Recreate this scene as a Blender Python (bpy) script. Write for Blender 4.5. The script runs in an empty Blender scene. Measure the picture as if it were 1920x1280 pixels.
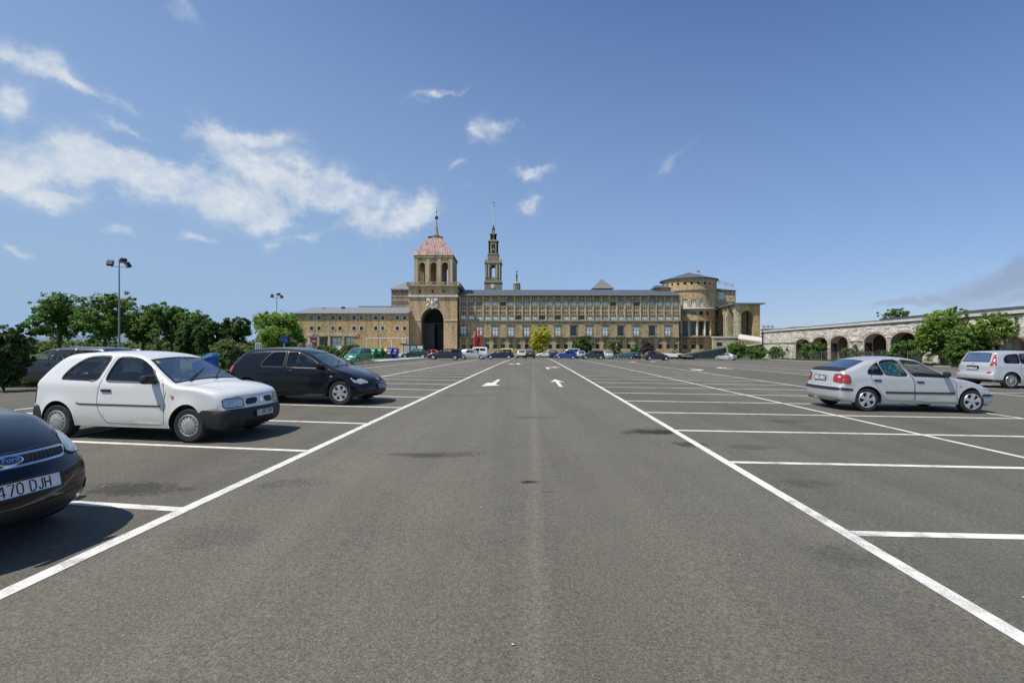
import bpy, bmesh, math, random
import numpy as np
from mathutils import Vector, Matrix
from mathutils.geometry import delaunay_2d_cdt
R = math.radians
random.seed(7); rng = np.random.default_rng(7)
SC = bpy.context.scene
COL = SC.collection

# ---------------------------------------------------------------- camera, sky, sun, exposure
EYE = 1.55; FPX = 900.0; HOR = 652.0
cam_d = bpy.data.cameras.new('camera'); cam = bpy.data.objects.new('camera', cam_d); COL.objects.link(cam)
cam.location = (0, 0, EYE); cam.rotation_euler = (R(90), 0, 0)
cam_d.sensor_width = 36; cam_d.lens = FPX / 1920 * 36; cam_d.shift_y = (HOR - 640) / 1920
cam_d.clip_start = 0.05; cam_d.clip_end = 9000
SC.camera = cam

SUN_EL = 59.0
TX, TY = 0.90, 0.50            # ground direction in which the light travels (shadows fall that way)
sun_d = bpy.data.lights.new('sun', 'SUN'); sun = bpy.data.objects.new('sun', sun_d); COL.objects.link(sun)
sun_d.energy = 4.6; sun_d.angle = R(0.5); sun_d.color = (1.0, 0.955, 0.88)
_l = math.hypot(TX, TY)
sdir = Vector((TX / _l * math.cos(R(SUN_EL)), TY / _l * math.cos(R(SUN_EL)), -math.sin(R(SUN_EL))))
sun.rotation_euler = sdir.to_track_quat('-Z', 'Y').to_euler()
sun.location = (-20, -10, 60)

world = bpy.data.worlds.new('World'); SC.world = world; world.use_nodes = True
wt = world.node_tree; wt.nodes.clear()
def WN(t, **k):
    n = wt.nodes.new(t)
    for a, b in k.items(): setattr(n, a, b)
    return n
def WM(op, a, b=None, c=None, clamp=False):
    n = wt.nodes.new('ShaderNodeMath'); n.operation = op; n.use_clamp = clamp
    for i, v in enumerate((a, b, c)):
        if v is None: continue
        if isinstance(v, (int, float)): n.inputs[i].default_value = v
        else: wt.links.new(v, n.inputs[i])
    return n.outputs[0]
sky = WN('ShaderNodeTexSky'); sky.sky_type = 'NISHITA'; sky.sun_disc = False
sky.sun_elevation = R(SUN_EL); sky.sun_rotation = math.atan2(-sdir.x, -sdir.y)
sky.altitude = 20; sky.air_density = 1.0; sky.dust_density = 0.25; sky.ozone_density = 3.2
tc = WN('ShaderNodeTexCoord'); sep = WN('ShaderNodeSeparateXYZ'); wt.links.new(tc.outputs['Generated'], sep.inputs[0])
dx, dy, dz = sep.outputs
az = WM('ARCTAN2', dx, dy)
el = WM('ARCSINE', dz)
# cloud texture is a noise of the view direction; cloud banks are soft patches in the tangent plane of the northern sky
mpv = WN('ShaderNodeMapping'); mpv.inputs['Scale'].default_value = (1, 1, 1.25); wt.links.new(tc.outputs['Generated'], mpv.inputs[0])
def wnoise(scale, detail, rough, dist=0.0, off=0.0):
    m = WN('ShaderNodeMapping'); m.inputs['Location'].default_value = (off, off * .7, off * .3); wt.links.new(mpv.outputs[0], m.inputs[0])
    n = WN('ShaderNodeTexNoise'); n.inputs['Scale'].default_value = scale; n.inputs['Detail'].default_value = detail
    n.inputs['Roughness'].default_value = rough; n.inputs['Distortion'].default_value = dist
    wt.links.new(m.outputs[0], n.inputs['Vector']); return n.outputs[0]
fbm = wnoise(8.5, 11, 0.64, 0.15, 3.1)
dyc = WM('MAXIMUM', dy, 0.02)
U = WM('DIVIDE', dx, dyc); Vv = WM('DIVIDE', dz, dyc)
w1_ = wnoise(9.0, 5, 0.6, 0, 9.0); w2_ = wnoise(9.0, 5, 0.6, 0, 21.0)
U = WM('ADD', U, WM('MULTIPLY', WM('SUBTRACT', w1_, .5), .16)); Vv = WM('ADD', Vv, WM('MULTIPLY', WM('SUBTRACT', w2_, .5), .13))
def blob(px, py, rx, ry, rot, w):
    c, s = math.cos(R(rot)), math.sin(R(rot))
    u = WM('SUBTRACT', U, (px - 960) / FPX); v = WM('SUBTRACT', Vv, (HOR - py) / FPX)
    p = WM('ADD', WM('MULTIPLY', u, c * FPX / rx), WM('MULTIPLY', v, s * FPX / rx))
    q = WM('ADD', WM('MULTIPLY', u, -s * FPX / ry), WM('MULTIPLY', v, c * FPX / ry))
    d = WM('ADD', WM('MULTIPLY', p, p), WM('MULTIPLY', q, q))
    return WM('MULTIPLY', WM('EXPONENT', WM('MULTIPLY', d, -0.8)), w)
BLOBS = [(70, 300, 95, 28, -5, 1.0), (180, 310, 110, 34, -8, 1.1), (290, 345, 95, 34, -15, 1.1), (400, 362, 90, 32, -8, .95), (520, 345, 110, 34, -10, 1.1), (620, 368, 80, 28, -12, .9), (390, 255, 55, 18, -8, .95), (470, 263, 70, 14, -5, .75),
         (430, 300, 40, 24, -40, .6), (540, 405, 30, 24, 60, .8), (500, 427, 40, 15, 10, .6), (650, 425, 42, 16, 25, .8), (740, 422, 48, 26, 30, 1.0), (786, 385, 36, 22, 40, 1.15), (700, 358, 36, 16, 0, .6), (50, 108, 66, 20, -22, 1.0),
         (110, 140, 40, 12, -25, .7), (170, 172, 50, 8, -28, .7), (250, 200, 48, 9, -28, .6), (12, 200, 34, 30, -15, 1.15), (225, 234, 28, 11, -10, .85), (264, 246, 22, 8, -20, .55), (100, 378, 58, 15, -8, .75), (20, 335, 50, 16, 0, .6),
         (28, 485, 28, 7, -18, .62), (240, 437, 28, 9, -10, .55), (362, 458, 26, 9, 5, .6), (500, 473, 20, 8, 0, .5), (560, 455, 60, 10, 5, .45), (335, 10, 30, 14, -50, .3), (800, 187, 20, 10, -30, .48), (845, 182, 36, 6, 15, .38),
         (898, 246, 18, 16, 30, .5), (940, 232, 28, 13, -15, .55), (925, 262, 16, 14, 0, .38), (850, 302, 22, 7, 30, .3), (992, 318, 26, 9, -8, .58), (996, 372, 28, 13, 14, .68), (890, 347, 28, 7, 0, .3), (1262, 300, 28, 10, 40, .26)]
LOWC = [(1900, 515, 190, 30, 14, .9), (1960, 545, 220, 34, 6, .8), (1740, 556, 130, 13, 8, .7)]
tot = None
for b in BLOBS:
    g = blob(*b); tot = g if tot is None else WM('ADD', tot, g)
tot = WM('MULTIPLY', WM('MINIMUM', tot, 1.0), WM('GREATER_THAN', dy, 0.03))
cl = WM('ADD', WM('MULTIPLY', WM('SUBTRACT', fbm, 0.48), 5.6), WM('SUBTRACT', tot, 0.50))
mr = WN('ShaderNodeMapRange'); mr.interpolation_type = 'SMOOTHSTEP'
mr.inputs['From Min'].default_value = -0.70; mr.inputs['From Max'].default_value = 1.35; mr.inputs['To Min'].default_value = 0; mr.inputs['To Max'].default_value = 0.90
wt.links.new(cl, mr.inputs['Value'])
fine_ = wnoise(26.0, 6, 0.62, 0.4, 5.5)
up = WM('MULTIPLY', WM('MULTIPLY', WM('MULTIPLY', mr.outputs[0], WM('ADD', .62, WM('MULTIPLY', fine_, .72)), clamp=True), WM('MINIMUM', WM('MULTIPLY', tot, 2.2), 1.0)), WM('GREATER_THAN', dz, 0.0))
hs = WN('ShaderNodeHueSaturation'); hs.inputs['Saturation'].default_value = 1.20; hs.inputs['Value'].default_value = 1.10
tn = WN('ShaderNodeMix'); tn.data_type = 'RGBA'; tn.blend_type = 'MULTIPLY'; tn.inputs['Factor'].default_value = 1; tn.inputs['B'].default_value = (1.02, .95, 1.08, 1)
wt.links.new(sky.outputs[0], tn.inputs['A']); wt.links.new(tn.outputs['Result'], hs.inputs['Color'])
# pale blue summer haze, thickest at the horizon and a little towards the sun's side
hz = WN('ShaderNodeMapRange'); hz.inputs['From Min'].default_value = 0.0; hz.inputs['From Max'].default_value = 0.62; hz.inputs['To Min'].default_value = 0.86; hz.inputs['To Max'].default_value = 0.24; wt.links.new(el, hz.inputs['Value'])
hzf = WM('SUBTRACT', hz.outputs[0], WM('MULTIPLY', dx, 0.30), clamp=True)
hm = WN('ShaderNodeMix'); hm.data_type = 'RGBA'; wt.links.new(hzf, hm.inputs['Factor']); wt.links.new(hs.outputs[0], hm.inputs['A']); hm.inputs['B'].default_value = (3.12, 4.55, 6.60, 1)
lw_ = None
for b in LOWC:
    g = blob(*b); lw_ = g if lw_ is None else WM('MAXIMUM', lw_, g)
lw_ = WM('MULTIPLY', WM('MULTIPLY', WM('SMOOTH_MIN', WM('MAXIMUM', WM('ADD', WM('MULTIPLY', WM('SUBTRACT', lw_, .30), 2.2), WM('MULTIPLY', WM('SUBTRACT', fbm, .5), 1.6)), 0.0), 1.0, .2), .62), WM('GREATER_THAN', dy, 0.03), clamp=True)
lm = WN('ShaderNodeMix'); lm.data_type = 'RGBA'; wt.links.new(lw_, lm.inputs['Factor']); wt.links.new(hm.outputs['Result'], lm.inputs['A']); lm.inputs['B'].default_value = (2.75, 3.25, 4.5, 1)
mx = WN('ShaderNodeMix'); mx.data_type = 'RGBA'
wt.links.new(up, mx.inputs['Factor']); wt.links.new(lm.outputs['Result'], mx.inputs['A'])
mx.inputs['B'].default_value = (7.2, 7.6, 7.9, 1)
bg = WN('ShaderNodeBackground'); bg.inputs['Strength'].default_value = 0.10
wt.links.new(mx.outputs['Result'], bg.inputs[0])
wo = WN('ShaderNodeOutputWorld'); wt.links.new(bg.outputs[0], wo.inputs[0])
SC.view_settings.view_transform = 'Standard'; SC.view_settings.look = 'None'
SC.view_settings.exposure = 0.06; SC.view_settings.gamma = 1.0; SC.view_settings.use_curve_mapping = False

# ---------------------------------------------------------------- ground shape and pixel -> ground
def gz(x, y):
    x = min(max(x, -12), 60); yy = min(max(y, -30), 90)
    return -0.012 * x + 0.0028 * yy - (6.3e-5 * yy * yy if yy > 0 else 0)
def G(px, py):
    u = (px - 960) / FPX; w = (HOR - py) / FPX
    D = 10.0
    for _ in range(60):
        g = gz(u * D, D)
        D = 0.5 * D + 0.5 * (EYE - g) / max(-w, 1e-4)
    return u * D, D, gz(u * D, D)
def at(px, D):
    x = (px - 960) / FPX * D
    return x, D, gz(x, D)
def PX(px, D): return (px - 960) / FPX * D
def PZ(py, D): return EYE + (HOR - py) / FPX * D

# ---------------------------------------------------------------- materials
MATS = {}
def nodes(name):
    m = bpy.data.materials.new(name); m.use_nodes = True; nt = m.node_tree
    b = nt.nodes['Principled BSDF']; return m, nt, b
def simple(name, col, rough=0.6, metal=0.0, coat=0.0, noise=0.0, nscale=8.0, spec=0.5, bump=0.0):
    if name in MATS: return MATS[name]
    m, nt, b = nodes(name)
    b.inputs['Roughness'].default_value = rough; b.inputs['Metallic'].default_value = metal
    b.inputs['Coat Weight'].default_value = coat; b.inputs['Coat Roughness'].default_value = 0.04
    b.inputs['Specular IOR Level'].default_value = spec
    c = tuple(col) + (1,)
    if noise > 0 or bump > 0:
        t = nt.nodes.new('ShaderNodeTexCoord'); n = nt.nodes.new('ShaderNodeTexNoise'); n.inputs['Scale'].default_value = nscale; n.inputs['Detail'].default_value = 6
        nt.links.new(t.outputs['Object'], n.inputs['Vector'])
        r = nt.nodes.new('ShaderNodeValToRGB'); r.color_ramp.elements[0].position = .3; r.color_ramp.elements[1].position = .7
        r.color_ramp.elements[0].color = tuple(v * (1 - noise) for v in col) + (1,); r.color_ramp.elements[1].color = tuple(min(1, v * (1 + noise)) for v in col) + (1,)
        nt.links.new(n.outputs[0], r.inputs[0]); nt.links.new(r.outputs[0], b.inputs['Base Color'])
        if bump > 0:
            bp = nt.nodes.new('ShaderNodeBump'); bp.inputs['Strength'].default_value = bump; bp.inputs['Distance'].default_value = 0.02
            nt.links.new(n.outputs[0], bp.inputs['Height']); nt.links.new(bp.outputs[0], b.inputs['Normal'])
    else: b.inputs['Base Color'].default_value = c
    MATS[name] = m; return m
def paint(name, col, metal=0.0, rough=0.42, dirt=0.10, coat=0.9):
    if name in MATS: return MATS[name]
    m, nt, b = nodes(name)
    b.inputs['Metallic'].default_value = metal; b.inputs['Roughness'].default_value = rough
    b.inputs['Coat Weight'].default_value = coat; b.inputs['Specular IOR Level'].default_value = .5 if coat > .6 else .2; b.inputs['Coat Roughness'].default_value = 0.06
    t = nt.nodes.new('ShaderNodeTexCoord'); n = nt.nodes.new('ShaderNodeTexNoise'); n.inputs['Scale'].default_value = 2.2; n.inputs['Detail'].default_value = 8
    nt.links.new(t.outputs['Object'], n.inputs['Vector'])
    s = nt.nodes.new('ShaderNodeSeparateXYZ'); nt.links.new(t.outputs['Object'], s.inputs[0])
    # road dust gathering low on the body
    mr = nt.nodes.new('ShaderNodeMapRange'); mr.inputs['From Min'].default_value = 0.62; mr.inputs['From Max'].default_value = 0.18; mr.inputs['To Min'].default_value = 0.03; mr.inputs['To Max'].default_value = 0.8
    nt.links.new(s.outputs[2], mr.inputs[0])
    mu = nt.nodes.new('ShaderNodeMath'); mu.operation = 'MULTIPLY'; nt.links.new(mr.outputs[0], mu.inputs[0]); nt.links.new(n.outputs[0], mu.inputs[1])
    mu2 = nt.nodes.new('ShaderNodeMath'); mu2.operation = 'MULTIPLY'; mu2.inputs[1].default_value = dirt * 2; nt.links.new(mu.outputs[0], mu2.inputs[0])
    mx = nt.nodes.new('ShaderNodeMix'); mx.data_type = 'RGBA'; mx.inputs['A'].default_value = tuple(col) + (1,); mx.inputs['B'].default_value = (.20, .17, .13, 1)
    nt.links.new(mu2.outputs[0], mx.inputs['Factor']); nt.links.new(mx.outputs['Result'], b.inputs['Base Color'])
    MATS[name] = m; return m
def glass(name, tint, refl=1.0, rough=0.0):
    if name in MATS: return MATS[name]
    m = bpy.data.materials.new(name); m.use_nodes = True; nt = m.node_tree; nt.nodes.clear()
    tr = nt.nodes.new('ShaderNodeBsdfTransparent'); tr.inputs[0].default_value = tuple(tint) + (1,)
    gl = nt.nodes.new('ShaderNodeBsdfGlossy'); gl.inputs['Roughness'].default_value = rough
    fr = nt.nodes.new('ShaderNodeFresnel'); fr.inputs[0].default_value = 1.5
    ad = nt.nodes.new('ShaderNodeMath'); ad.operation = 'MULTIPLY_ADD'; ad.inputs[1].default_value = 1.2 * refl; ad.inputs[2].default_value = 0.03; ad.use_clamp = True
    nt.links.new(fr.outputs[0], ad.inputs[0])
    mi = nt.nodes.new('ShaderNodeMixShader'); nt.links.new(ad.outputs[0], mi.inputs[0]); nt.links.new(tr.outputs[0], mi.inputs[1]); nt.links.new(gl.outputs[0], mi.inputs[2])
    o = nt.nodes.new('ShaderNodeOutputMaterial'); nt.links.new(mi.outputs[0], o.inputs[0]); MATS[name] = m; return m

# ---------------------------------------------------------------- object helpers
def link(o, parent=None):
    COL.objects.link(o)
    if parent is not None: o.parent = parent
    return o
def mesh(name, V, F, mats, parent=None, smooth=False, mi=None, loc=None, rz=0.0, kind=None, angle=None):
    me = bpy.data.meshes.new(name)
    me.from_pydata([tuple(map(float, v)) for v in V] if not isinstance(V, np.ndarray) else V.tolist(), [], F if not isinstance(F, np.ndarray) else F.tolist())
    if not isinstance(mats, (list, tuple)): mats = [mats]
    for m in mats: me.materials.append(m)
    if mi is not None: me.polygons.foreach_set('material_index', np.asarray(mi, dtype=np.int32))
    if smooth:
        me.polygons.foreach_set('use_smooth', np.ones(len(me.polygons), dtype=bool))
        if angle: me.set_sharp_from_angle(angle=R(angle))
    me.update()
    o = bpy.data.objects.new(name, me)
    if loc is not None: o.location = loc
    if rz: o.rotation_euler.z = rz
    if kind: o['kind'] = kind
    return link(o, parent)
def empty(name, label, cat, loc=(0, 0, 0), rz=0.0, group=None):
    o = bpy.data.objects.new(name, None); o.empty_display_size = .2; o.location = loc; o.rotation_euler.z = rz
    o['label'] = label; o['category'] = cat
    if group: o['group'] = group
    return link(o)
def tag(o, label=None, cat=None, group=None, kind=None):
    if label: o['label'] = label
    if cat: o['category'] = cat
    if group: o['group'] = group
    if kind: o['kind'] = kind
    return o
class MB:
    """collects simple shapes into one mesh"""
    def __init__(s): s.V = []; s.F = []; s.M = []
    def add(s, V, F, m=0):
        k = len(s.V); s.V += [tuple(v) for v in V]; s.F += [tuple(i + k for i in f) for f in F]; s.M += [m] * len(F); return s
    def box(s, x0, x1, y0, y1, z0, z1, m=0):
        return s.add([(x0, y0, z0), (x1, y0, z0), (x1, y1, z0), (x0, y1, z0), (x0, y0, z1), (x1, y0, z1), (x1, y1, z1), (x0, y1, z1)],
                     [(0, 3, 2, 1), (4, 5, 6, 7), (0, 1, 5, 4), (1, 2, 6, 5), (2, 3, 7, 6), (3, 0, 4, 7)], m)
    def bar(s, a, b, w, h=None, m=0):
        a = Vector(a); b = Vector(b); h = h or w; d = (b - a).normalized()
        u = d.cross(Vector((0, 0, 1)));  u = Vector((1, 0, 0)) if u.length < 1e-4 else u.normalized()
        v = d.cross(u).normalized(); u = u * w / 2; v = v * h / 2
        return s.add([a - u - v, a + u - v, a + u + v, a - u + v, b - u - v, b + u - v, b + u + v, b - u + v],
                     [(0, 1, 2, 3), (7, 6, 5, 4), (4, 5, 1, 0), (5, 6, 2, 1), (6, 7, 3, 2), (7, 4, 0, 3)], m)
    def tube(s, pts, rads, n=10, m=0, cap=True):
        pts = [Vector(p) for p in pts]
        if not isinstance(rads, (list, tuple)): rads = [rads] * len(pts)
        k = len(s.V); prev = None
        for i, p in enumerate(pts):
            d = (pts[min(i + 1, len(pts) - 1)] - pts[max(i - 1, 0)]).normalized()
            if prev is None:
                u = d.orthogonal().normalized()
            else:
                u = (prev - d * prev.dot(d)).normalized()
            prev = u; v = d.cross(u)
            for j in range(n):
                a = 2 * math.pi * j / n; s.V.append(tuple(p + (u * math.cos(a) + v * math.sin(a)) * rads[i]))
        for i in range(len(pts) - 1):
            for j in range(n):
                a = k + i * n + j; b = k + i * n + (j + 1) % n; s.F.append((a, b, b + n, a + n)); s.M.append(m)
        if cap:
            s.F.append(tuple(k + j for j in range(n))[::-1]); s.M.append(m)
            s.F.append(tuple(k + (len(pts) - 1) * n + j for j in range(n))); s.M.append(m)
        return s
    def lathe(s, prof, n=24, c=(0, 0, 0), axis='Z', m=0, a0=0.0, a1=2 * math.pi):
        k = len(s.V); full = abs(a1 - a0 - 2 * math.pi) < 1e-6; cols = n if full else n + 1
        for (r, z) in prof:
            for j in range(cols):
                a = a0 + (a1 - a0) * j / n; x, y = r * math.cos(a), r * math.sin(a)
                p = (x, y, z) if axis == 'Z' else ((x, z, y) if axis == 'Y' else (z, x, y))
                s.V.append((p[0] + c[0], p[1] + c[1], p[2] + c[2]))
        for i in range(len(prof) - 1):
            for j in range(n):
                a = k + i * cols + j; b = k + i * cols + (j + 1) % cols
                s.F.append((a, b, b + cols, a + cols)); s.M.append(m)
        return s
    def build(s, name, mats, parent=None, smooth=False, angle=40, **k):
        return mesh(name, s.V, s.F, mats, parent, smooth=smooth, mi=s.M, angle=angle if smooth else None, **k)

def pip(P, poly):
    P = np.asarray(P); poly = np.asarray(poly); x, y = P[:, 0], P[:, 1]; ins = np.zeros(len(P), bool)
    n = len(poly)
    for i in range(n):
        x0, y0 = poly[i]; x1, y1 = poly[(i + 1) % n]
        c = ((y0 > y) != (y1 > y))
        if y1 != y0: ins ^= c & (x < (x1 - x0) * (y - y0) / (y1 - y0) + x0)
    return ins
def cdt(outer, holes=(), pts=(), lines=()):
    V = []; E = []
    for poly in [outer] + list(holes) + list(lines):
        k = len(V); n = len(poly); V += [Vector((float(p[0]), float(p[1]))) for p in poly]
        E += [(k + i, k + (i + 1) % n) for i in range(n)]
    V += [Vector((float(p[0]), float(p[1]))) for p in pts]
    r = delaunay_2d_cdt(V, E, [], 0, 1e-6)
    v = np.array([(p.x, p.y) for p in r[0]]); f = np.array([t for t in r[2]], dtype=int)
    c = v[f].mean(axis=1); keep = pip(c, outer)
    for h in holes: keep &= ~pip(c, h)
    f = f[keep]
    a = v[f]; ar = (a[:, 1, 0] - a[:, 0, 0]) * (a[:, 2, 1] - a[:, 0, 1]) - (a[:, 2, 0] - a[:, 0, 0]) * (a[:, 1, 1] - a[:, 0, 1])
    f[ar < 0] = f[ar < 0][:, ::-1]
    return v, f[np.abs(ar) > 1e-10]
def plate(outer, holes=(), t=0.3, back=True, m=0, mr_=None):
    """(V,F,M) of a wall plate in the XZ plane, front face at y=0 looking to -Y, thickness t towards +Y, with reveals round its holes"""
    mr_ = m if mr_ is None else mr_
    v, f = cdt(outer, holes)
    V = [(p[0], 0.0, p[1]) for p in v]; F = [tuple(q) for q in f]; M = [m] * len(F)
    if back:
        k = len(V); V += [(p[0], t, p[1]) for p in v]; F += [tuple(int(i) + k for i in q[::-1]) for q in f]; M += [m] * len(f)
    for poly in [outer] + list(holes):
        k = len(V); n = len(poly)
        V += [(p[0], 0.0, p[1]) for p in poly] + [(p[0], t, p[1]) for p in poly]
        F += [(k + i, k + (i + 1) % n, k + n + (i + 1) % n, k + n + i) for i in range(n)]; M += [mr_] * n
    return V, F, M
def rect(x0, x1, z0, z1): return [(x0, z0), (x1, z0), (x1, z1), (x0, z1)]
def archpoly(x0, x1, z0, zs, rise=None, n=12):
    c = (x0 + x1) / 2; w = (x1 - x0) / 2; rise = w if rise is None else rise
    return [(x0, z0), (x1, z0)] + [(c + w * math.cos(math.pi * i / n), zs + rise * math.sin(math.pi * i / n)) for i in range(n + 1)]
def xf(V, loc=(0, 0, 0), rz=0.0):
    c, s = math.cos(rz), math.sin(rz)
    return [(v[0] * c - v[1] * s + loc[0], v[0] * s + v[1] * c + loc[1], v[2] + loc[2]) for v in V]
def text_mesh(body, size, name='lettering', mat=None, parent=None, ext=0.0008, align='CENTER', spacing=1.0, shear=0.0):
    cu = bpy.data.curves.new(name, 'FONT'); cu.body = body; cu.size = size; cu.extrude = ext; cu.align_x = align; cu.align_y = 'CENTER'
    cu.space_character = spacing; cu.shear = shear; cu.resolution_u = 3; cu.offset = size * .012
    to = bpy.data.objects.new(name, cu); COL.objects.link(to)
    dg = bpy.context.evaluated_depsgraph_get(); me = bpy.data.meshes.new_from_object(to.evaluated_get(dg))
    bpy.data.objects.remove(to); bpy.data.curves.remove(cu)
    me.materials.clear(); me.materials.append(mat)
    o = bpy.data.objects.new(name, me); o['kind'] = 'stuff'; return link(o, parent)
# ---------------------------------------------------------------- cars
RUB = simple('black_plastic', (.018, .018, .019), .55, noise=.2)
BUMPER = simple('grey_black_plastic', (.020, .021, .022), .6, noise=.25, nscale=5)
GRILLE = simple('grille_black', (.006, .006, .007), .5)
TYRE = simple('tyre_rubber', (.02, .02, .021), .85, noise=.3, nscale=12)
CHROME = simple('chrome', (.75, .76, .78), .12, metal=1.0)
RIMSIL = simple('rim_silver', (.62, .63, .65), .35, metal=.7, noise=.12)
RIMDIRTY = simple('hubcap_grey', (.38, .38, .37), .5, metal=.3, noise=.25, nscale=10)
UNDER = simple('underbody', (.012, .012, .012), .9)
SEAT = simple('seat_cloth', (.09, .095, .10), .9, noise=.3, nscale=20)
DASH = simple('dashboard_grey', (.09, .09, .095), .7)
LAMPRED = simple('tail_lamp_red', (.36, .008, .010), .15, coat=1.0, noise=.25, nscale=30)
LAMPWHITE = simple('tail_lamp_clear', (.75, .70, .70), .15, coat=1.0)
AMBER = simple('indicator_amber', (.75, .20, .02), .2, coat=1.0)
LAMPGLASS = simple('headlamp_lens', (.46, .47, .48), .14, metal=.3, coat=1.0, noise=.35, nscale=26)
PLATE = simple('plate_white', (.72, .73, .72), .45, noise=.05)
INK = simple('plate_black_ink', (.012, .012, .015), .6)
CLGLASS = glass('car_glass', (.78, .85, .82), .8)
DKGLASS = glass('tinted_glass', (.20, .24, .25), .6)
SCREEN = glass('windscreen_glass', (.82, .86, .85), .36)

GAPM = simple('shut_line', (.03, .03, .032), .8)
def chaikin(P, it=2):
    P = np.array(P, float)
    for _ in range(it):
        Q = [P[0]]
        for a, b in zip(P[:-1], P[1:]): Q += [a * .75 + b * .25, a * .25 + b * .75]
        Q.append(P[-1]); P = np.array(Q)
    return P
def resample(P, ds):
    d = np.r_[0, np.cumsum(np.hypot(*np.diff(P[:, :2], axis=0).T))]
    n = max(8, int(d[-1] / ds)); t = np.linspace(0, d[-1], n)
    return np.stack([np.interp(t, d, P[:, i]) for i in range(P.shape[1])], 1)
def roundpoly(poly, it=2, keep=()):
    P = np.array(poly, float); n = len(P); Q = []
    for i in range(n):
        p = P[i]
        if i in keep: Q.append(p); continue
        a = P[i - 1]; b = P[(i + 1) % n]
        la = np.hypot(*(a - p)); lb = np.hypot(*(b - p)); r = min(.07, la * .4, lb * .4)
        pa = p + (a - p) / la * r; pb = p + (b - p) / lb * r
        for t in (0, .33, .67, 1): Q.append((1 - t) ** 2 * pa + 2 * t * (1 - t) * p + t * t * pb)
    return [tuple(q) for q in Q]

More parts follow.
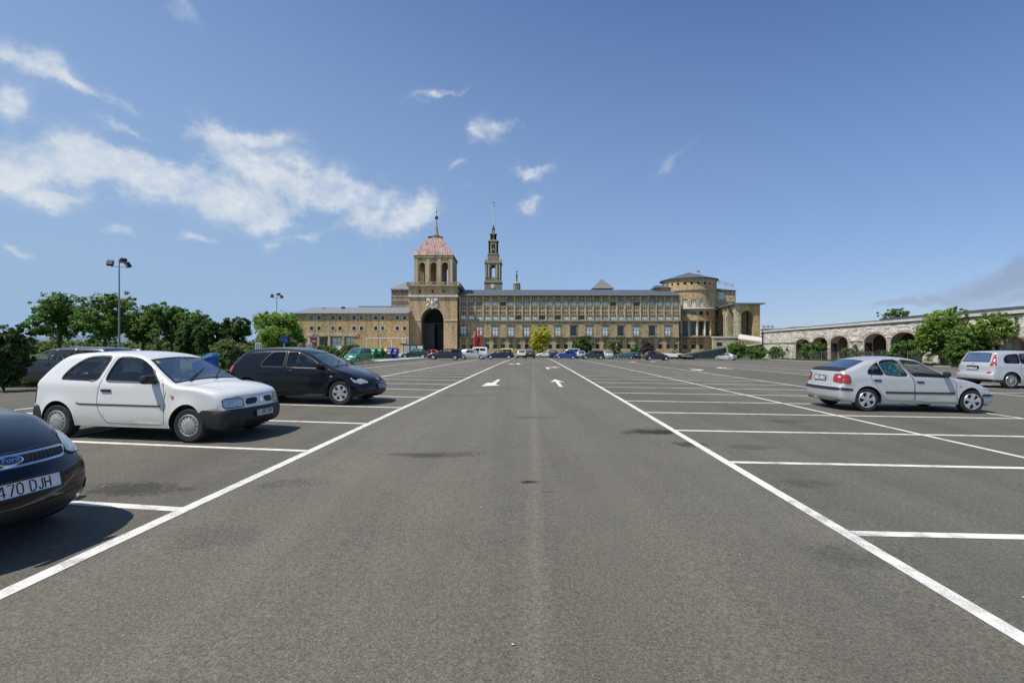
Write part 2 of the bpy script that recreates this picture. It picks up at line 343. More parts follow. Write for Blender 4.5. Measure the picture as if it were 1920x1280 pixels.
class CarShape:
    def __init__(s, sp, ds=.045):
        s.sp = sp; s.L, s.W, s.belt, s.tum = sp['L'], sp['W'], sp['belt'], sp.get('tumble', .36)
        P = resample(chaikin(sp['prof'], 2), ds)
        s.x, s.z, s.r, s.cr = P.T; s.n = len(P)
        t = np.gradient(P[:, :2], axis=0); t /= np.hypot(*t.T)[:, None]; s.nx, s.nz = -t[:, 1], t[:, 0]
        o = s.cr + .293 * s.r
        s.ox, s.oz = s.x - s.nx * o, s.z - s.nz * o
        s.Y = np.array([s.Wd(a, b) for a, b in zip(s.ox, s.oz)]) - .293 * s.r
        s.ifr = int(np.argmax(s.x > sp['xfront'])) if 'xfront' in sp else s.n - 1
        s.ire = int(np.argmax(s.z > sp['zrear']))
    def Wd(s, x, z):
        W = s.W; xr, xf_, rw = s.sp['wheels']
        pf = max(0, (x - xf_ + .2) / (s.L - xf_ + .2)); pr = max(0, (xr + .2 - x) / (xr + .2))
        w = W - s.sp.get('taperf', .07) * pf ** 2 - s.sp.get('taperr', .05) * pr ** 2
        if z < .38: w -= .045 * ((.38 - z) / .2) ** 2
        if z > .38: w -= .020 * (min(z, s.belt) - .38) ** 2 / .25
        if z > s.belt: w -= .012 + s.tum * (z - s.belt) * (1 + .35 * (z - s.belt))
        # wheel-arch flare
        for xw in (xr, xf_):
            d = math.hypot(x - xw, z - rw); w += s.sp.get('flare', .012) * math.exp(-((d - rw * 1.22) / .06) ** 2)
        # shoulder crease
        w += s.sp.get('crease', .006) * math.exp(-((z - s.belt + .09) / .035) ** 2)
        return w
    def side(s, pts, sg=-1):
        pts = np.asarray(pts, float); out = np.zeros((len(pts), 3))
        inside = pip(pts, np.r_[np.stack([s.ox, s.oz], 1), [[s.ox[-1], -1], [s.ox[0], -1]]])
        for i, (x, z) in enumerate(pts):
            if not inside[i] and z > .22:
                j = int(np.hypot(s.ox - x, s.oz - z).argmin()); x, z = s.ox[j], s.oz[j]
            d = np.hypot(s.ox - x, s.oz - z); j = int(d.argmin())
            dd = d[j]
            for k in (j - 1, j):
                if 0 <= k < s.n - 1:
                    ax, az_, bx, bz = s.ox[k], s.oz[k], s.ox[k + 1], s.oz[k + 1]; ll = (bx - ax) ** 2 + (bz - az_) ** 2
                    t = min(1, max(0, ((x - ax) * (bx - ax) + (z - az_) * (bz - az_)) / ll)); dd = min(dd, math.hypot(x - ax - t * (bx - ax), z - az_ - t * (bz - az_)))
            r = s.r[j]; q = min(max((r - (dd + .293 * r)) / r, 0), .7071)
            w = s.Wd(x, z) - r * (1 - math.sqrt(1 - q * q))
            out[i] = (x, sg * w, z)
        return s.bow(out)
    def wrap(s, ti, v):
        i = int(min(max(ti, 0), s.n - 1.001)); f = ti - i; g = lambda a: a[i] * (1 - f) + a[i + 1] * f
        Y, r, cr = g(s.Y), g(s.r), g(s.cr)
        y = v * Y; yy = max(0, (abs(y) - (Y - .7071 * r)) / r); yy = min(yy, .7071)
        dr = cr * v * v + r * (1 - math.sqrt(1 - yy * yy))
        return (g(s.x) - g(s.nx) * dr, y, g(s.z) - g(s.nz) * dr)
    def bow(s, P):
        P = np.asarray(P, float).copy(); yy = (P[:, 1] / s.W) ** 2
        wf = np.clip((P[:, 0] - (s.L - 1.0)) / 1.0, 0, 1); wf = wf * wf * (3 - 2 * wf)
        wr = np.clip((.8 - P[:, 0]) / .8, 0, 1); wr = wr * wr * (3 - 2 * wr)
        P[:, 0] += -s.sp.get('bowf', .16) * yy * wf + s.sp.get('bowr', .08) * yy * wr
        return P
    def ti(s, chart, a):
        idx = np.arange(s.n)
        if chart == 'front': j = idx[s.ifr:]; return float(np.interp(-a, -s.z[j], j))
        if chart == 'rear': j = idx[:s.ire + 1]; return float(np.interp(a, s.z[j], j))
        j = idx[s.ire:s.ifr + 1]; return float(np.interp(a, s.x[j], j))
    def chart(s, ch, pts, sg=-1):
        if ch == 'side': return s.side(pts, sg)
        out = []
        for p in pts:
            y, a = (p[0], p[1]) if ch in ('front', 'rear') else (p[1], p[0])
            t = s.ti(ch, a); Yt = np.interp(t, np.arange(s.n), s.Y); out.append(s.wrap(t, max(-1.0, min(1.0, y / Yt))))
        return s.bow(out)
    def normal(s, ch, pts, sg=-1):
        e = .004; pts = np.asarray(pts, float)
        a = s.chart(ch, pts + [e, 0], sg) - s.chart(ch, pts - [e, 0], sg); b = s.chart(ch, pts + [0, e], sg) - s.chart(ch, pts - [0, e], sg)
        n = np.cross(a, b); n /= np.linalg.norm(n, axis=1)[:, None] + 1e-9
        c = s.chart(ch, pts, sg) - np.array([s.L / 2, 0, .7]); sw = (n * c).sum(1) < 0; n[sw] *= -1
        return n
    def patch(s, name, ch, poly, mat, parent, off=.005, sg=-1, grid=.06, rnd=True, skirt=.02, smooth=True):
        poly = roundpoly(poly) if rnd else poly
        A = np.array(poly); lo, hi = A.min(0), A.max(0)
        gx = np.arange(lo[0] + grid / 2, hi[0], grid); gy = np.arange(lo[1] + grid / 2, hi[1], grid)
        pts = np.array([(a, b) for a in gx for b in gy]); pts = pts[pip(pts, A)] if len(pts) else []
        B = []
        for i in range(len(A)):
            a, b = A[i], A[(i + 1) % len(A)]; m = max(1, int(np.hypot(*(b - a)) / grid)); B += [tuple(a + (b - a) * k / m) for k in range(m)]
        v, f = cdt(B, pts=pts)
        P = s.chart(ch, v, sg); N = s.normal(ch, v, sg); Q = P + N * off
        F = [list(map(int, q)) for q in f]
        if len(F):
            q = F[len(F) // 2]; nn = np.cross(Q[q[1]] - Q[q[0]], Q[q[2]] - Q[q[0]])
            if (nn * N[q[0]]).sum() < 0: F = [q[::-1] for q in F]
        V = Q.tolist()
        if skirt:
            k = len(V); nb = len(B); bp = s.chart(ch, B, sg); bn = s.normal(ch, B, sg)
            V += (bp + bn * off).tolist() + (bp + bn * (off - skirt)).tolist()
            F += [[k + i, k + (i + 1) % nb, k + nb + (i + 1) % nb, k + nb + i] for i in range(nb)]
        V = [(p[0] - s.L / 2, p[1], p[2]) for p in V]
        return mesh(name, V, F, mat, parent, smooth=smooth, angle=50)
    def strip(s, name, ch, line, w, mat, parent, off=.002, sg=-1, closed=False, mb=None):
        L = [np.array(p, float) for p in line]
        if closed: L.append(L[0])
        D = []
        for a, b in zip(L[:-1], L[1:]):
            m = max(1, int(np.hypot(*(b - a)) / .08)); D += [a + (b - a) * k / m for k in range(m)]
        D.append(L[-1]); D = np.array(D); t = np.gradient(D, axis=0)
        if closed: t[0] = t[-1] = D[1] - D[-2]
        t /= np.hypot(*t.T)[:, None] + 1e-9; nn = np.stack([-t[:, 1], t[:, 0]], 1)
        a = D + nn * w / 2; b = D - nn * w / 2
        N = s.normal(ch, D, sg)
        A = s.chart(ch, a, sg) + N * off; B = s.chart(ch, b, sg) + N * off
        V = [(p[0] - s.L / 2, p[1], p[2]) for p in np.r_[A, B]]; n = len(D)
        F = [(i, i + 1, n + i + 1, n + i) for i in range(n - 1)]
        if mb is not None: mb.add(V, F); return None
        return mesh(name, V, F, mat, parent)

RIMCACHE = {}
def wheel_meshes(style, rw, rr, w, sil):
    key = (style, rw, rr, sil.name)
    if key in RIMCACHE: return RIMCACHE[key]
    n = 36 if style != 'far' else 16
    t = MB(); t.lathe([(rr, w / 2), (rw - .03, w / 2 * 1.06), (rw - .006, w / 2 * .86), (rw, w / 2 * .5), (rw, -w / 2 * .5), (rw - .006, -w / 2 * .86), (rw - .03, -w / 2 * 1.06), (rr, -w / 2), (rr - .012, -w / 2 + .02), (rr - .012, 0)], n, axis='Y')
    k = MB(); o = -w / 2
    if style == 'cap':
        k.lathe([(rr + .004, o + .004), (rr - .012, o - .006), (rr * .9, o + .008), (rr * .74, o + .004), (rr * .55, o - .014), (rr * .2, o - .022), (.001, o - .022)], n, axis='Y')
        for i in range(14):
            a = 2 * math.pi * i / 14; c, s_ = math.cos(a), math.sin(a); r0, r1, h = rr * .68, rr * .83, rr * .055
            V = [(r * c - q * s_, o - .004 + .0 * r, r * s_ + q * c) for r in (r0, r1) for q in (-h, h)]
            V = [(x, y - .006, z) for x, y, z in V]; k.add(V, [(0, 1, 3, 2)], 1)
    elif style == 'far':
        k.lathe([(rr, o), (rr * .8, o - .004), (rr * .3, o - .012), (.001, o - .012)], 14, axis='Y')
    else:
        N = int(style)
        k.lathe([(rr * .96, o + .05), (.001, o + .05)], n, axis='Y', m=1)
        k.lathe([(rr + .004, o + .004), (rr - .005, o - .008), (rr * .90, o - .002), (rr * .88, o + .05)], n, axis='Y')
        k.lathe([(rr * .26, o + .04), (rr * .25, o - .006), (rr * .12, o - .012), (.001, o - .012)], 18, axis='Y')
        wi, wo_ = (rr * .20, rr * .30) if N <= 6 else (rr * .05, rr * .085)
        if N == 5: wi, wo_ = rr * .19, rr * .38
        for i in range(N):
            a = 2 * math.pi * (i + .25) / N; c, s_ = math.cos(a), math.sin(a)
            ring = []
            for r, h, dy in ((rr * .15, wi, -.008), (rr * .55, wi * .95, -.014), (rr * .92, wo_, -.004)):
                for q, e in ((-h, .03), (-h * .8, dy), (h * .8, dy), (h, .03)): ring.append((r * c - q * s_, o + e, r * s_ + q * c))
            k.add(ring, [(j + m_, j + m_ + 1, j + m_ + 5, j + m_ + 4) for m_ in range(3) for j in (0, 4)])
        if N <= 6:
            for i in range(N if N == 5 else 4):
                a = 2 * math.pi * (i + .75) / N; k.lathe([(.012, o - .004), (.001, o - .016)], 6, c=(rr * .17 * math.cos(a), 0, rr * .17 * math.sin(a)), axis='Y', m=1)
    a = t.build('wheel', TYRE, smooth=True); b = k.build('rim', [sil, GRILLE], smooth=True)
    COL.objects.unlink(a); COL.objects.unlink(b); RIMCACHE[key] = (a.data, b.data); bpy.data.objects.remove(a); bpy.data.objects.remove(b)
    return RIMCACHE[key]

def arcpts(xc, zc, ra, zs, n=14):
    dz_ = zs - zc; dxx = math.sqrt(max(ra * ra - dz_ * dz_, 1e-4)); a0 = math.atan2(dz_, dxx); a1 = math.pi - a0
    return [(xc + ra * math.cos(a0 + (a1 - a0) * i / n), zc + ra * math.sin(a0 + (a1 - a0) * i / n)) for i in range(n + 1)]

def make_car(name, sp, mat, label, cat='car', group=None, near=True):
    """local frame: X forward, -Y is the side seen first; origin on the ground below the car's middle"""
    s = CarShape(sp, .045 if near else .11); L = s.L
    root = empty(name, label, cat, group=group)
    zs = sp.get('sill', .21); xr, xf_, rw = sp['wheels']; ra = sp.get('arch', rw * 1.17)
    out = [(a, b) for a, b in zip(s.ox, s.oz)]
    zf = out[-1]; zr = out[0]
    na = 16 if near else 8
    low = [(xf_ + ra + .08, zs + .02)] + arcpts(xf_, rw, ra, zs, na) + [((xr + xf_) / 2, zs - .005)] + arcpts(xr, rw, ra, zs, na) + [(xr - ra - .06, zs + .02)]
    low = [p for p in low if zr[0] + .03 < p[0] < zf[0] - .03]
    outline = out + low
    wins = [roundpoly(w['poly']) for w in sp['windows']]
    doors = [d for d in sp.get('doors', [])]
    g = .07 if near else .22
    A = np.array(outline)
    gx = np.arange(A[:, 0].min(), A[:, 0].max(), g); gzv = np.arange(A[:, 1].min(), A[:, 1].max(), g)
    pts = np.array([(a, b) for a in gx for b in gzv]); ins = pip(pts, A)
    for w in wins: ins &= ~pip(pts, w)
    dmin = np.array([np.hypot(A[:, 0] - p[0], A[:, 1] - p[1]).min() for p in pts]); ins &= dmin > g * .45
    pts = [tuple(p) for p in pts[ins]]
    fr = (.06, .2, .45, .8, 1.2) if near else (.25, .9)
    step = 1 if near else 1
    for k in fr:
        q = np.stack([s.ox - s.nx * k * s.r * .707, s.oz - s.nz * k * s.r * .707], 1)[::step]
        q = q[pip(q, A)]
        for w in wins: q = q[~pip(q, w)]
        dm = np.array([np.hypot(s.ox - p[0], s.oz - p[1]).min() for p in q]) if len(q) else np.array([]); q = q[dm > k * .0 + .006] if len(q) else q
        pts += [tuple(p) for p in q]
    splits = [('door', d) for d in doors] + [('bumper', b) for b in sp.get('bumpers', [])]
    v, f = cdt(outline, wins, pts, [p for _, p in splits])
    cen = v[f].mean(axis=1); which = np.full(len(f), -1)
    for i, (_, p) in enumerate(splits): which[pip(cen, p)] = i
    sides = {}
    for sg in (-1, 1):
        P = s.side(v, sg); P[:, 0] -= L / 2
        sides[sg] = P
    def emit(nm, sel, sg, m, parent, extra=None):
        ff = f[sel]; use = np.unique(ff); mp = -np.ones(len(v), int); mp[use] = np.arange(len(use))
        FF = mp[ff]; FF = FF if sg < 0 else FF[:, ::-1]
        return sides[sg][use], FF
    # wrap surface
    vs = [0, .25, .5, .68, .8, .87, .92, .95, .975, .99, 1.0] if near else [0, .5, .8, .92, .97, 1.0]
    vs = sorted(set([-a for a in vs] + vs)); nv = len(vs)
    gv = sp.get('glassv', .87 if near else .8)
    Wp = s.bow([s.wrap(i, a) for i in range(s.n) for a in vs]); Wp[:, 0] -= L / 2
    ws0, ws1 = [round(s.ti('top', a)) for a in sp['screen']]
    rg0, rg1 = [round(s.ti(*a)) if isinstance(a, tuple) else round(s.ti('top', a)) for a in sp['rearglass']]
    gp = sp.get('pillar', 0)
    body_f, bump_f, scr_f, rgl_f = [], [], [], []
    bz = sp.get('bumpz', None)
    for i in range(s.n - 1):
        for j in range(nv - 1):
            q = (i * nv + j, i * nv + j + 1, (i + 1) * nv + j + 1, (i + 1) * nv + j)
            vm = abs(vs[j] + vs[j + 1]) / 2
            if ws0 <= i < ws1 and vm < gv + .04: scr_f.append(q)
            elif rg0 <= i < rg1 and vm < gv: rgl_f.append(q)
            elif bz and s.z[i:i + 2].mean() < (bz[1] if i > s.n / 2 else bz[0]) and sp.get('bumpers'): bump_f.append(q)
            else: body_f.append(q)
    def sub(P, F):
        F = np.array(F, int)
        if len(F) == 0: return np.zeros((0, 3)), []
        use = np.unique(F); mp = -np.ones(len(P), int); mp[use] = np.arange(len(use)); return P[use], mp[F]
    def joined(nm, parts, m, parent, ang=38, mi=None):
        V = []; F = []
        for P, Fq in parts:
            k = len(V); V += P.tolist(); F += [tuple(int(a) + k for a in q) for q in Fq]
        bm = bmesh.new(); vv = [bm.verts.new(p) for p in V]
        for q in F:
            try: bm.faces.new([vv[a] for a in q])
            except ValueError: pass
        bmesh.ops.remove_doubles(bm, verts=bm.verts, dist=.0012); bmesh.ops.recalc_face_normals(bm, faces=bm.faces)
        me = bpy.data.meshes.new(nm); bm.to_mesh(me); bm.free(); me.materials.append(m)
        me.polygons.foreach_set('use_smooth', np.ones(len(me.polygons), bool)); me.set_sharp_from_angle(angle=R(ang))
        return link(bpy.data.objects.new(nm, me), parent)
    bodysel = which < 0; bumpsel = np.isin(which, [i for i, (k, _) in enumerate(splits) if k == 'bumper'])
    body = joined('body', [emit('b', bodysel, -1, 0, 0), emit('b', bodysel, 1, 0, 0), sub(Wp, body_f)], mat, root)
    if bumpsel.any():
        bmat = sp.get('bumpmat', BUMPER); xm = s.L / 2
        for which_end in (0, 1):
            selc = bumpsel & ((cen[:, 0] > xm) == bool(which_end)); fq = [q for q in bump_f if (q[0] // nv > s.n / 2) == bool(which_end)]
            if selc.any(): joined('bumper', [emit('b', selc, -1, 0, 0), emit('b', selc, 1, 0, 0), sub(Wp, fq)], bmat, root)
    dobj = {}
    for i, (k, p) in enumerate(splits):
        if k != 'door': continue
        for sg in (-1, 1):
            P, FF = emit('d', which == i, sg, 0, 0)
            if len(FF): dobj[(i, sg)] = mesh('door', P, FF, mat, root, smooth=True, angle=38)
    if near:
        for sg in (-1, 1):
            for d in doors: s.strip('panel_gap', 'side', roundpoly(d), .007, GAPM, root, .0015, sg, closed=True) if sg < 0 else None
            for ln in sp.get('gaps', []): s.strip('panel_gap', 'side', ln, .006, GAPM, root, .0015, sg)
        for ch, ln in sp.get('wrapgaps', []): s.strip('panel_gap', ch, ln, .006, GAPM, root, .0015)
    # glass
    for w, poly in zip(sp['windows'], wins):
        A2 = np.array(poly); c0 = A2.mean(0)
        for sg in (-1, 1):
            par = root
            for i, d in enumerate(doors):
                if pip([c0], d)[0] and (i, sg) in dobj: par = dobj[(i, sg)]
            gm = DKGLASS if w.get('dark') else CLGLASS
            wo_ = s.patch('window', 'side', poly, gm, par, -.010, sg, g * 1.6, rnd=False, skirt=0)
            if near or sg < 0:
                st = s.strip('window_seal', 'side', poly, .024 if near else .04, RUB, par, .003, sg, closed=True)
    def glassobj(nm, F, m):
        if not F: return
        P, FF = sub(Wp, F); P = P - 0; c = P.mean(0)
        o = mesh(nm, P, FF, m, root, smooth=True)
        return o
    ws = glassobj('windscreen', scr_f, SCREEN); rg = glassobj('rear_window', rgl_f, DKGLASS if sp.get('rgdark') else SCREEN)
    def frame(i0, i1, v1, nm):
        mb = MB(); wd = .035 if near else .04
        for (i, d) in ((i0, 1), (i1, -1)):
            a = s.bow([s.wrap(i, q * v1) for q in np.linspace(-1, 1, 15)]); b = s.bow([s.wrap(i + d * wd / .045 * (1 if near else .4), q * v1) for q in np.linspace(-1, 1, 15)])
            nrm = np.array([s.nx[i], 0, s.nz[i]]) * .003
            mb.add([(p[0] - L / 2, p[1], p[2]) for p in np.r_[a + nrm, b + nrm]], [(k, k + 1, 16 + k, 15 + k) for k in range(14)])
        for sg in (-1, 1):
            ii = list(range(i0, i1 + 1)); a = s.bow([s.wrap(i, sg * v1) for i in ii]); b = s.bow([s.wrap(i, sg * (v1 - .045)) for i in ii])
            nrm = np.array([[s.nx[i] * .003, 0, s.nz[i] * .003] for i in ii]); n_ = len(ii)
            mb.add([(p[0] - L / 2, p[1], p[2]) for p in np.r_[a + nrm, b + nrm]], [(k, k + 1, n_ + k + 1, n_ + k) for k in range(n_ - 1)])
        return mb.build('seal', RUB, nm)
    if ws: frame(ws0, ws1, gv + (.03 if near else .0), ws)
    if rg: frame(rg0, rg1, gv, rg)
    # wheels + wells + underbody
    st = sp.get('rim', 'far') if near else 'far'; rr = sp.get('rr', rw * .64); ww = .185
    tm, rm = wheel_meshes(st, rw, rr, ww, sp.get('rimmat', RIMSIL))
    for xw in (xf_, xr):
        for sg in (-1, 1):
            w = bpy.data.objects.new('wheel', tm); link(w, root)
            w.location = (xw - L / 2, sg * (s.W - ww / 2 - .015), rw); w.rotation_euler.z = 0 if sg < 0 else math.pi
            r_ = bpy.data.objects.new('rim', rm); link(r_, w); r_.rotation_euler.y = random.uniform(0, 3)
    ub = MB()
    for xw in (xf_, xr):
        for sg in (-1, 1):
            ap = arcpts(xw, rw, ra + .004, zs, na); A_ = s.side(ap, sg)
            n_ = len(ap); ub.add([(p[0] - L / 2, p[1] * .999, p[2]) for p in A_] + [(p[0] - L / 2, sg * (s.W - .32), p[1]) for p in ap], [(i, i + 1, n_ + i + 1, n_ + i) for i in range(n_ - 1)])
            ub.add([(p[0] - L / 2, sg * (s.W - .32), p[1]) for p in ap], [tuple(range(n_))])
    ub.box(xr + ra - L / 2, xf_ - ra - L / 2, -s.W + .09, s.W - .09, zs - .01, zs + .1)
    ub.box(.25 - L / 2, L - .3 - L / 2, -s.W + .34, s.W - .34, zs, zs + .12)
    ub.box(xf_ + ra - .02 - L / 2, L - .14 - sp.get('bowf', .16) - L / 2, -s.W + .22, s.W - .22, zs, zs + .03)
    ub.box(.14 - L / 2, xr - ra + .02 - L / 2, -s.W + .16, s.W - .16, zs + .02, zs + .05)
    ub.build('underbody', UNDER, root)
    # cabin
    cx0, cx1 = sp.get('cabin', (xr + .1, xf_ - .55)); bt = s.belt
    ib = MB()
    if near:
        ib.box(cx0 - .3 - L / 2, cx1 + .25 - L / 2, -s.W + .1, s.W - .1, zs + .1, zs + .16)
        for sg in (-1, 1):
            y = sg * .36
            xs = cx1 - .95 - L / 2
            ib.add(*rbox(xs - .05, xs + .48, y - .24, y + .24, .34, .50, .05)); 
            sb = rbox(-.06, .09, -.23, .23, 0, .60, .05); a = R(-16); V = [(p[0] * math.cos(a) + p[2] * math.sin(a) + xs, p[1] + y, -p[0] * math.sin(a) + p[2] * math.cos(a) + .46) for p in sb[0]]; ib.add(V, sb[1])
            hb = rbox(-.04, .06, -.13, .13, .62, .80, .04); V = [(p[0] * math.cos(a) + p[2] * math.sin(a) + xs, p[1] + y, -p[0] * math.sin(a) + p[2] * math.cos(a) + .46) for p in hb[0]]; ib.add(V, hb[1])
        xs = cx0 - L / 2
        ib.add(*rbox(xs, xs + .5, -.6, .6, .36, .52, .06)); sb = rbox(-.07, .1, -.6, .6, 0, .55, .06)
        ib.add([(p[0] - p[2] * .28 + xs, p[1], p[2] + .46) for p in sb[0]], sb[1])
        ib.build('seats', SEAT, root, smooth=True)
        d = MB(); d.add(*rbox(cx1 - .18 - L / 2, cx1 + .5 - L / 2, -s.W + .12, s.W - .12, .50, bt + sp.get('dashz', -.08), .06)); d.build('dashboard', DASH, root, smooth=True)
        sw = MB(); c = Vector((cx1 - .36 - L / 2, .36, bt - .03)); ax = Vector((math.cos(R(25)), 0, -math.sin(R(25)))); u = ax.orthogonal().normalized(); w_ = ax.cross(u)
        ringp = [c + (u * math.cos(2 * math.pi * k / 24) + w_ * math.sin(2 * math.pi * k / 24)) * .18 for k in range(25)]
        sw.tube(ringp, .014, 6); sw.bar(c - u * .17, c + u * .17, .03); sw.bar(c, c + ax * .3, .05); sw.build('steering_wheel', RUB, root, smooth=True)
    else:
        ib.box(cx0 - L / 2, cx1 - .6 - L / 2, -s.W + .2, s.W - .2, .3, bt + .12); ib.build('seats', SEAT, root)
    # lamps, trims, handles
    for (nm, ch, poly, m, off, both) in sp.get('patches', []):
        for sg in ((-1, 1) if both else (-1,)):
            pp = poly if ch == 'side' or sg < 0 else [(-a, b) if ch in ('front', 'rear') else (a, -b) for a, b in poly]
            if not near and nm in ('side_moulding', 'fuel_flap'): continue
            o = s.patch(nm, ch, pp, m, root, off, sg, .05 if near else .12)
            if nm in ('headlight', 'tail_light') and near:
                lst = list(roundpoly(pp)); s.strip('lamp_seal', ch, lst, .012, GRILLE, o, off + .002, sg, closed=True)
    for (x, z) in sp.get('handles', []):
        for sg in (-1, 1):
            y = s.side([(x, z)], sg)[0]; par = root
            for i, d in enumerate(doors):
                if pip([(x, z)], d)[0] and (i, sg) in dobj: par = dobj[(i, sg)]
            h = MB(); V, F = rbox(-.09, .09, -.022, .022, -.022, .022, .014); h.add([(p[0] + x - L / 2, p[1] + y[1], p[2] + z) for p in V], F); h.build('handle', sp.get('handlemat', RUB), par, smooth=True)
    if 'mirror' in sp:
        x, z = sp['mirror']
        for sg in (-1, 1):
            y = abs(s.side([(x, z)], sg)[0][1]); V, F = rbox(-.07, .055, -.03, .17, -.065, .075, .045)
            m = MB(); m.add([(p[0] + x - L / 2 - .03 * (p[1] > .08), sg * (y + .02 + p[1]), p[2] + z + .05) for p in V], [q if sg > 0 else q[::-1] for q in F])
            m.bar((x - L / 2 + .02, sg * (y - .03), z - .01), (x - L / 2 - .01, sg * (y + .05), z + .02), .06, .05)
            m.build('mirror', sp.get('mirrormat', RUB), root, smooth=True)
    if near and sp.get('wipers', True):
        for (ya, yb) in ((-.45, .18), (.12, .66)):
            t0 = ws1 + .2; w = MB(); Ys = s.Y[ws1]
            P = s.bow([s.wrap(t0 - 5.5 * k / 10 * 1.2, (ya + (yb - ya) * k / 10) / Ys) for k in range(11)]); nr = np.array([s.nx[ws1 - 2], 0, s.nz[ws1 - 2]]) * .022
            w.tube([(p[0] - L / 2, p[1], p[2]) for p in P + nr], .011, 5); w.build('wiper', GRILLE, root)
    for (end, zc, txt, wd, ht) in sp.get('plates', []):
        p = s.chart(end, [(0, zc)])[0]; n = s.normal(end, [(0, zc)])[0]; n[1] = 0; n /= np.linalg.norm(n)
        o = empty('number_plate', '', ''); del o['label'], o['category']; o.parent = root
        sgn = 1 if end == 'front' else -1
        o.location = (p[0] - L / 2 + n[0] * .022, 0, p[2]); o.rotation_euler = (R(90) - math.asin(float(n[2])), 0, R(90) * sgn)
        b = MB(); V, F = rbox(-wd / 2, wd / 2, -ht / 2, ht / 2, -.006, .004, .004); b.add(V, F); b.build('plate_panel', PLATE, o)
        fr_ = MB()
        for a_ in (-1, 1):
            fr_.box(-wd / 2 - .004, wd / 2 + .004, a_ * ht / 2 - .006, a_ * ht / 2 + .006, -.01, .008); fr_.box(a_ * wd / 2 - .006, a_ * wd / 2 + .006, -ht / 2, ht / 2, -.0095, .0075)
        if near: fr_.build('plate_frame', RUB, o)
        if txt:
            t = text_mesh(txt, ht * 1.0, 'lettering', INK, o, spacing=1.0); wdm = max(v.co.x for v in t.data.vertices) - min(v.co.x for v in t.data.vertices)
            sc = wd * .90 / wdm; t.scale = (sc, 1.0, 1); t.location.z = .0055
            if sp.get('platex'): t.location.x = sp['platex'] * wd
    return root, s
def rbox(x0, x1, y0, y1, z0, z1, r):
    """box with chamfered edges"""
    cx, cy, cz = (x0 + x1) / 2, (y0 + y1) / 2, (z0 + z1) / 2; hx, hy, hz = (x1 - x0) / 2, (y1 - y0) / 2, (z1 - z0) / 2; r = min(r, hx * .9, hy * .9, hz * .9)
    bm = bmesh.new(); bmesh.ops.create_cube(bm, size=2)
    for v in bm.verts: v.co = Vector((v.co.x * hx, v.co.y * hy, v.co.z * hz))
    bmesh.ops.bevel(bm, geom=list(bm.edges), offset=r, segments=2, profile=.5, affect='EDGES')
    V = [(v.co.x + cx, v.co.y + cy, v.co.z + cz) for v in bm.verts]; F = [tuple(v.index for v in f.verts) for f in bm.faces]; bm.free(); return V, F
def put(root, x, y, yaw):
    """stand a car on the sloping ground, heading yaw (degrees from +X)"""
    z = gz(x, y); a = R(yaw); e = .5
    n = Vector((-(gz(x + e, y) - gz(x - e, y)), -(gz(x, y + e) - gz(x, y - e)), 1)).normalized()
    f = Vector((math.cos(a), math.sin(a), 0)); f = (f - n * f.dot(n)).normalized(); l = n.cross(f)
    M = Matrix((f, l, n)).transposed().to_4x4(); M.translation = (x, y, z + .004); root.matrix_world = M; return root

W_GREY = .0
PLA = lambda t, z=.46: ('front', z, t, .50, .11)
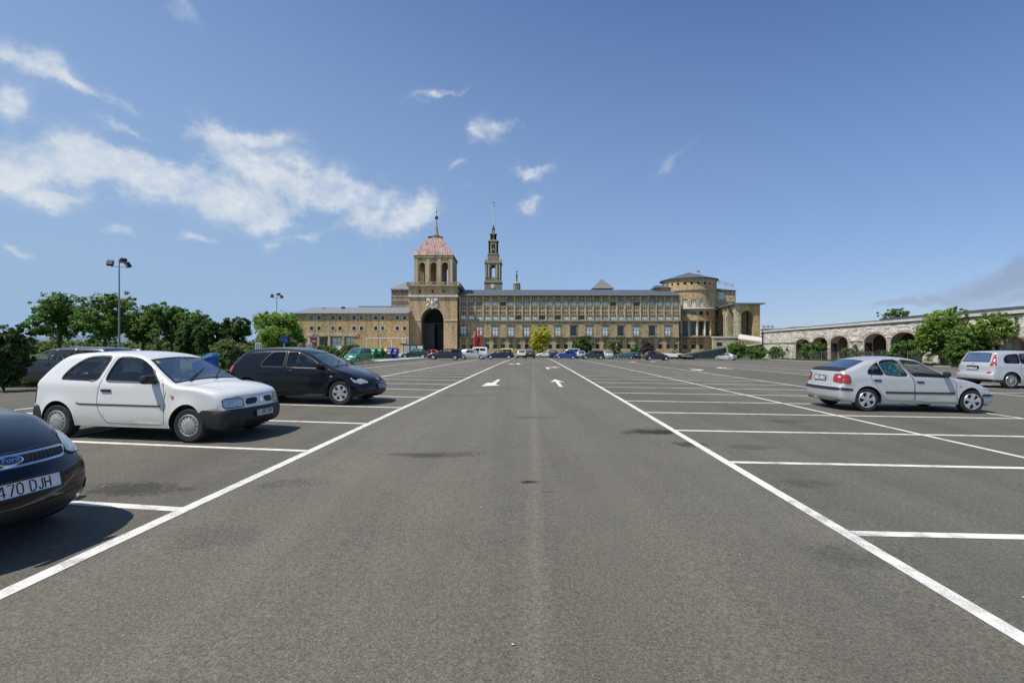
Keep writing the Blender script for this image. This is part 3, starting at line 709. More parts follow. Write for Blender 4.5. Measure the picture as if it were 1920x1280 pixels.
# --- small white three-door hatchback
SP_SMALL = dict(L=3.72, W=.79, belt=.93, tumble=.34, wheels=(.62, 2.98, .272), arch=.335, sill=.215, xfront=3.50, zrear=.88, bowf=.17, bowr=.07, crease=.004,
    prof=[(.10, .20, .05, .0), (.03, .24, .08, .0), (0, .36, .10, .01), (.01, .50, .10, .01), (.06, .56, .10, .01), (.07, .80, .10, .01), (.10, .93, .10, .015), (.30, 1.15, .09, .02), (.55, 1.36, .08, .025), (.85, 1.41, .08, .035),
          (1.40, 1.43, .10, .04), (1.85, 1.41, .10, .045), (2.10, 1.345, .09, .05), (2.42, 1.12, .07, .055), (2.72, .925, .055, .045), (2.95, .912, .06, .035), (3.25, .875, .065, .03), (3.50, .815, .08, .022), (3.60, .765, .10, .02), (3.65, .68, .10, .015), (3.665, .60, .10, .012), (3.675, .525, .09, .01), (3.72, .50, .10, .01), (3.725, .36, .10, .01), (3.68, .24, .08, 0), (3.58, .19, .05, 0)],
    windows=[dict(poly=[(.66, .955), (.70, 1.04), (.78, 1.14), (.90, 1.24), (1.04, 1.315), (1.20, 1.335), (1.455, 1.335), (1.33, .94)]),
             dict(poly=[(1.475, .94), (1.50, 1.10), (1.575, 1.325), (1.95, 1.325), (2.16, 1.24), (2.30, 1.10), (2.435, .92)])],
    doors=[[(1.40, .90), (1.47, 1.15), (1.535, 1.36), (1.97, 1.365), (2.21, 1.27), (2.37, 1.11), (2.52, .93), (2.56, .70), (2.56, .27), (1.55, .27), (1.40, .45), (1.355, .62)]],
    bumpers=[[(3.18, .10), (3.18, .42), (3.30, .515), (3.80, .53), (3.80, .10)], [(-.1, .10), (-.1, .52), (.22, .52), (.28, .42), (.28, .10)]], bumpz=(.53, .52),
    screen=(2.10, 2.70), rearglass=(.14, .52), rim='cap', rimmat=RIMDIRTY, rr=.175, cabin=(.85, 2.35), handles=[(1.52, .79)], mirror=(2.36, .93),
    patches=[('side_moulding', 'side', [(1.03, .555), (1.03, .575), (2.50, .575), (2.50, .555)], RUB, .008, 1), ('side_moulding', 'side', [(.98, .571), (1.0, .585), (1.02, .585), (1.02, .561)], RUB, .007, 1),
             ('headlight', 'front', [(-.70, .545), (-.70, .675), (-.66, .695), (-.43, .70), (-.39, .66), (-.385, .565), (-.41, .545)], LAMPGLASS, .004, 1),
             ('grille', 'front', [(-.33, .57), (-.345, .63), (-.30, .67), (-.12, .675), (-.08, .64), (-.13, .575)], GRILLE, .003, 1),
             ('badge', 'front', [(-.035, .60), (0, .58), (.035, .60), (.035, .655), (-.035, .655)], CHROME, .008, 0),
             ('indicator', 'side', [(2.67, .70), (2.67, .74), (2.715, .74), (2.715, .70)], AMBER, .014, 1),
             ('tail_light', 'side', [(.075, .56), (.075, .86), (.16, .86), (.13, .56)], LAMPRED, .006, 1),
             ('tail_light', 'rear', [(-.74, .57), (-.74, .84), (-.60, .84), (-.60, .57)], LAMPRED, .006, 1),
             ('air_intake', 'front', [(-.36, .25), (-.36, .33), (.36, .33), (.36, .25)], GRILLE, .003, 0)],
    gaps=[[(2.56, .68), (2.60, .90)]], wrapgaps=[('top', [(2.76, -.60), (3.1, -.60), (3.42, -.52)]), ('front', [(-.50, .725), (-.2, .715), (.2, .715), (.5, .725)])],
    plates=[('front', .42, 'O 6903 BW', .44, .11)])
# --- black three-door family hatchback
SP_BLACK = dict(L=4.18, W=.85, belt=.93, tumble=.36, wheels=(.80, 3.38, .312), arch=.36, sill=.21, xfront=3.92, zrear=.88, bowf=.24, bowr=.10, crease=.008,
    prof=[(.10, .21, .05, 0), (.02, .28, .09, 0), (0, .45, .12, .01), (.02, .60, .12, .01), (.10, .68, .12, .01), (.14, .88, .14, .015), (.22, 1.02, .14, .02), (.42, 1.22, .13, .03), (.62, 1.385, .11, .035), (.9, 1.44, .10, .04), (1.5, 1.475, .10, .045), (2.05, 1.45, .10, .05),
          (2.42, 1.34, .09, .055), (2.85, 1.12, .08, .06), (3.16, .965, .07, .055), (3.40, .90, .10, .04), (3.72, .80, .13, .03), (3.95, .70, .15, .02), (4.08, .60, .15, .015), (4.13, .53, .14, .01), (4.16, .45, .12, .01), (4.18, .34, .10, .01), (4.12, .22, .08, 0), (4.0, .18, .05, 0)],
    windows=[dict(poly=[(1.16, .955), (1.20, 1.08), (1.30, 1.22), (1.44, 1.345), (1.80, 1.355), (1.80, .95)], dark=1),
             dict(poly=[(1.86, .945), (1.86, 1.355), (2.12, 1.345), (2.38, 1.26), (2.62, 1.13), (2.93, .93)])],
    doors=[[(1.82, .95), (1.82, 1.39), (2.14, 1.385), (2.42, 1.30), (2.68, 1.16), (3.00, .96), (3.06, .80), (3.04, .28), (2.0, .28), (1.84, .5), (1.80, .7)]],
    screen=(2.42, 3.12), rearglass=(.26, .60), rim='6', rr=.20, cabin=(1.05, 2.8), handles=[(1.98, .845)], mirror=(2.88, .94), handlemat=None, mirrormat=None, rgdark=1,
    patches=[('headlight', 'side', [(3.74, .70), (3.82, .745), (4.2, .745), (4.2, .57), (3.95, .56)], LAMPGLASS, .004, 1),
             ('headlight', 'front', [(-.80, .57), (-.80, .70), (-.60, .695), (-.50, .60), (-.55, .56)], LAMPGLASS, .004, 1),
             ('grille', 'front', [(-.34, .585), (-.40, .67), (.40, .67), (.34, .585)], GRILLE, .004, 0), ('badge', 'front', [(-.06, .605), (-.06, .665), (.06, .665), (.06, .605)], CHROME, .010, 0),
             ('air_intake', 'front', [(-.42, .26), (-.46, .36), (.46, .36), (.42, .26)], GRILLE, .004, 0),
             ('indicator', 'side', [(3.10, .72), (3.11, .745), (3.17, .745), (3.18, .72)], LAMPGLASS, .012, 1),
             ('side_moulding', 'side', [(1.25, .555), (1.25, .60), (3.0, .60), (3.0, .555)], None, .014, 1),
             ('tail_light', 'side', [(.12, .75), (.12, 1.02), (.21, 1.02), (.36, .96), (.30, .78)], LAMPRED, .008, 1), ('tail_light', 'rear', [(-.79, .72), (-.79, 1.0), (-.64, 1.0), (-.60, .74)], LAMPRED, .008, 1)],
    gaps=[[(3.05, .80), (3.2, .93)], [(.16, .66), (.75, .68)], [(3.75, .52), (4.1, .53)]], wrapgaps=[('top', [(3.18, -.66), (3.6, -.62), (3.9, -.5)])], plates=[('front', .47, '3063 BVW', .50, .11)])
# --- silver five-door saloon-hatch seen from behind
SP_SILVER = dict(L=4.13, W=.845, belt=.92, tumble=.37, wheels=(.77, 3.35, .298), arch=.355, sill=.215, xfront=3.88, zrear=1.0, bowf=.22, bowr=.12, crease=.005,
    prof=[(.14, .22, .05, 0), (.03, .30, .08, 0), (0, .42, .10, .01), (0, .60, .10, .01), (.06, .66, .10, .01), (.09, .88, .10, .01), (.13, 1.03, .06, .01), (.24, 1.055, .06, .02), (.50, 1.16, .08, .035), (.85, 1.325, .09, .04), (1.20, 1.40, .10, .045), (1.65, 1.42, .10, .045), (2.0, 1.40, .10, .05),
          (2.20, 1.345, .09, .05), (2.55, 1.12, .08, .055), (2.88, .935, .07, .055), (3.10, .895, .09, .04), (3.45, .82, .11, .03), (3.80, .715, .13, .02), (3.98, .62, .13, .015), (4.04, .53, .12, .01), (4.11, .48, .10, .01), (4.13, .38, .10, .01), (4.06, .22, .07, 0), (3.95, .18, .05, 0)],
    windows=[dict(poly=[(.81, .955), (.82, 1.03), (.90, 1.12), (1.04, 1.22), (1.10, 1.25), (1.20, .935)]), dict(poly=[(1.235, .935), (1.14, 1.265), (1.30, 1.32), (1.58, 1.335), (1.79, .925)]),
             dict(poly=[(1.91, .925), (1.68, 1.335), (2.00, 1.325), (2.30, 1.20), (2.72, .90)])],
    doors=[[(.86, .88), (1.08, 1.28), (1.28, 1.36), (1.60, 1.37), (1.85, .93), (1.93, .80), (1.93, .29), (1.25, .29), (1.10, .45), (1.05, .62), (.92, .78)],
           [(1.865, .93), (1.64, 1.365), (2.02, 1.36), (2.34, 1.23), (2.78, .93), (2.95, .76), (2.97, .29), (1.945, .29), (1.945, .80)]],
    screen=(2.20, 2.85), rearglass=(.34, .86), rim='5', rr=.205, cabin=(1.0, 2.6), handles=[(1.03, .80), (2.08, .77)], mirror=(2.68, .92), rgdark=1, glassv=.87,
    patches=[('side_moulding', 'side', [(1.22, .475), (1.22, .52), (2.90, .52), (2.90, .475)], RUB, .012, 1), ('bumper_strip', 'side', [(3.74, .43), (3.74, .49), (4.08, .49), (4.08, .43)], RUB, .014, 1),
             ('bumper_strip', 'rear', [(-.80, .53), (-.80, .60), (.80, .60), (.80, .53)], RUB, .014, 0), ('bumper_strip', 'side', [(.04, .53), (.04, .60), (.36, .575), (.36, .53)], RUB, .014, 1),
             ('tail_light', 'side', [(.09, .72), (.09, .94), (.28, .92), (.31, .74), (.26, .70)], LAMPRED, .008, 1), ('tail_light', 'rear', [(-.79, .71), (-.79, .94), (-.52, .94), (-.50, .74)], LAMPRED, .008, 1),
             ('reversing_light', 'rear', [(-.72, .85), (-.72, .89), (-.64, .89), (-.64, .85)], LAMPWHITE, .012, 1), ('spoiler', 'top', [(.14, -.66), (.14, .66), (.32, .68), (.32, -.68)], RUB, .03, 0),
             ('headlight', 'side', [(3.80, .60), (3.82, .68), (4.0, .66), (4.02, .58)], LAMPGLASS, .004, 1), ('headlight', 'front', [(-.78, .55), (-.78, .68), (-.52, .68), (-.5, .56)], LAMPGLASS, .004, 1),
             ('indicator', 'side', [(3.04, .66), (3.04, .685), (3.08, .685), (3.08, .66)], LAMPRED, .010, 1)],
    gaps=[[(2.97, .76), (3.0, .90)], [(.07, .66), (.45, .66)], [(.28, .70), (.33, 1.05)]], wrapgaps=[('top', [(2.9, -.66), (3.3, -.63), (3.8, -.56)]), ('rear', [(-.50, .66), (.50, .66)])], plates=[('rear', .83, 'O 4382 CB', .50, .11)])
# --- silver tall people carrier seen from behind
SP_MPV = dict(L=4.33, W=.91, belt=1.0, tumble=.26, wheels=(.86, 3.50, .325), arch=.385, sill=.24, xfront=4.05, zrear=1.50, bowf=.24, bowr=.12, crease=.008,
    prof=[(.14, .26, .05, 0), (.03, .33, .08, 0), (0, .46, .10, .01), (.01, .60, .10, .01), (.07, .65, .10, .01), (.08, .95, .12, .015), (.13, 1.04, .12, .02), (.32, 1.42, .10, .03), (.40, 1.53, .09, .03), (.62, 1.565, .10, .04), (1.3, 1.60, .11, .045), (2.1, 1.59, .11, .05), (2.5, 1.50, .10, .05),
          (2.95, 1.22, .09, .055), (3.30, 1.02, .08, .05), (3.6, .95, .11, .04), (3.95, .84, .14, .03), (4.15, .70, .15, .02), (4.24, .58, .14, .01), (4.31, .48, .12, .01), (4.33, .36, .10, .01), (4.26, .22, .07, 0), (4.15, .18, .05, 0)],
    windows=[dict(poly=[(.62, 1.06), (.62, 1.22), (.74, 1.36), (.90, 1.42), (1.25, 1.45), (1.25, 1.05)], dark=1), dict(poly=[(1.29, 1.05), (1.29, 1.45), (2.02, 1.46), (2.06, 1.04)], dark=1), dict(poly=[(2.11, 1.04), (2.08, 1.46), (2.42, 1.43), (2.75, 1.25), (3.02, 1.03)])],
    doors=[[(1.27, 1.0), (1.27, 1.50), (2.05, 1.50), (2.09, 1.0), (2.10, .32), (1.42, .32), (1.27, .62)], [(2.10, 1.0), (2.06, 1.50), (2.44, 1.47), (2.80, 1.28), (3.10, 1.02), (3.16, .8), (3.14, .32), (2.11, .32)]],
    screen=(2.50, 3.26), rearglass=(('rear', 1.08), ('rear', 1.47)), rim='12', rr=.22, cabin=(1.0, 2.9), handles=[(1.42, .90), (2.27, .88)], mirror=(3.0, 1.05), rgdark=1, glassv=.81,
    patches=[('tail_light', 'rear', [(-.85, .94), (-.83, 1.04), (-.76, 1.46), (-.66, 1.46), (-.72, 1.08), (-.70, .94)], LAMPRED, .010, 1), ('tail_light', 'side', [(.10, .96), (.16, 1.10), (.34, 1.46), (.41, 1.46), (.26, 1.1), (.22, .96)], LAMPRED, .010, 1),
             ('reversing_light', 'rear', [(-.80, 1.12), (-.79, 1.28), (-.72, 1.28), (-.745, 1.12)], LAMPWHITE, .014, 1), ('reflector', 'rear', [(-.80, .62), (-.80, .68), (-.62, .68), (-.62, .62)], LAMPRED, .012, 1), ('plate_recess', 'rear', [(-.30, .76), (-.30, .93), (.30, .93), (.30, .76)], RUB, .002, 0),
             ('badge', 'rear', [(-.05, .985), (-.05, 1.02), (.05, 1.02), (.05, .985)], CHROME, .010, 0), ('bumper_strip', 'rear', [(-.84, .27), (-.84, .36), (.84, .36), (.84, .27)], RUB, .010, 0), ('bumper_strip', 'side', [(.05, .27), (.05, .35), (.47, .35), (.47, .27)], RUB, .010, 1),
             ('headlight', 'side', [(3.95, .68), (3.97, .80), (4.15, .74), (4.2, .64)], LAMPGLASS, .004, 1)],
    gaps=[[(.30, .66), (.50, .66)]], wrapgaps=[('rear', [(-.80, .66), (.80, .66)]), ('rear', [(-.68, .70), (-.70, .92)]), ('rear', [(.68, .70), (.70, .92)])], plates=[('rear', .82, '7419 DPK', .50, .11)])
# --- dark blue hatchback whose nose fills the near corner
SP_NOSE = dict(L=3.92, W=.79, belt=.95, tumble=.34, wheels=(.70, 3.18, .295), arch=.355, sill=.21, xfront=3.55, zrear=.95, bowf=.30, bowr=.08, crease=.006, taperf=.06,
    prof=[(.10, .21, .05, 0), (.02, .28, .09, 0), (0, .45, .12, .01), (.05, .80, .12, .01), (.12, 1.0, .12, .02), (.30, 1.30, .12, .03), (.55, 1.42, .10, .04), (1.4, 1.46, .10, .045), (2.0, 1.42, .10, .05),
          (2.3, 1.30, .09, .055), (2.75, 1.03, .08, .055), (2.90, .985, .09, .05), (3.20, .945, .13, .045), (3.50, .86, .16, .04), (3.68, .775, .16, .03), (3.78, .70, .15, .02), (3.84, .62, .14, .015), (3.90, .55, .13, .01), (3.92, .42, .12, .01), (3.88, .26, .08, 0), (3.76, .18, .05, 0)],
    windows=[dict(poly=[(.60, .98), (.66, 1.16), (.86, 1.34), (1.40, 1.36), (1.40, .97)]), dict(poly=[(1.46, .97), (1.46, 1.36), (1.90, 1.35), (2.2, 1.2), (2.52, .97)])],
    doors=[[(1.43, .92), (1.43, 1.40), (1.92, 1.39), (2.25, 1.24), (2.60, .98), (2.70, .8), (2.70, .28), (1.6, .28), (1.43, .5)]],
    screen=(2.3, 2.74), rearglass=(.16, .42), rim='6', rr=.19, cabin=(.85, 2.4), handles=[(1.6, .83)], mirror=(2.45, .97), mirrormat=None,
    patches=[('headlight', 'front', [(-.86, .66), (-.86, .84), (-.72, .885), (-.60, .84), (-.47, .665), (-.55, .625)], LAMPGLASS, .006, 1), ('headlight', 'side', [(3.30, .80), (3.36, .88), (3.56, .90), (3.9, .74), (3.9, .62), (3.6, .66)], LAMPGLASS, .006, 1),
             ('grille_surround', 'front', [(-.44, .63), (-.50, .715), (.50, .715), (.44, .63)], CHROME, .006, 0), ('grille', 'front', [(-.425, .645), (-.475, .70), (.475, .70), (.425, .645)], GRILLE, .012, 0),
             ('air_intake', 'front', [(-.52, .26), (-.58, .35), (.58, .35), (.52, .26)], GRILLE, .004, 0), ('fog_light', 'front', [(-.76, .30), (-.76, .38), (-.64, .38), (-.64, .30)], GRILLE, .005, 1)],
    wrapgaps=[('top', [(2.82, -.64), (3.2, -.62), (3.5, -.56)]), ('front', [(-.80, .60), (-.66, .58), (-.60, .43)]), ('front', [(.80, .60), (.66, .58), (.60, .43)]), ('front', [(-.55, .735), (0, .728), (.55, .735)])],
    plates=[('front', .50, '', .52, .11)])

white = paint('white_paint', (.73, .73, .68), 0, .35, .45)
black = paint('black_paint', (.004, .0045, .006), .0, .25, .02, .55)
silver = paint('silver_paint', (.50, .515, .50), .30, .40, .12)
silver2 = paint('pale_silver_paint', (.55, .555, .55), .35, .36, .08)
navy = paint('dark_blue_paint', (.0025, .0035, .009), .0, .22, .02, .5)
SP_BLACK['handlemat'] = SP_BLACK['mirrormat'] = black; SP_NOSE['mirrormat'] = navy
SP_BLACK['patches'] = [tuple(black if q is None else q for q in p) for p in SP_BLACK['patches']]
SP_MPV['handlemat'] = SP_MPV['mirrormat'] = silver2

def from_wheel(x, y, yaw, sp):
    """centre of a car whose near front wheel touches the ground at x, y"""
    a = R(yaw); lx = sp['wheels'][1] - sp['L'] / 2; ly = -sp['W'] + .1
    return x - (lx * math.cos(a) - ly * math.sin(a)), y - (lx * math.sin(a) + ly * math.cos(a))
c1, s1 = make_car('white_hatchback', SP_SMALL, white, 'old white three-door hatchback with black bumpers and muddy grey hubcaps')
x, y = from_wheel(*G(362, 829)[:2], -7, SP_SMALL); put(c1, x, y, -7); c1.matrix_world = c1.matrix_world @ Matrix.Scale(.985, 4)
c2, s2 = make_car('black_hatchback', SP_BLACK, black, 'glossy black three-door hatchback with silver six-spoke wheels beside the white hatchback')
x, y = from_wheel(*G(640, 759)[:2], -7, SP_BLACK); put(c2, x, y, -7)
c3, s3 = make_car('silver_hatchback', SP_SILVER, silver, 'silver five-door hatchback with black rear spoiler and a blue sunshade in its back window')
x, y = from_wheel(*G(1815, 774)[:2], -3, SP_SILVER); put(c3, x + .03, y, -3)
c4, s4 = make_car('silver_people_carrier', SP_MPV, silver2, 'tall silver people carrier with high red tail lights, cut by the right frame edge')
def mpv_place():
    x, y, _ = G(1893, 728); a = R(-2); lx = SP_MPV['wheels'][0] - SP_MPV['L'] / 2; ly = -SP_MPV['W'] + .1
    put(c4, x - (lx * math.cos(a) - ly * math.sin(a)), y - (lx * math.sin(a) + ly * math.cos(a)), -2)
mpv_place(); c4.matrix_world = c4.matrix_world @ Matrix.Scale(1.045, 4)
c5, s5 = make_car('dark_blue_hatchback', SP_NOSE, navy, 'nose of a very dark blue hatchback with oval badge and plate ending in 470 DJH')
put(c5, -3.50 - SP_NOSE['L'] / 2 * math.cos(R(-7)), 3.42 + SP_NOSE['L'] / 2 * math.sin(R(7)), -7)
# blue patterned sunshade in the back window of the silver hatchback
SHADE = simple('sunshade_blue', (.10, .45, .72), .6); SHADEY = simple('sunshade_yellow', (.80, .78, .25), .6); SHADEG = simple('sunshade_green', (.30, .65, .58), .6)
sh = s3.patch('sunshade', 'side', [(1.20, .95), (1.13, 1.22), (1.30, 1.285), (1.56, 1.30), (1.69, .955)], SHADEY, c3, -.045, -1, .08, True, 0)
s3.patch('sunshade_print', 'side', [(1.24, .98), (1.18, 1.20), (1.32, 1.255), (1.53, 1.265), (1.64, .985)], SHADE, sh, -.040, -1, .08, True, 0)
for (a, b, q) in ((1.28, 1.05, .05), (1.42, 1.15, .06), (1.36, 1.02, .04), (1.52, 1.06, .05), (1.30, 1.17, .04), (1.46, 1.22, .035)):
    s3.patch('sunshade_print', 'side', [(a - q, b - q * .7), (a - q * .5, b + q), (a + q, b + q * .5), (a + q * .6, b - q)], SHADEG if q < .05 else SHADEY, sh, -.036, -1, .08, True, 0)
# badge and full plate lettering of the dark blue nose
def on_front(s, root, y, z, off):
    p = s.chart('front', [(y, z)])[0]; n = s.normal('front', [(y, z)])[0]
    o = bpy.data.objects.new('badge', None); link(o, root); o.location = (p[0] - s.L / 2 + n[0] * off, p[1] + n[1] * off, p[2] + n[2] * off)
    o.rotation_euler = (R(90) - math.asin(float(n[2])), 0, R(90) + math.atan2(n[1], n[0])); return o
bd = on_front(s5, c5, 0, .672, .022)
mb = MB(); mb.lathe([(.001, .004), (.082, .004), (.09, .0), (.09, -.02)], 32); mb.V = [(v[0], v[1] * .42, v[2]) for v in mb.V]; mb.build('badge_rim', CHROME, bd, smooth=True)
mb = MB(); mb.lathe([(.001, .007), (.074, .007), (.078, .003)], 32); mb.V = [(v[0], v[1] * .40, v[2]) for v in mb.V]; mb.build('badge_field', simple('badge_blue', (.01, .02, .09), .2, coat=1.0), bd, smooth=True)
tt = text_mesh('Ford', .058, 'lettering', CHROME, bd, shear=.25); tt.location.z = .0085
pl = [o for o in c5.children if o.name.startswith('number_plate')][0]
GL = {'4': [[(.62, 0), (.62, 1)], [(.5, 1), (0, .28), (.85, .28)]], '7': [[(0, 1), (.75, 1), (.25, 0)]], '0': [[(.2, 0), (.0, .2), (.0, .8), (.2, 1), (.5, 1), (.7, .8), (.7, .2), (.5, 0), (.2, 0)]],
      'D': [[(0, 0), (0, 1), (.42, 1), (.72, .75), (.72, .25), (.42, 0), (0, 0)]], 'J': [[(.0, .22), (.15, .02), (.38, .02), (.52, .2), (.52, 1)]], 'H': [[(0, 0), (0, 1)], [(.7, 0), (.7, 1)], [(0, .52), (.7, .52)]]}
xx = -.152
for ch in '470 DJH':
    if ch == ' ': xx += .030; continue
    q = MB(); hh, ww = .076, .052
    for ln in GL[ch]: q.tube([(xx + p[0] * ww, -hh / 2 + p[1] * hh, .0055) for p in ln], .0052, 6)
    q.V = [(v[0], v[1], .0055 + (v[2] - .0055) * .25) for v in q.V]; o = q.build('lettering', INK, pl); o['kind'] = 'stuff'; xx += ww * max(p[0] for ln in GL[ch] for p in ln) + .0165
# slanted grille mesh bars
mb = MB()
for i in range(26):
    y = -.44 + i * .035
    if abs(y) < .09: continue
    P = s5.chart('front', [(y, .648), (y + .02, .697)]); N = s5.normal('front', [(y, .67), (y, .67)])
    mb.bar(*[(p[0] - s5.L / 2 + n[0] * .016, p[1], p[2] + n[2] * .016) for p, n in zip(P, N)], .006)
mb.build('grille_bars', simple('grille_bar_grey', (.035, .035, .04), .4, metal=.6), c5)['kind'] = 'stuff'

st_k = s1.patch('inspection_sticker', 'top', [(2.16, -.56), (2.16, -.46), (2.22, -.46), (2.22, -.56)], simple('yellow_sticker', (.75, .45, .04), .6), c1, -.004, -1, .05, False, 0)
# ---------------------------------------------------------------- ground
m, nt, b = nodes('asphalt'); L_ = nt.links.new
tcn = nt.nodes.new('ShaderNodeTexCoord'); OBJ = tcn.outputs['Object']
def N_(scale, det=4, ro=.55, vec=None, dist=0):
    n = nt.nodes.new('ShaderNodeTexNoise'); n.inputs['Scale'].default_value = scale; n.inputs['Detail'].default_value = det; n.inputs['Roughness'].default_value = ro; n.inputs['Distortion'].default_value = dist
    L_(vec or OBJ, n.inputs['Vector']); return n.outputs[0]
def MA(op, a, b_=None, clamp=False):
    n = nt.nodes.new('ShaderNodeMath'); n.operation = op; n.use_clamp = clamp
    for i, v in enumerate((a, b_)):
        if v is None: continue
        if isinstance(v, (int, float)): n.inputs[i].default_value = v
        else: L_(v, n.inputs[i])
    return n.outputs[0]
def MR(v, a, c, d=0, e=1):
    n = nt.nodes.new('ShaderNodeMapRange'); n.inputs[1].default_value = a; n.inputs[2].default_value = c; n.inputs[3].default_value = d; n.inputs[4].default_value = e; L_(v, n.inputs[0]); return n.outputs[0]
stretch = nt.nodes.new('ShaderNodeMapping'); stretch.inputs['Scale'].default_value = (1, .16, 1); L_(OBJ, stretch.inputs[0])
fine = N_(140, 3, .7); mid = N_(28, 5, .65); patch_ = N_(.35, 5, .6, stretch.outputs[0]); blot = N_(1.1, 6, .6)
vor = nt.nodes.new('ShaderNodeTexVoronoi'); vor.inputs['Scale'].default_value = 85; L_(OBJ, vor.inputs['Vector'])
sepo = nt.nodes.new('ShaderNodeSeparateXYZ'); L_(OBJ, sepo.inputs[0])
base = MR(patch_, .3, .7, .096, .114)
v1 = MA('MULTIPLY', base, MR(fine, .28, .72, .55, 1.45)); v1 = MA('MULTIPLY', v1, MR(mid, .3, .7, .82, 1.18)); v1 = MA('MULTIPLY', v1, MR(N_(62, 2, .6), .3, .7, .68, 1.34)); v1 = MA('MULTIPLY', v1, MR(blot, .3, .7, .95, 1.05))
strk = nt.nodes.new('ShaderNodeMapping'); strk.inputs['Scale'].default_value = (1.3, .05, 1); strk.inputs['Rotation'].default_value = (0, 0, .044); L_(OBJ, strk.inputs[0]); v1 = MA('MULTIPLY', v1, MR(N_(1.0, 4, .6, strk.outputs[0]), .3, .7, .86, 1.12)); v1 = MA('MULTIPLY', v1, MR(N_(.13, 5, .62, None, .5), .35, .65, .90, 1.08))
stone = MA('MULTIPLY', MA('LESS_THAN', vor.outputs['Distance'], .22), MA('GREATER_THAN', N_(60, 2, .5), .60)); v1 = MA('ADD', v1, MA('MULTIPLY', stone, .10))
# paving seam down the middle of the lane, a little paler
lx = MA('SUBTRACT', sepo.outputs[0], MA('MULTIPLY', sepo.outputs[1], .044))
seam = MA('SUBTRACT', 1, MA('ABSOLUTE', MA('MULTIPLY', MA('SUBTRACT', lx, .02), 9.0)), True); v1 = MA('MULTIPLY', v1, MA('ADD', 1, MA('MULTIPLY', MA('MULTIPLY', seam, N_(3, 5, .7)), .42)))
side_ = MR(lx, 2.6, 2.8, 1.0, .88); v1 = MA('MULTIPLY', v1, side_); side_ = MR(lx, -3.35, -3.15, .90, 1.0); v1 = MA('MULTIPLY', v1, side_)
# oil and damp stains
for (px, py, rx, ry, k) in [(820, 851, .75, .20, .35), (770, 852, .5, .14, .3), (1215, 808, .62, .42, .80), (1295, 833, .30, .22, .6), (990, 903, .14, .07, .8), (1030, 921, .10, .05, .6), (1030, 783, .38, .18, .55), (240, 915, .6, .32, .5), (400, 1010, .5, .3, .15), (985, 782, .3, .2, .3), (560, 905, .5, .25, .25), (1500, 905, .5, .2, .3), (1650, 1040, .5, .25, .25), (1420, 838, .5, .2, .25), (1480, 790, .6, .25, .3), (640, 775, .5, .3, .3), (860, 740, 1.2, .4, .18)]:
    gx_, gy_, _ = G(px, py)
    dxx = MA('MULTIPLY', MA('SUBTRACT', sepo.outputs[0], gx_), 1 / rx); dyy = MA('MULTIPLY', MA('SUBTRACT', sepo.outputs[1], gy_), 1 / ry)
    d = MA('ADD', MA('MULTIPLY', dxx, dxx), MA('MULTIPLY', dyy, dyy)); d = MA('ADD', d, MA('MULTIPLY', MA('SUBTRACT', mid, .5), 3.4)); d = MA('ADD', d, MA('MULTIPLY', MA('SUBTRACT', blot, .5), 5.5))
    v1 = MA('MULTIPLY', v1, MA('SUBTRACT', 1, MA('MULTIPLY', MR(d, .9, .1), k)))
crk = nt.nodes.new('ShaderNodeTexVoronoi'); crk.feature = 'DISTANCE_TO_EDGE'; crk.inputs['Scale'].default_value = .22
wob = nt.nodes.new('ShaderNodeVectorMath'); wob.operation = 'MULTIPLY_ADD'; nn_ = nt.nodes.new('ShaderNodeTexNoise'); nn_.inputs['Scale'].default_value = 1.3; nn_.inputs['Detail'].default_value = 6; L_(OBJ, nn_.inputs['Vector'])
L_(nn_.outputs['Color'], wob.inputs[0]); wob.inputs[1].default_value = (.8, .8, 0); L_(OBJ, wob.inputs[2]); L_(wob.outputs[0], crk.inputs['Vector'])
crack = MA('MULTIPLY', MA('LESS_THAN', crk.outputs[0], .0022), MA('GREATER_THAN', N_(.5, 3, .5), .52)); v1 = MA('MULTIPLY', v1, MA('SUBTRACT', 1, MA('MULTIPLY', crack, .12)))
cb = nt.nodes.new('ShaderNodeCombineColor'); L_(MA('MULTIPLY', v1, 1.30), cb.inputs[0]); L_(MA('MULTIPLY', v1, 1.19), cb.inputs[1]); L_(MA('MULTIPLY', v1, .91), cb.inputs[2]); L_(cb.outputs[0], b.inputs['Base Color'])
b.inputs['Roughness'].default_value = .88; b.inputs['Specular IOR Level'].default_value = .35
bp = nt.nodes.new('ShaderNodeBump'); bp.inputs['Strength'].default_value = .55; bp.inputs['Distance'].default_value = .006; L_(MA('ADD', fine, MA('MULTIPLY', vor.outputs['Distance'], .8)), bp.inputs['Height']); L_(bp.outputs[0], b.inputs['Normal'])
ASPH = m
m, nt, b = nodes('road_paint'); L_ = nt.links.new; tcn = nt.nodes.new('ShaderNodeTexCoord'); OBJ = tcn.outputs['Object']
w1 = N_(90, 4, .7); w2 = N_(6, 5, .65)
col = nt.nodes.new('ShaderNodeValToRGB'); col.color_ramp.elements[0].position = .32; col.color_ramp.elements[0].color = (.22, .21, .19, 1); col.color_ramp.elements[1].position = .48; col.color_ramp.elements[1].color = (.74, .715, .64, 1)
w3 = N_(.8, 3, .5); L_(MA('ADD', MA('ADD', MA('MULTIPLY', w1, .50), MA('MULTIPLY', w2, .45)), MA('MULTIPLY', MA('SUBTRACT', w3, .5), .25)), col.inputs[0]); L_(col.outputs[0], b.inputs['Base Color']); b.inputs['Roughness'].default_value = .8
bp = nt.nodes.new('ShaderNodeBump'); bp.inputs['Strength'].default_value = .5; bp.inputs['Distance'].default_value = .004; L_(w1, bp.inputs['Height']); L_(bp.outputs[0], b.inputs['Normal'])
LINE = m
GRASS_G = simple('ground_grass', (.075, .105, .030), .95, noise=.5, nscale=.6, bump=.3)
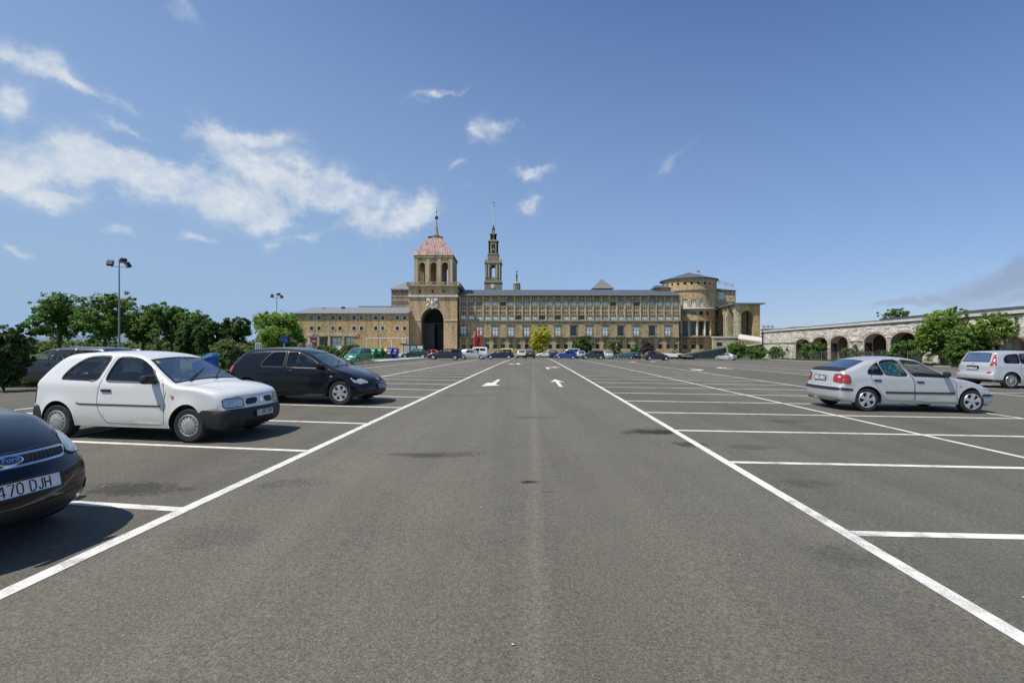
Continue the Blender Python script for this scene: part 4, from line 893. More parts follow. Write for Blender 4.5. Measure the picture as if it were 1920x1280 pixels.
SOIL = simple('dry_ground', (.16, .15, .09), .95, noise=.4, nscale=.5)
CONC = simple('kerb_concrete', (.50, .48, .43), .85, noise=.15, nscale=3, bump=.2)
PAVE = simple('pavement_concrete', (.42, .40, .36), .85, noise=.12, nscale=2)

def lane(x0, y): return x0 + .044 * y
def sheet(name, polyfn, mat, dz_, kind='structure'):
    """strip surface between two curves x0(y), x1(y) that follows the ground"""
    ys, xa, xb, nx = polyfn; V = []; F = []
    for y in ys:
        a, c = xa(y), xb(y)
        for i in range(nx + 1):
            x = a + (c - a) * i / nx; V.append((x, y, gz(x, y) + dz_))
    for j in range(len(ys) - 1):
        for i in range(nx):
            k = j * (nx + 1) + i; F.append((k, k + 1, k + nx + 2, k + nx + 1))
    return tag(mesh(name, V, F, mat), kind=kind)
# far terrain sheet out to the horizon (slightly below the paved lot)
def terr():
    xs = [-4000, -1500, -600, -300, -150, -90, -60, -40, -25, -14, 0, 14, 30, 50, 70, 90, 150, 300, 600, 1500, 4000]; ys = [-60, -10, 0, 10, 20, 30, 45, 60, 75, 90, 110, 150, 250, 500, 1200, 3000, 6000]
    V = []; F = []
    for y in ys:
        for x in xs: V.append((x, y, gz(x, y) - .05 - (min(max(y - 170, 0), 400) * .03 if True else 0)))
    n = len(xs)
    for j in range(len(ys) - 1):
        for i in range(n - 1): k = j * n + i; F.append((k, k + 1, k + n + 1, k + n))
    tag(mesh('ground', V, F, GRASS_G), kind='structure')
terr()
YS = [-8, -2, 1, 3, 5, 7, 10, 13, 17, 20, 25, 30, 36, 42, 50, 58, 66, 74, 82, 90, 96]
def xleft(y): return -14.6 + .044 * y if y > 17.5 else (-24 if y < 16 else -24 + (y - 16) / 1.5 * 10.2)
def xright(y): return 45.0 + .089 * y
sheet('parking_lot_asphalt', (YS[:8] + [16, 17.5] + YS[9:], xleft, xright, 24), ASPH, 0)
# kerb and pavement behind the left row
kerb = MB(); y = 17.5
while y < 88:
    y2 = min(y + 1.0, 88); xa, xb = xleft(y) - .28, xleft(y2) - .28; z0 = gz(xa, y); z1 = gz(xb, y2)
    kerb.add([(xa, y + .008, z0 - .04), (xa + .16, y + .008, z0 - .04), (xb + .16, y2 - .008, z1 - .04), (xb, y2 - .008, z1 - .04), (xa, y + .008, z0 + .12), (xa + .14, y + .008, z0 + .12), (xb + .14, y2 - .008, z1 + .12), (xb, y2 - .008, z1 + .12)],
             [(4, 5, 6, 7), (0, 1, 5, 4), (1, 2, 6, 5), (2, 3, 7, 6), (3, 0, 4, 7)]); y = y2
tag(kerb.build('kerb', CONC), kind='structure')
sheet('pavement', ([42, 50, 58, 66, 74, 82, 88], lambda y: xleft(y) - 3.2, lambda y: xleft(y) - .29, 3), PAVE, .11)
# painted markings
LN = []
def stripe(name, a, b_, w=.11, n=None):
    a = Vector(a); b_ = Vector(b_); d = (b_ - a); ln = d.length; d.normalize(); s_ = Vector((-d.y, d.x)) * w / 2; n = n or max(1, int(ln / 1.2)); V = []
    for i in range(n + 1):
        p = a + d * ln * i / n + Vector((-d.y, d.x)) * random.uniform(-.008, .008); wob_ = random.uniform(-.006, .006)
        for q in (p + s_ * (1 + wob_ * 4), p - s_ * (1 - wob_ * 4)): V.append((q.x, q.y, gz(q.x, q.y) + .004))
    return tag(mesh(name, V, [(2 * i, 2 * i + 2, 2 * i + 3, 2 * i + 1) for i in range(n)], LINE), kind='structure')
EDGE_L, MID_L, BACK_L = -3.24, -7.55, -11.6
EDGE_R, MID_R, BACK_R = 2.66, 7.27, 11.6
def edge_line(x0, y0, y1, w): stripe('painted_line', (lane(x0, y0), y0), (lane(x0, y1), y1), w, 24)
edge_line(EDGE_L, -1, 84, .118); edge_line(EDGE_R, -1, 84, .118)
for x0 in (MID_L, BACK_L, MID_R, BACK_R, 17.6, 22.1, 26.6, 32.6, 37.0): edge_line(x0, 5.5, 84, .10)
pitch = 2.5
yL = [6.97 + pitch * k for k in range(-2, 31)]; yR = [6.60 + 2.52 * k for k in range(-2, 31)]
for k, y in enumerate(yL):
    if y > 82: break
    stripe('bay_line', (lane(EDGE_L, y) - .06, y), (lane(MID_L, y), y + 4.3 * math.tan(R(7.5 - min(5, k * .35)))), .11)
    if y > 8: stripe('bay_line', (lane(MID_L, y), y + .55), (lane(BACK_L, y), y + .9), .11)
for k, y in enumerate(yR):
    if y > 82: break
    stripe('bay_line', (lane(EDGE_R, y) + .06, y), (lane(MID_R, y), y - .16), .11); stripe('bay_line', (lane(MID_R, y), y - .16), (lane(BACK_R, y), y - .32), .11)
    if y > 15:
        for xa, xb in ((17.6, 22.1), (22.1, 26.6), (32.6, 37.0)): stripe('bay_line', (lane(xa, y), y - .5), (lane(xb, y), y - .7), .11)
def arrow(x, y, ang, kind):
    """painted lane arrow five metres long; ang 0 points away from the camera"""
    if kind == 'straight': P = [(-.08, -2.2), (.08, -2.2), (.08, .7), (.32, .35), (0, 2.4), (-.32, .35), (-.08, .7)]
    elif kind == 'bent': P = [(-.10, -2.2), (.06, -2.2), (.10, .2), (.30, .0), (.34, 2.0), (-.34, 1.3), (-.12, .9)]
    else: P = [(-.09, -2.2), (.09, -2.2), (.09, .2), (.55, .95), (.55, .35), (1.15, 1.35), (.55, 2.3), (.55, 1.7), (-.09, 1.0)]
    v, f = cdt(P, pts=[]); c, s_ = math.cos(ang), math.sin(ang)
    V = [(x + p[0] * c - p[1] * s_, y + p[0] * s_ + p[1] * c, gz(x + p[0] * c - p[1] * s_, y + p[0] * s_ + p[1] * c) + .006) for p in v]
    return tag(mesh('lane_arrow', V, [tuple(q) for q in f], LINE), kind='structure')
x, y, _ = G(927, 717.5); arrow(x, y, R(180 - 3), 'bent')
x, y, _ = G(1046, 717.5); arrow(x, y, R(-2), 'straight')
x, y, _ = G(972, 682); arrow(x, y, R(180), 'turn'); arrow(x + .02, y, R(180), 'straight')
x, y, _ = G(1026, 689.5); arrow(x, y, R(-2), 'turn')
for y in (38, 62): arrow(lane(13.1, y), y, R(180), 'turn'); arrow(lane(16.2, y), y + 3, 0, 'turn')
g = random.Random(77); V = []; F = []
for i in range(60):
    y = 1.5 + 14 * g.random() ** 1.6; x = g.uniform(-1.1, 1.1) * (y + 1); s_ = g.uniform(.003, .011); a = g.uniform(0, 3.14); k = len(V); z = gz(x, y) + .006
    if x < lane(EDGE_L, y) + .1 and y > 2.2: continue
    for q in range(4): V.append((x + s_ * math.cos(a + q * 1.57) * (1.6 if q % 2 else .8), y + s_ * math.sin(a + q * 1.57), z + .004 * (q % 2)))
    F.append((k, k + 1, k + 2, k + 3))
tag(mesh('litter', V, F, simple('pale_grit', (.55, .52, .42), .9)), 'small pale bits of grit and dry leaf on the asphalt', None, None, 'stuff')
# ---------------------------------------------------------------- architecture
def stone_mat(name, c1, c2, c3, mortar, bw=.9, bh=.4, var=.35, bump=.5):
    m, nt, b = nodes(name); t = nt.nodes.new('ShaderNodeTexCoord'); s = nt.nodes.new('ShaderNodeSeparateXYZ'); nt.links.new(t.outputs['Object'], s.inputs[0])
    a = nt.nodes.new('ShaderNodeMath'); a.operation = 'ADD'; nt.links.new(s.outputs[0], a.inputs[0]); nt.links.new(s.outputs[1], a.inputs[1])
    c = nt.nodes.new('ShaderNodeCombineXYZ'); nt.links.new(a.outputs[0], c.inputs[0]); nt.links.new(s.outputs[2], c.inputs[1])
    br = nt.nodes.new('ShaderNodeTexBrick'); br.inputs['Scale'].default_value = 1; br.inputs['Brick Width'].default_value = bw; br.inputs['Row Height'].default_value = bh; br.inputs['Mortar Size'].default_value = .018
    br.inputs['Color1'].default_value = tuple(c1) + (1,); br.inputs['Color2'].default_value = tuple(c2) + (1,); br.inputs['Mortar'].default_value = tuple(mortar) + (1,); nt.links.new(c.outputs[0], br.inputs['Vector'])
    n = nt.nodes.new('ShaderNodeTexNoise'); n.inputs['Scale'].default_value = .55; n.inputs['Detail'].default_value = 8; n.inputs['Roughness'].default_value = .65; nt.links.new(t.outputs['Object'], n.inputs['Vector'])
    n2 = nt.nodes.new('ShaderNodeTexNoise'); n2.inputs['Scale'].default_value = 2.4; n2.inputs['Detail'].default_value = 6; nt.links.new(t.outputs['Object'], n2.inputs['Vector'])
    r = nt.nodes.new('ShaderNodeMapRange'); r.inputs[1].default_value = .50; r.inputs[2].default_value = .66; nt.links.new(n.outputs[0], r.inputs[0])
    mx = nt.nodes.new('ShaderNodeMix'); mx.data_type = 'RGBA'; nt.links.new(r.outputs[0], mx.inputs['Factor']); nt.links.new(br.outputs[0], mx.inputs['A']); mx.inputs['B'].default_value = tuple(c3) + (1,)
    vm_ = nt.nodes.new('ShaderNodeMapping'); vm_.inputs['Scale'].default_value = (.9, .9, .09); nt.links.new(t.outputs['Object'], vm_.inputs[0]); n3 = nt.nodes.new('ShaderNodeTexNoise'); n3.inputs['Scale'].default_value = 1; n3.inputs['Detail'].default_value = 7; n3.inputs['Roughness'].default_value = .65; nt.links.new(vm_.outputs[0], n3.inputs['Vector'])
    r3 = nt.nodes.new('ShaderNodeMapRange'); r3.inputs[1].default_value = .33; r3.inputs[2].default_value = .55; r3.inputs[3].default_value = .62; r3.inputs[4].default_value = 1.05; nt.links.new(n3.outputs[0], r3.inputs[0])
    m3 = nt.nodes.new('ShaderNodeMix'); m3.data_type = 'RGBA'; m3.blend_type = 'MULTIPLY'; m3.inputs['Factor'].default_value = 1; nt.links.new(mx.outputs['Result'], m3.inputs['A']); nt.links.new(r3.outputs[0], m3.inputs['B']); mx = m3
    r2 = nt.nodes.new('ShaderNodeMapRange'); r2.inputs[1].default_value = .3; r2.inputs[2].default_value = .7; r2.inputs[3].default_value = 1 - var; r2.inputs[4].default_value = 1 + var; nt.links.new(n2.outputs[0], r2.inputs[0])
    m2 = nt.nodes.new('ShaderNodeMix'); m2.data_type = 'RGBA'; m2.blend_type = 'MULTIPLY'; m2.inputs['Factor'].default_value = 1; nt.links.new(mx.outputs['Result'], m2.inputs['A']); nt.links.new(r2.outputs[0], m2.inputs['B'])
    nt.links.new(m2.outputs['Result'], b.inputs['Base Color']); b.inputs['Roughness'].default_value = .9; b.inputs['Specular IOR Level'].default_value = .2
    bp = nt.nodes.new('ShaderNodeBump'); bp.inputs['Strength'].default_value = bump; bp.inputs['Distance'].default_value = .03; nt.links.new(n2.outputs[0], bp.inputs['Height']); nt.links.new(bp.outputs[0], b.inputs['Normal'])
    return m
SAND = stone_mat('sandstone', (.545, .41, .235), (.485, .355, .19), (.545, .345, .175), (.38, .29, .175))
SANDL = stone_mat('pale_sandstone', (.58, .50, .34), (.52, .44, .29), (.54, .41, .26), (.36, .31, .22))
SANDG = stone_mat('weathered_sandstone', (.38, .33, .235), (.33, .285, .20), (.40, .31, .20), (.22, .19, .14))
SANDR = stone_mat('orange_sandstone', (.53, .385, .205), (.47, .33, .165), (.54, .325, .14), (.34, .25, .14))
TRIM = simple('pale_stone_trim', (.62, .59, .51), .85, noise=.15, nscale=1.5)
TRIM2 = simple('stone_sill', (.36, .31, .22), .85, noise=.2, nscale=1.5)
SLATE = simple('slate_roof', (.085, .10, .115), .55, noise=.22, nscale=1.2)
ZINC = simple('zinc_roof', (.25, .26, .255), .45, noise=.12, nscale=.7, metal=.2)
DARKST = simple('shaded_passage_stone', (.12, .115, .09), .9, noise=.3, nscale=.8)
IRON = simple('dark_iron', (.03, .032, .034), .6)
FRAME = simple('window_frame_dark', (.035, .045, .045), .5)
BLIND = simple('blind_behind_glass', (.66, .73, .67), .25, coat=.8, noise=.12, nscale=.4)
BLINDG = simple('half_lowered_blind', (.42, .50, .47), .2, coat=.8, noise=.2, nscale=.4)
PDARK = simple('pane_dark', (.022, .036, .04), .12, coat=.35, noise=.3, nscale=.5)
PBLUE = simple('pane_blue', (.06, .10, .13), .08, coat=1.0)
PSHEER = simple('pane_sheer_curtain', (.75, .79, .77), .3, coat=.5, noise=.2, nscale=.9)
def bpart(root, o, sub=None):
    o.parent = root; o.location = -root.location; return o
def bld(name, label, cat, x, y, z, group=None): return empty(name, label, cat, (x, y, z), 0, group)
def wallplate(root, name, outer, holes, y, t, mat, kind=None):
    V, F, M = plate(outer, holes, t); o = mesh(name, [(v[0], y + v[1], v[2]) for v in V], F, mat); bpart(root, o)
    if kind: o['kind'] = kind
    return o
def boxpart(root, name, x0, x1, y0, y1, z0, z1, mat): return bpart(root, MB().box(x0, x1, y0, y1, z0, z1).build(name, mat))
WINC = {}
def window(root, x0, x1, z0, z1, y, style='plain', pane=PDARK, fr=FRAME, fw=.07, name='window'):
    """window part with a pane sub-part, centred frame in the opening, shared meshes"""
    w, h = round(x1 - x0, 2), round(z1 - z0, 2); key = (w, h, style, fw, fr.name)
    if key not in WINC:
        f = MB(); f.box(0, fw, 0, .08, 0, h).box(w - fw, w, 0, .08, 0, h).box(fw, w - fw, 0, .08, 0, fw).box(fw, w - fw, 0, .08, h - fw, h)
        if style in ('cross', 'mull'): f.box(w / 2 - fw / 2, w / 2 + fw / 2, -.004, .076, fw, h - fw)
        if style == 'cross': f.box(fw, w - fw, -.002, .078, h * .58 - fw / 2, h * .58 + fw / 2)
        if style == 'lattice':
            for k in range(1, 4): f.box(w * k / 4 - .03, w * k / 4 + .03, -.004, .07, fw, h - fw)
            for k in range(1, 9): f.box(fw, w - fw, -.002, .072, h * k / 9 - .03, h * k / 9 + .03)
        o = f.build(name, fr); p = MB().box(fw * .5, w - fw * .5, .04, .055, fw * .5, h - fw * .5).build('pane', PDARK)
        WINC[key] = (o.data, p.data); bpy.data.objects.remove(o); bpy.data.objects.remove(p)
    a, b_ = WINC[key]
    o = bpy.data.objects.new(name, a); link(o, root); o.location = Vector((x0, y, z0)) - root.location
    p = bpy.data.objects.new('pane', b_); link(p, o); p.material_slots[0].link = 'OBJECT'; p.material_slots[0].material = pane
    return o
BZ = -.7
# ---- main wing
D = 140.0; k = D / FPX
mw = bld('university_main_wing', 'long sandstone wing with rows of pale-blinded windows and a slate roof', 'building', PX(1067, D), D + 6, BZ)
X0, X1 = PX(861, D), PX(1273, D); ZE = PZ(553.5, D)
holes = []; wl = []
for i in range(28):
    a = 863.8 + 14.74 * i
    for (ya, yb, row) in ((566.3, 573.6, 0), (591.8, 599.0, 1)):
        r_ = (PX(a, D), PX(a + 11, D), PZ(yb, D), PZ(ya, D)); holes.append(rect(*r_)); wl.append((r_, 'mull' if False else 'plain', PBLUE if (i < 3 and row == 0) else random.choice((BLIND,) * 6 + (BLINDG,) * 3 + (PDARK,)), .07))
    for (ya, yb) in ((555.6, 558.4), (560.6, 563.4), (577.8, 580.6), (584.2, 588.6)):
        for q in (1.2, 4.6, 8.0): holes.append(rect(PX(a + q, D), PX(a + q + (1.9 if ya != 560.6 else 1.3), D), PZ(yb, D), PZ(ya, D)))
    for (qx, ya, yb, w_) in ((1.2, 634.6, 637.4, 2.5), (4.9, 634.6, 637.4, 2.5), (1.2, 639.2, 642.2, 2.5), (4.9, 639.2, 642.2, 2.5), (.9, 645.2, 653.5, 6.9)):
        r_ = (PX(a + qx + 1.2, D), PX(a + qx + w_ + 1.2, D), PZ(yb, D), PZ(ya, D)); holes.append(rect(*r_)); wl.append((r_, 'mull' if w_ > 5 else 'plain', PDARK, .06))
for i in range(14):
    a = 863.4 + 29.45 * i; r_ = (PX(a, D), PX(a + 11.6, D), PZ(629.3, D), PZ(611.2, D)); holes.append(rect(*r_)); wl.append((r_, 'cross', PSHEER if i not in (7, 10, 12) else PDARK, .11))
wallplate(mw, 'facade_wall', rect(X0, X1, BZ, ZE), holes, D, .45, SAND)
for (r_, st, pn, fw) in wl: window(mw, *r_, D + .08, st, pn, FRAME, fw)
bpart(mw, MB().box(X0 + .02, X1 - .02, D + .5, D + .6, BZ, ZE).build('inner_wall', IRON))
for i in range(29):
    a = 863.8 + 14.74 * i - 2.9; boxpart(mw, 'pilaster', PX(a, D), PX(a + 1.9, D), D - .20, D + .003, PZ(601.3, D), PZ(554.6, D), SANDL if i % 1 == 0 else SAND)
for (ya, yb, pr, mt) in ((600.6, 602.2, .28, TRIM2), (574.2, 575.2, .10, TRIM2), (589.6, 590.5, .12, TRIM2), (553.2, 554.8, .45, SANDG), (630.6, 632.6, .35, TRIM2), (603.6, 604.2, .06, TRIM2)):
    boxpart(mw, 'string_course', X0 - .01, X1 + .01, D - pr, D + .004, PZ(yb, D), PZ(ya, D), mt)
for i in range(14):
    a = 863.4 + 29.45 * i; sl = boxpart(mw, 'balcony', PX(a - 2.2, D), PX(a + 13.8, D), D - 1.0, D - .352, PZ(631.4, D), PZ(630.4, D), TRIM2)
    r_ = MB(); x0, x1, z0 = PX(a - 2, D), PX(a + 13.6, D), PZ(630.4, D)
    r_.box(x0, x1, D - .97, D - .92, z0 + .78, z0 + .84)
    for j in range(15): xx = x0 + (x1 - x0) * j / 14; r_.box(xx - .02, xx + .02, D - .965, D - .925, z0, z0 + .78)
    o = r_.build('railing', IRON); o['kind'] = 'stuff'; o.parent = sl
    # moulded surround of the tall window
    s_ = MB(); x0, x1, z0, z1 = PX(a, D), PX(a + 11.6, D), PZ(629.3, D), PZ(611.2, D)
    s_.box(x0 - .32, x0 - .01, D - .06, D + .002, z0, z1 + .3).box(x1 + .01, x1 + .32, D - .06, D + .002, z0, z1 + .3).box(x0 - .01, x1 + .01, D - .055, D + .002, z1 + .01, z1 + .3).box(x0 - .5, x1 + .5, D - .16, D + .002, z1 + .301, z1 + .45)
    bpart(mw, s_.build('window_surround', SANDG))
bpart(mw, MB().box(X0 + .02, X1 - .02, D + .62, D + 13, BZ, ZE - .02).build('wing_body', SAND))
zr_ = PZ(543.3, D + 8); r_ = MB(); r_.add([(X0 - .1, D - .7, ZE), (X1 + .1, D - .7, ZE), (X1 + .1, D + 8, zr_), (X0 - .1, D + 8, zr_), (X0 - .1, D + 16, ZE), (X1 + .1, D + 16, ZE), (X0 - .1, D - .7, ZE - .15), (X1 + .1, D - .7, ZE - .15)],
    [(0, 1, 2, 3), (3, 2, 5, 4), (0, 3, 4), (1, 5, 2), (6, 7, 1, 0)]); bpart(mw, r_.build('roof', SLATE))
bpart(mw, MB().tube([(X0, D - .78, ZE - .06), (X1, D - .78, ZE - .06)], .09, 6).build('gutter', ZINC))
# ---- gate tower
D = 137.5
gtw = bld('gate_tower', 'square sandstone gate tower with a tall arch, three-arched belfry and pinkish tiled cap', 'tower', PX(812, D), D + 7, BZ)
X0, X1 = PX(766.5, D), PX(857, D); ZC = PZ(537, D); DEP = 14.0
ah = archpoly(PX(789.3, D), PX(831.8, D), BZ, PZ(600, D), PZ(577, D) - PZ(600, D), 20)
slots = [rect(PX(a, D), PX(a + 3, D), PZ(548.5, D), PZ(543, D)) for a in (786, 809, 830)]
ho = [(PX(a, D), PZ(y, D)) for a, y in ()]
# the arch reaches the ground: notch it out of the outline
zs_ = PZ(600, D); ar = ah[2:]
outer = [(X0, BZ), (PX(789.3, D), BZ)] + ar[::-1] + [(PX(831.8, D), BZ), (X1, BZ), (X1, ZC), (X0, ZC)]
wallplate(gtw, 'front_wall', outer, slots, D, 1.6, SAND)
for (a, c) in ((X0 + .001, X0 + 1.2), (X1 - 1.2, X1 - .001)): bpart(gtw, MB().box(a, c, D + 1.61, D + DEP, BZ, ZC - .001).build('side_wall', SAND))
wallplate(gtw, 'rear_wall', outer, [], D + DEP, .6, SANDG); bpart(gtw, MB().box(PX(780, D), PX(842, D), D + DEP - .5, D + DEP - .1, BZ, PZ(570, D)).build('passage_dark_backing', DARKST))  # dark wall added across the far end so the passage reads as deep shade
bpart(gtw, MB().box(X0 + 1.21, X1 - 1.21, D + 1.61, D + DEP - .01, ZC - .6, ZC - .01).build('upper_floor', SANDG))
# passage vault
vt = MB(); n_ = len(ar); pa = [(PX(831.8, D), BZ)] + ar + [(PX(789.3, D), BZ)]
vt.add([(p[0], D + 1.602, p[1]) for p in pa] + [(p[0], D + 11, p[1]) for p in pa], [(i, i + 1, len(pa) + i + 1, len(pa) + i) for i in range(len(pa) - 1)])
bpart(gtw, vt.build('passage_vault', DARKST, smooth=True))
xa, xb = PX(789.3, D), PX(831.8, D); xm = (xa + xb) / 2; yd = D + 5
bpart(gtw, MB().box(xa + .01, xm - .3, yd, yd + .3, BZ, zs_ - .9).build('gate_leaf_or_void', simple('gate_grey_green', (.06, .066, .058), .7, noise=.25, nscale=.6)))
gl_ = MB()
for i in range(4): gl_.box(xa + .3 + i * .85, xa + .36 + i * .85, yd - .06, yd - .01, BZ, zs_ - .95)
gl_.box(xa, xb, yd - .08, yd + .36, zs_ - .89, zs_ - .55); gl_.box(xm - .29, xm - .12, yd, yd + .3, BZ, zs_ - .9)
for i in range(9): a = xa + (xb - xa) * i / 8; gl_.box(a - .03, a + .03, yd, yd + .06, zs_ - .5, zs_ + 3.2 * math.sqrt(max(0, 1 - ((a - xm) / 3.3) ** 2)))
gl_.box(xa, xb, yd + .001, yd + .061, zs_ + .9, zs_ + .98)
bpart(gtw, gl_.build('gate_frame', IRON))
bpart(gtw, MB().box(xm + .2, xb - .01, D + 8, D + 8.2, BZ, zs_ - 1).build('gate_leaf_or_void', IRON))  # near-black slab standing in for the dark void right of the leaf
for a, c in ((X0 - .12, PX(789.0, D)), (PX(832.1, D), X1 + .12)): boxpart(gtw, 'impost_band', a, c, D - .16, D + .004, PZ(601.2, D), PZ(599.4, D), TRIM)
boxpart(gtw, 'cornice', X0 - .25, X1 + .25, D - .35, D + .005, PZ(556.6, D), PZ(553.2, D), TRIM)
bpart(gtw, MB().box(X1 + .002, X1 + .3, D - .30, D + DEP, PZ(556.6, D), PZ(553.2, D)).build('cornice', TRIM))
av = MB(); ra_ = [(p[0] + (p[0] - xm) * .13, zs_ + (p[1] - zs_) * 1.14) for p in ar]
av.add([(p[0], D - .10, p[1]) for p in ar] + [(p[0], D - .10, p[1]) for p in ra_] + [(p[0], D, p[1]) for p in ra_] + [(p[0], D, p[1]) for p in ar], [(i, i + 1, n_ + i + 1, n_ + i) for i in range(n_ - 1)] + [(n_ + i, n_ + i + 1, 2 * n_ + i + 1, 2 * n_ + i) for i in range(n_ - 1)] + [(i + 1, i, 3 * n_ + i, 3 * n_ + i + 1) for i in range(n_ - 1)])
bpart(gtw, av.build('archivolt', SANDL))
# coat of arms: spread-winged eagle over a shield, carved in pale stone
ca = MB(); cx, cz = PX(810.5, D), PZ(568, D)
def blobm(mb, x, z, rx, rz, rot, y=D - .22, t=.28):
    V = []; n = 12; c, s_ = math.cos(R(rot)), math.sin(R(rot))
    for j, (f_, dy) in enumerate(((1.0, .22), (.8, 0), (.35, -t))):
        for i in range(n):
            a = 2 * math.pi * i / n; p, q = rx * f_ * math.cos(a), rz * f_ * math.sin(a); V.append((x + p * c - q * s_, y + dy, z + p * s_ + q * c))
    V.append((x, y - t * 1.15, z)); F = [(j * n + i, j * n + (i + 1) % n, (j + 1) * n + (i + 1) % n, (j + 1) * n + i) for j in range(2) for i in range(n)] + [(2 * n + i, 2 * n + (i + 1) % n, 3 * n) for i in range(n)]
    mb.add(V, F)
for (a, c, rx, rz, ro) in ((0, -.15, .62, .85, 0), (0, .85, .30, .42, 0), (.12, 1.2, .26, .20, 0), (-.95, .75, .28, 1.05, 24), (.95, .75, .28, 1.05, -24), (-.65, .6, .26, .95, 14), (.65, .6, .26, .95, -14), (-1.25, .7, .22, .8, 34), (1.25, .7, .22, .8, -34),
                           (-.5, -1.1, .42, .28, 30), (.5, -1.1, .42, .28, -30), (0, -1.45, .5, .25, 0), (-1.2, -.55, .5, .3, 20), (1.2, -.55, .5, .3, -20), (-1.05, -1.15, .45, .25, -20), (1.05, -1.15, .45, .25, 20), (-1.5, -.95, .3, .22, 10), (1.5, -.95, .3, .22, -10)):
    blobm(ca, cx + a, cz + c, rx, rz, ro)
o = bpart(gtw, ca.build('coat_of_arms', TRIM, smooth=True)); o['kind'] = 'stuff'
# platform with balustrade
PZ0 = PZ(536.6, D)
bpart(gtw, MB().box(X0 - .55, X1 + .75, D - .8, D + DEP + .5, ZC + .001, PZ0 + .12).build('platform', SANDG))
bl = MB(); zb0 = PZ0 + .12; zb1 = zb0 + 1.05
def balu(a, b_):
    a = Vector(a); b_ = Vector(b_); n = int((b_ - a).length / .55)
    bl.bar(a + Vector((0, 0, .96)), b_ + Vector((0, 0, .96)), .28, .16); bl.bar(a + Vector((0, 0, .08)), b_ + Vector((0, 0, .08)), .26, .14)
    for i in range(n + 1):
        p = a.lerp(b_, i / n); w = .17 if i % 6 else .42; bl.box(p.x - w / 2, p.x + w / 2, p.y - w / 2, p.y + w / 2, p.z + .10, p.z + .9)
c4_ = [(X0 - .4, D - .6, zb0), (X1 + .6, D - .6, zb0), (X1 + .6, D + DEP + .3, zb0), (X0 - .4, D + DEP + .3, zb0)]
for i in range(4): balu(c4_[i], c4_[(i + 1) % 4])
o = bpart(gtw, bl.build('balustrade', TRIM2)); o['kind'] = 'stuff'
# belfry
DB = D + 1.4; bx0, bx1 = PX(777, DB), PX(848.5, DB); zb, zt = zb0 + .001, PZ(479, DB); wb = bx1 - bx0
hl = [archpoly(PX(a, DB), PX(c, DB), zb + .55, PZ(497, DB), None, 10) for a, c in ((785.8, 796.8), (807, 818.2), (828.4, 840))]
wallplate(gtw, 'belfry_wall', rect(bx0, bx1, zb, zt), hl, DB, .9, SAND); wallplate(gtw, 'belfry_wall', rect(bx0, bx1, zb, zt), hl, DB + wb - .9, .9, SAND)
hs_ = [[(DB + (p[0] - bx0), p[1]) for p in h] for h in hl]
for xx, sgn in ((bx1 - .9, 1), (bx0, -1)):
    V, F, M = plate(rect(DB + .91, DB + wb - .91, zb, zt - .001), [h for h in [[(max(DB + 1.2, p[0]), p[1]) for p in q] for q in hs_]], .9)
    bpart(gtw, mesh('belfry_wall', [(xx + v[1] , v[0], v[2]) for v in V], F, SAND))
for q in (0, 1, 2, 3):
    a = (776.9, 798.6, 820.2, 841.8)[q]; boxpart(gtw, 'pilaster', PX(a, DB), PX(a + (6.6 if q in (0, 3) else 6.2), DB), DB - .16, DB + .003, zb, PZ(483, DB), SANDL)
    boxpart(gtw, 'pedestal', PX(a - .4, DB), PX(a + 7.3, DB), DB - .3, DB - .162, zb, zb + 1.0, TRIM2)
bpart(gtw, MB().box(bx0 - .15, bx1 + .15, DB - .3, DB + wb + .15, PZ(483.2, DB), PZ(480.6, DB)).build('belfry_cornice', SANDG))
bpart(gtw, MB().box(bx0 + 1, bx1 - 1, DB + 1, DB + wb - 1, zb, zb + .5).build('belfry_floor', SANDG)) 
hub_x, hub_y = (bx0 + bx1) / 2, DB + wb / 2; ez = zt; tz = PZ(447.5, DB + 4.5); e = wb / 2 + .35; tp = 2.1
TILE_R = stone_mat('pink_clay_tiles', (.50, .34, .29), (.42, .27, .22), (.58, .45, .39), (.30, .20, .17), .45, .3, .25)
cp = MB(); cp.add([(hub_x - e, hub_y - e, ez), (hub_x + e, hub_y - e, ez), (hub_x + e, hub_y + e, ez), (hub_x - e, hub_y + e, ez), (hub_x - tp, hub_y - tp, tz), (hub_x + tp, hub_y - tp, tz), (hub_x + tp, hub_y + tp, tz), (hub_x - tp, hub_y + tp, tz)],
                  [(0, 1, 5, 4), (1, 2, 6, 5), (2, 3, 7, 6), (3, 0, 4, 7), (4, 5, 6, 7), (0, 3, 2, 1)]); bpart(gtw, cp.build('cap_roof', TILE_R))
rb = MB()
for i in range(25):
    f_ = -1 + 2 * i / 24; x_ = f_ * e; xt = max(-tp, min(tp, x_)); tt_ = 1 - max(0, (abs(x_) - tp) / (e - tp)) * 1.0
    z1 = ez + (tz - ez) * tt_; y1 = -e + (e - tp) * tt_
    for (sx, sy, sw) in ((1, 1, 0), (1, -1, 0), (1, 1, 1), (-1, 1, 1)):
        a = (x_, -e - .01, ez + .06); b2 = (x_, y1 - .01, z1 + .06)
        if sw: a, b2 = (-a[1] * sx, a[0], a[2]), (-b2[1] * sx, b2[0], b2[2])
        else: a, b2 = (a[0], a[1] * sy, a[2]), (b2[0], b2[1] * sy, b2[2])
        if tt_ > .03: rb.bar((hub_x + a[0], hub_y + a[1], a[2]), (hub_x + b2[0], hub_y + b2[1], b2[2]), .16, .12)
o = bpart(gtw, rb.build('roof_tiles', TILE_R)); o['kind'] = 'stuff'
cr = MB()
for s_ in (-1, 1):
    for t_ in (-1, 1): cr.bar((hub_x + s_ * tp, hub_y - tp * 1.05, tz + .2), (hub_x + s_ * tp * .3, hub_y + t_ * tp, tz + .35), .3, .3)
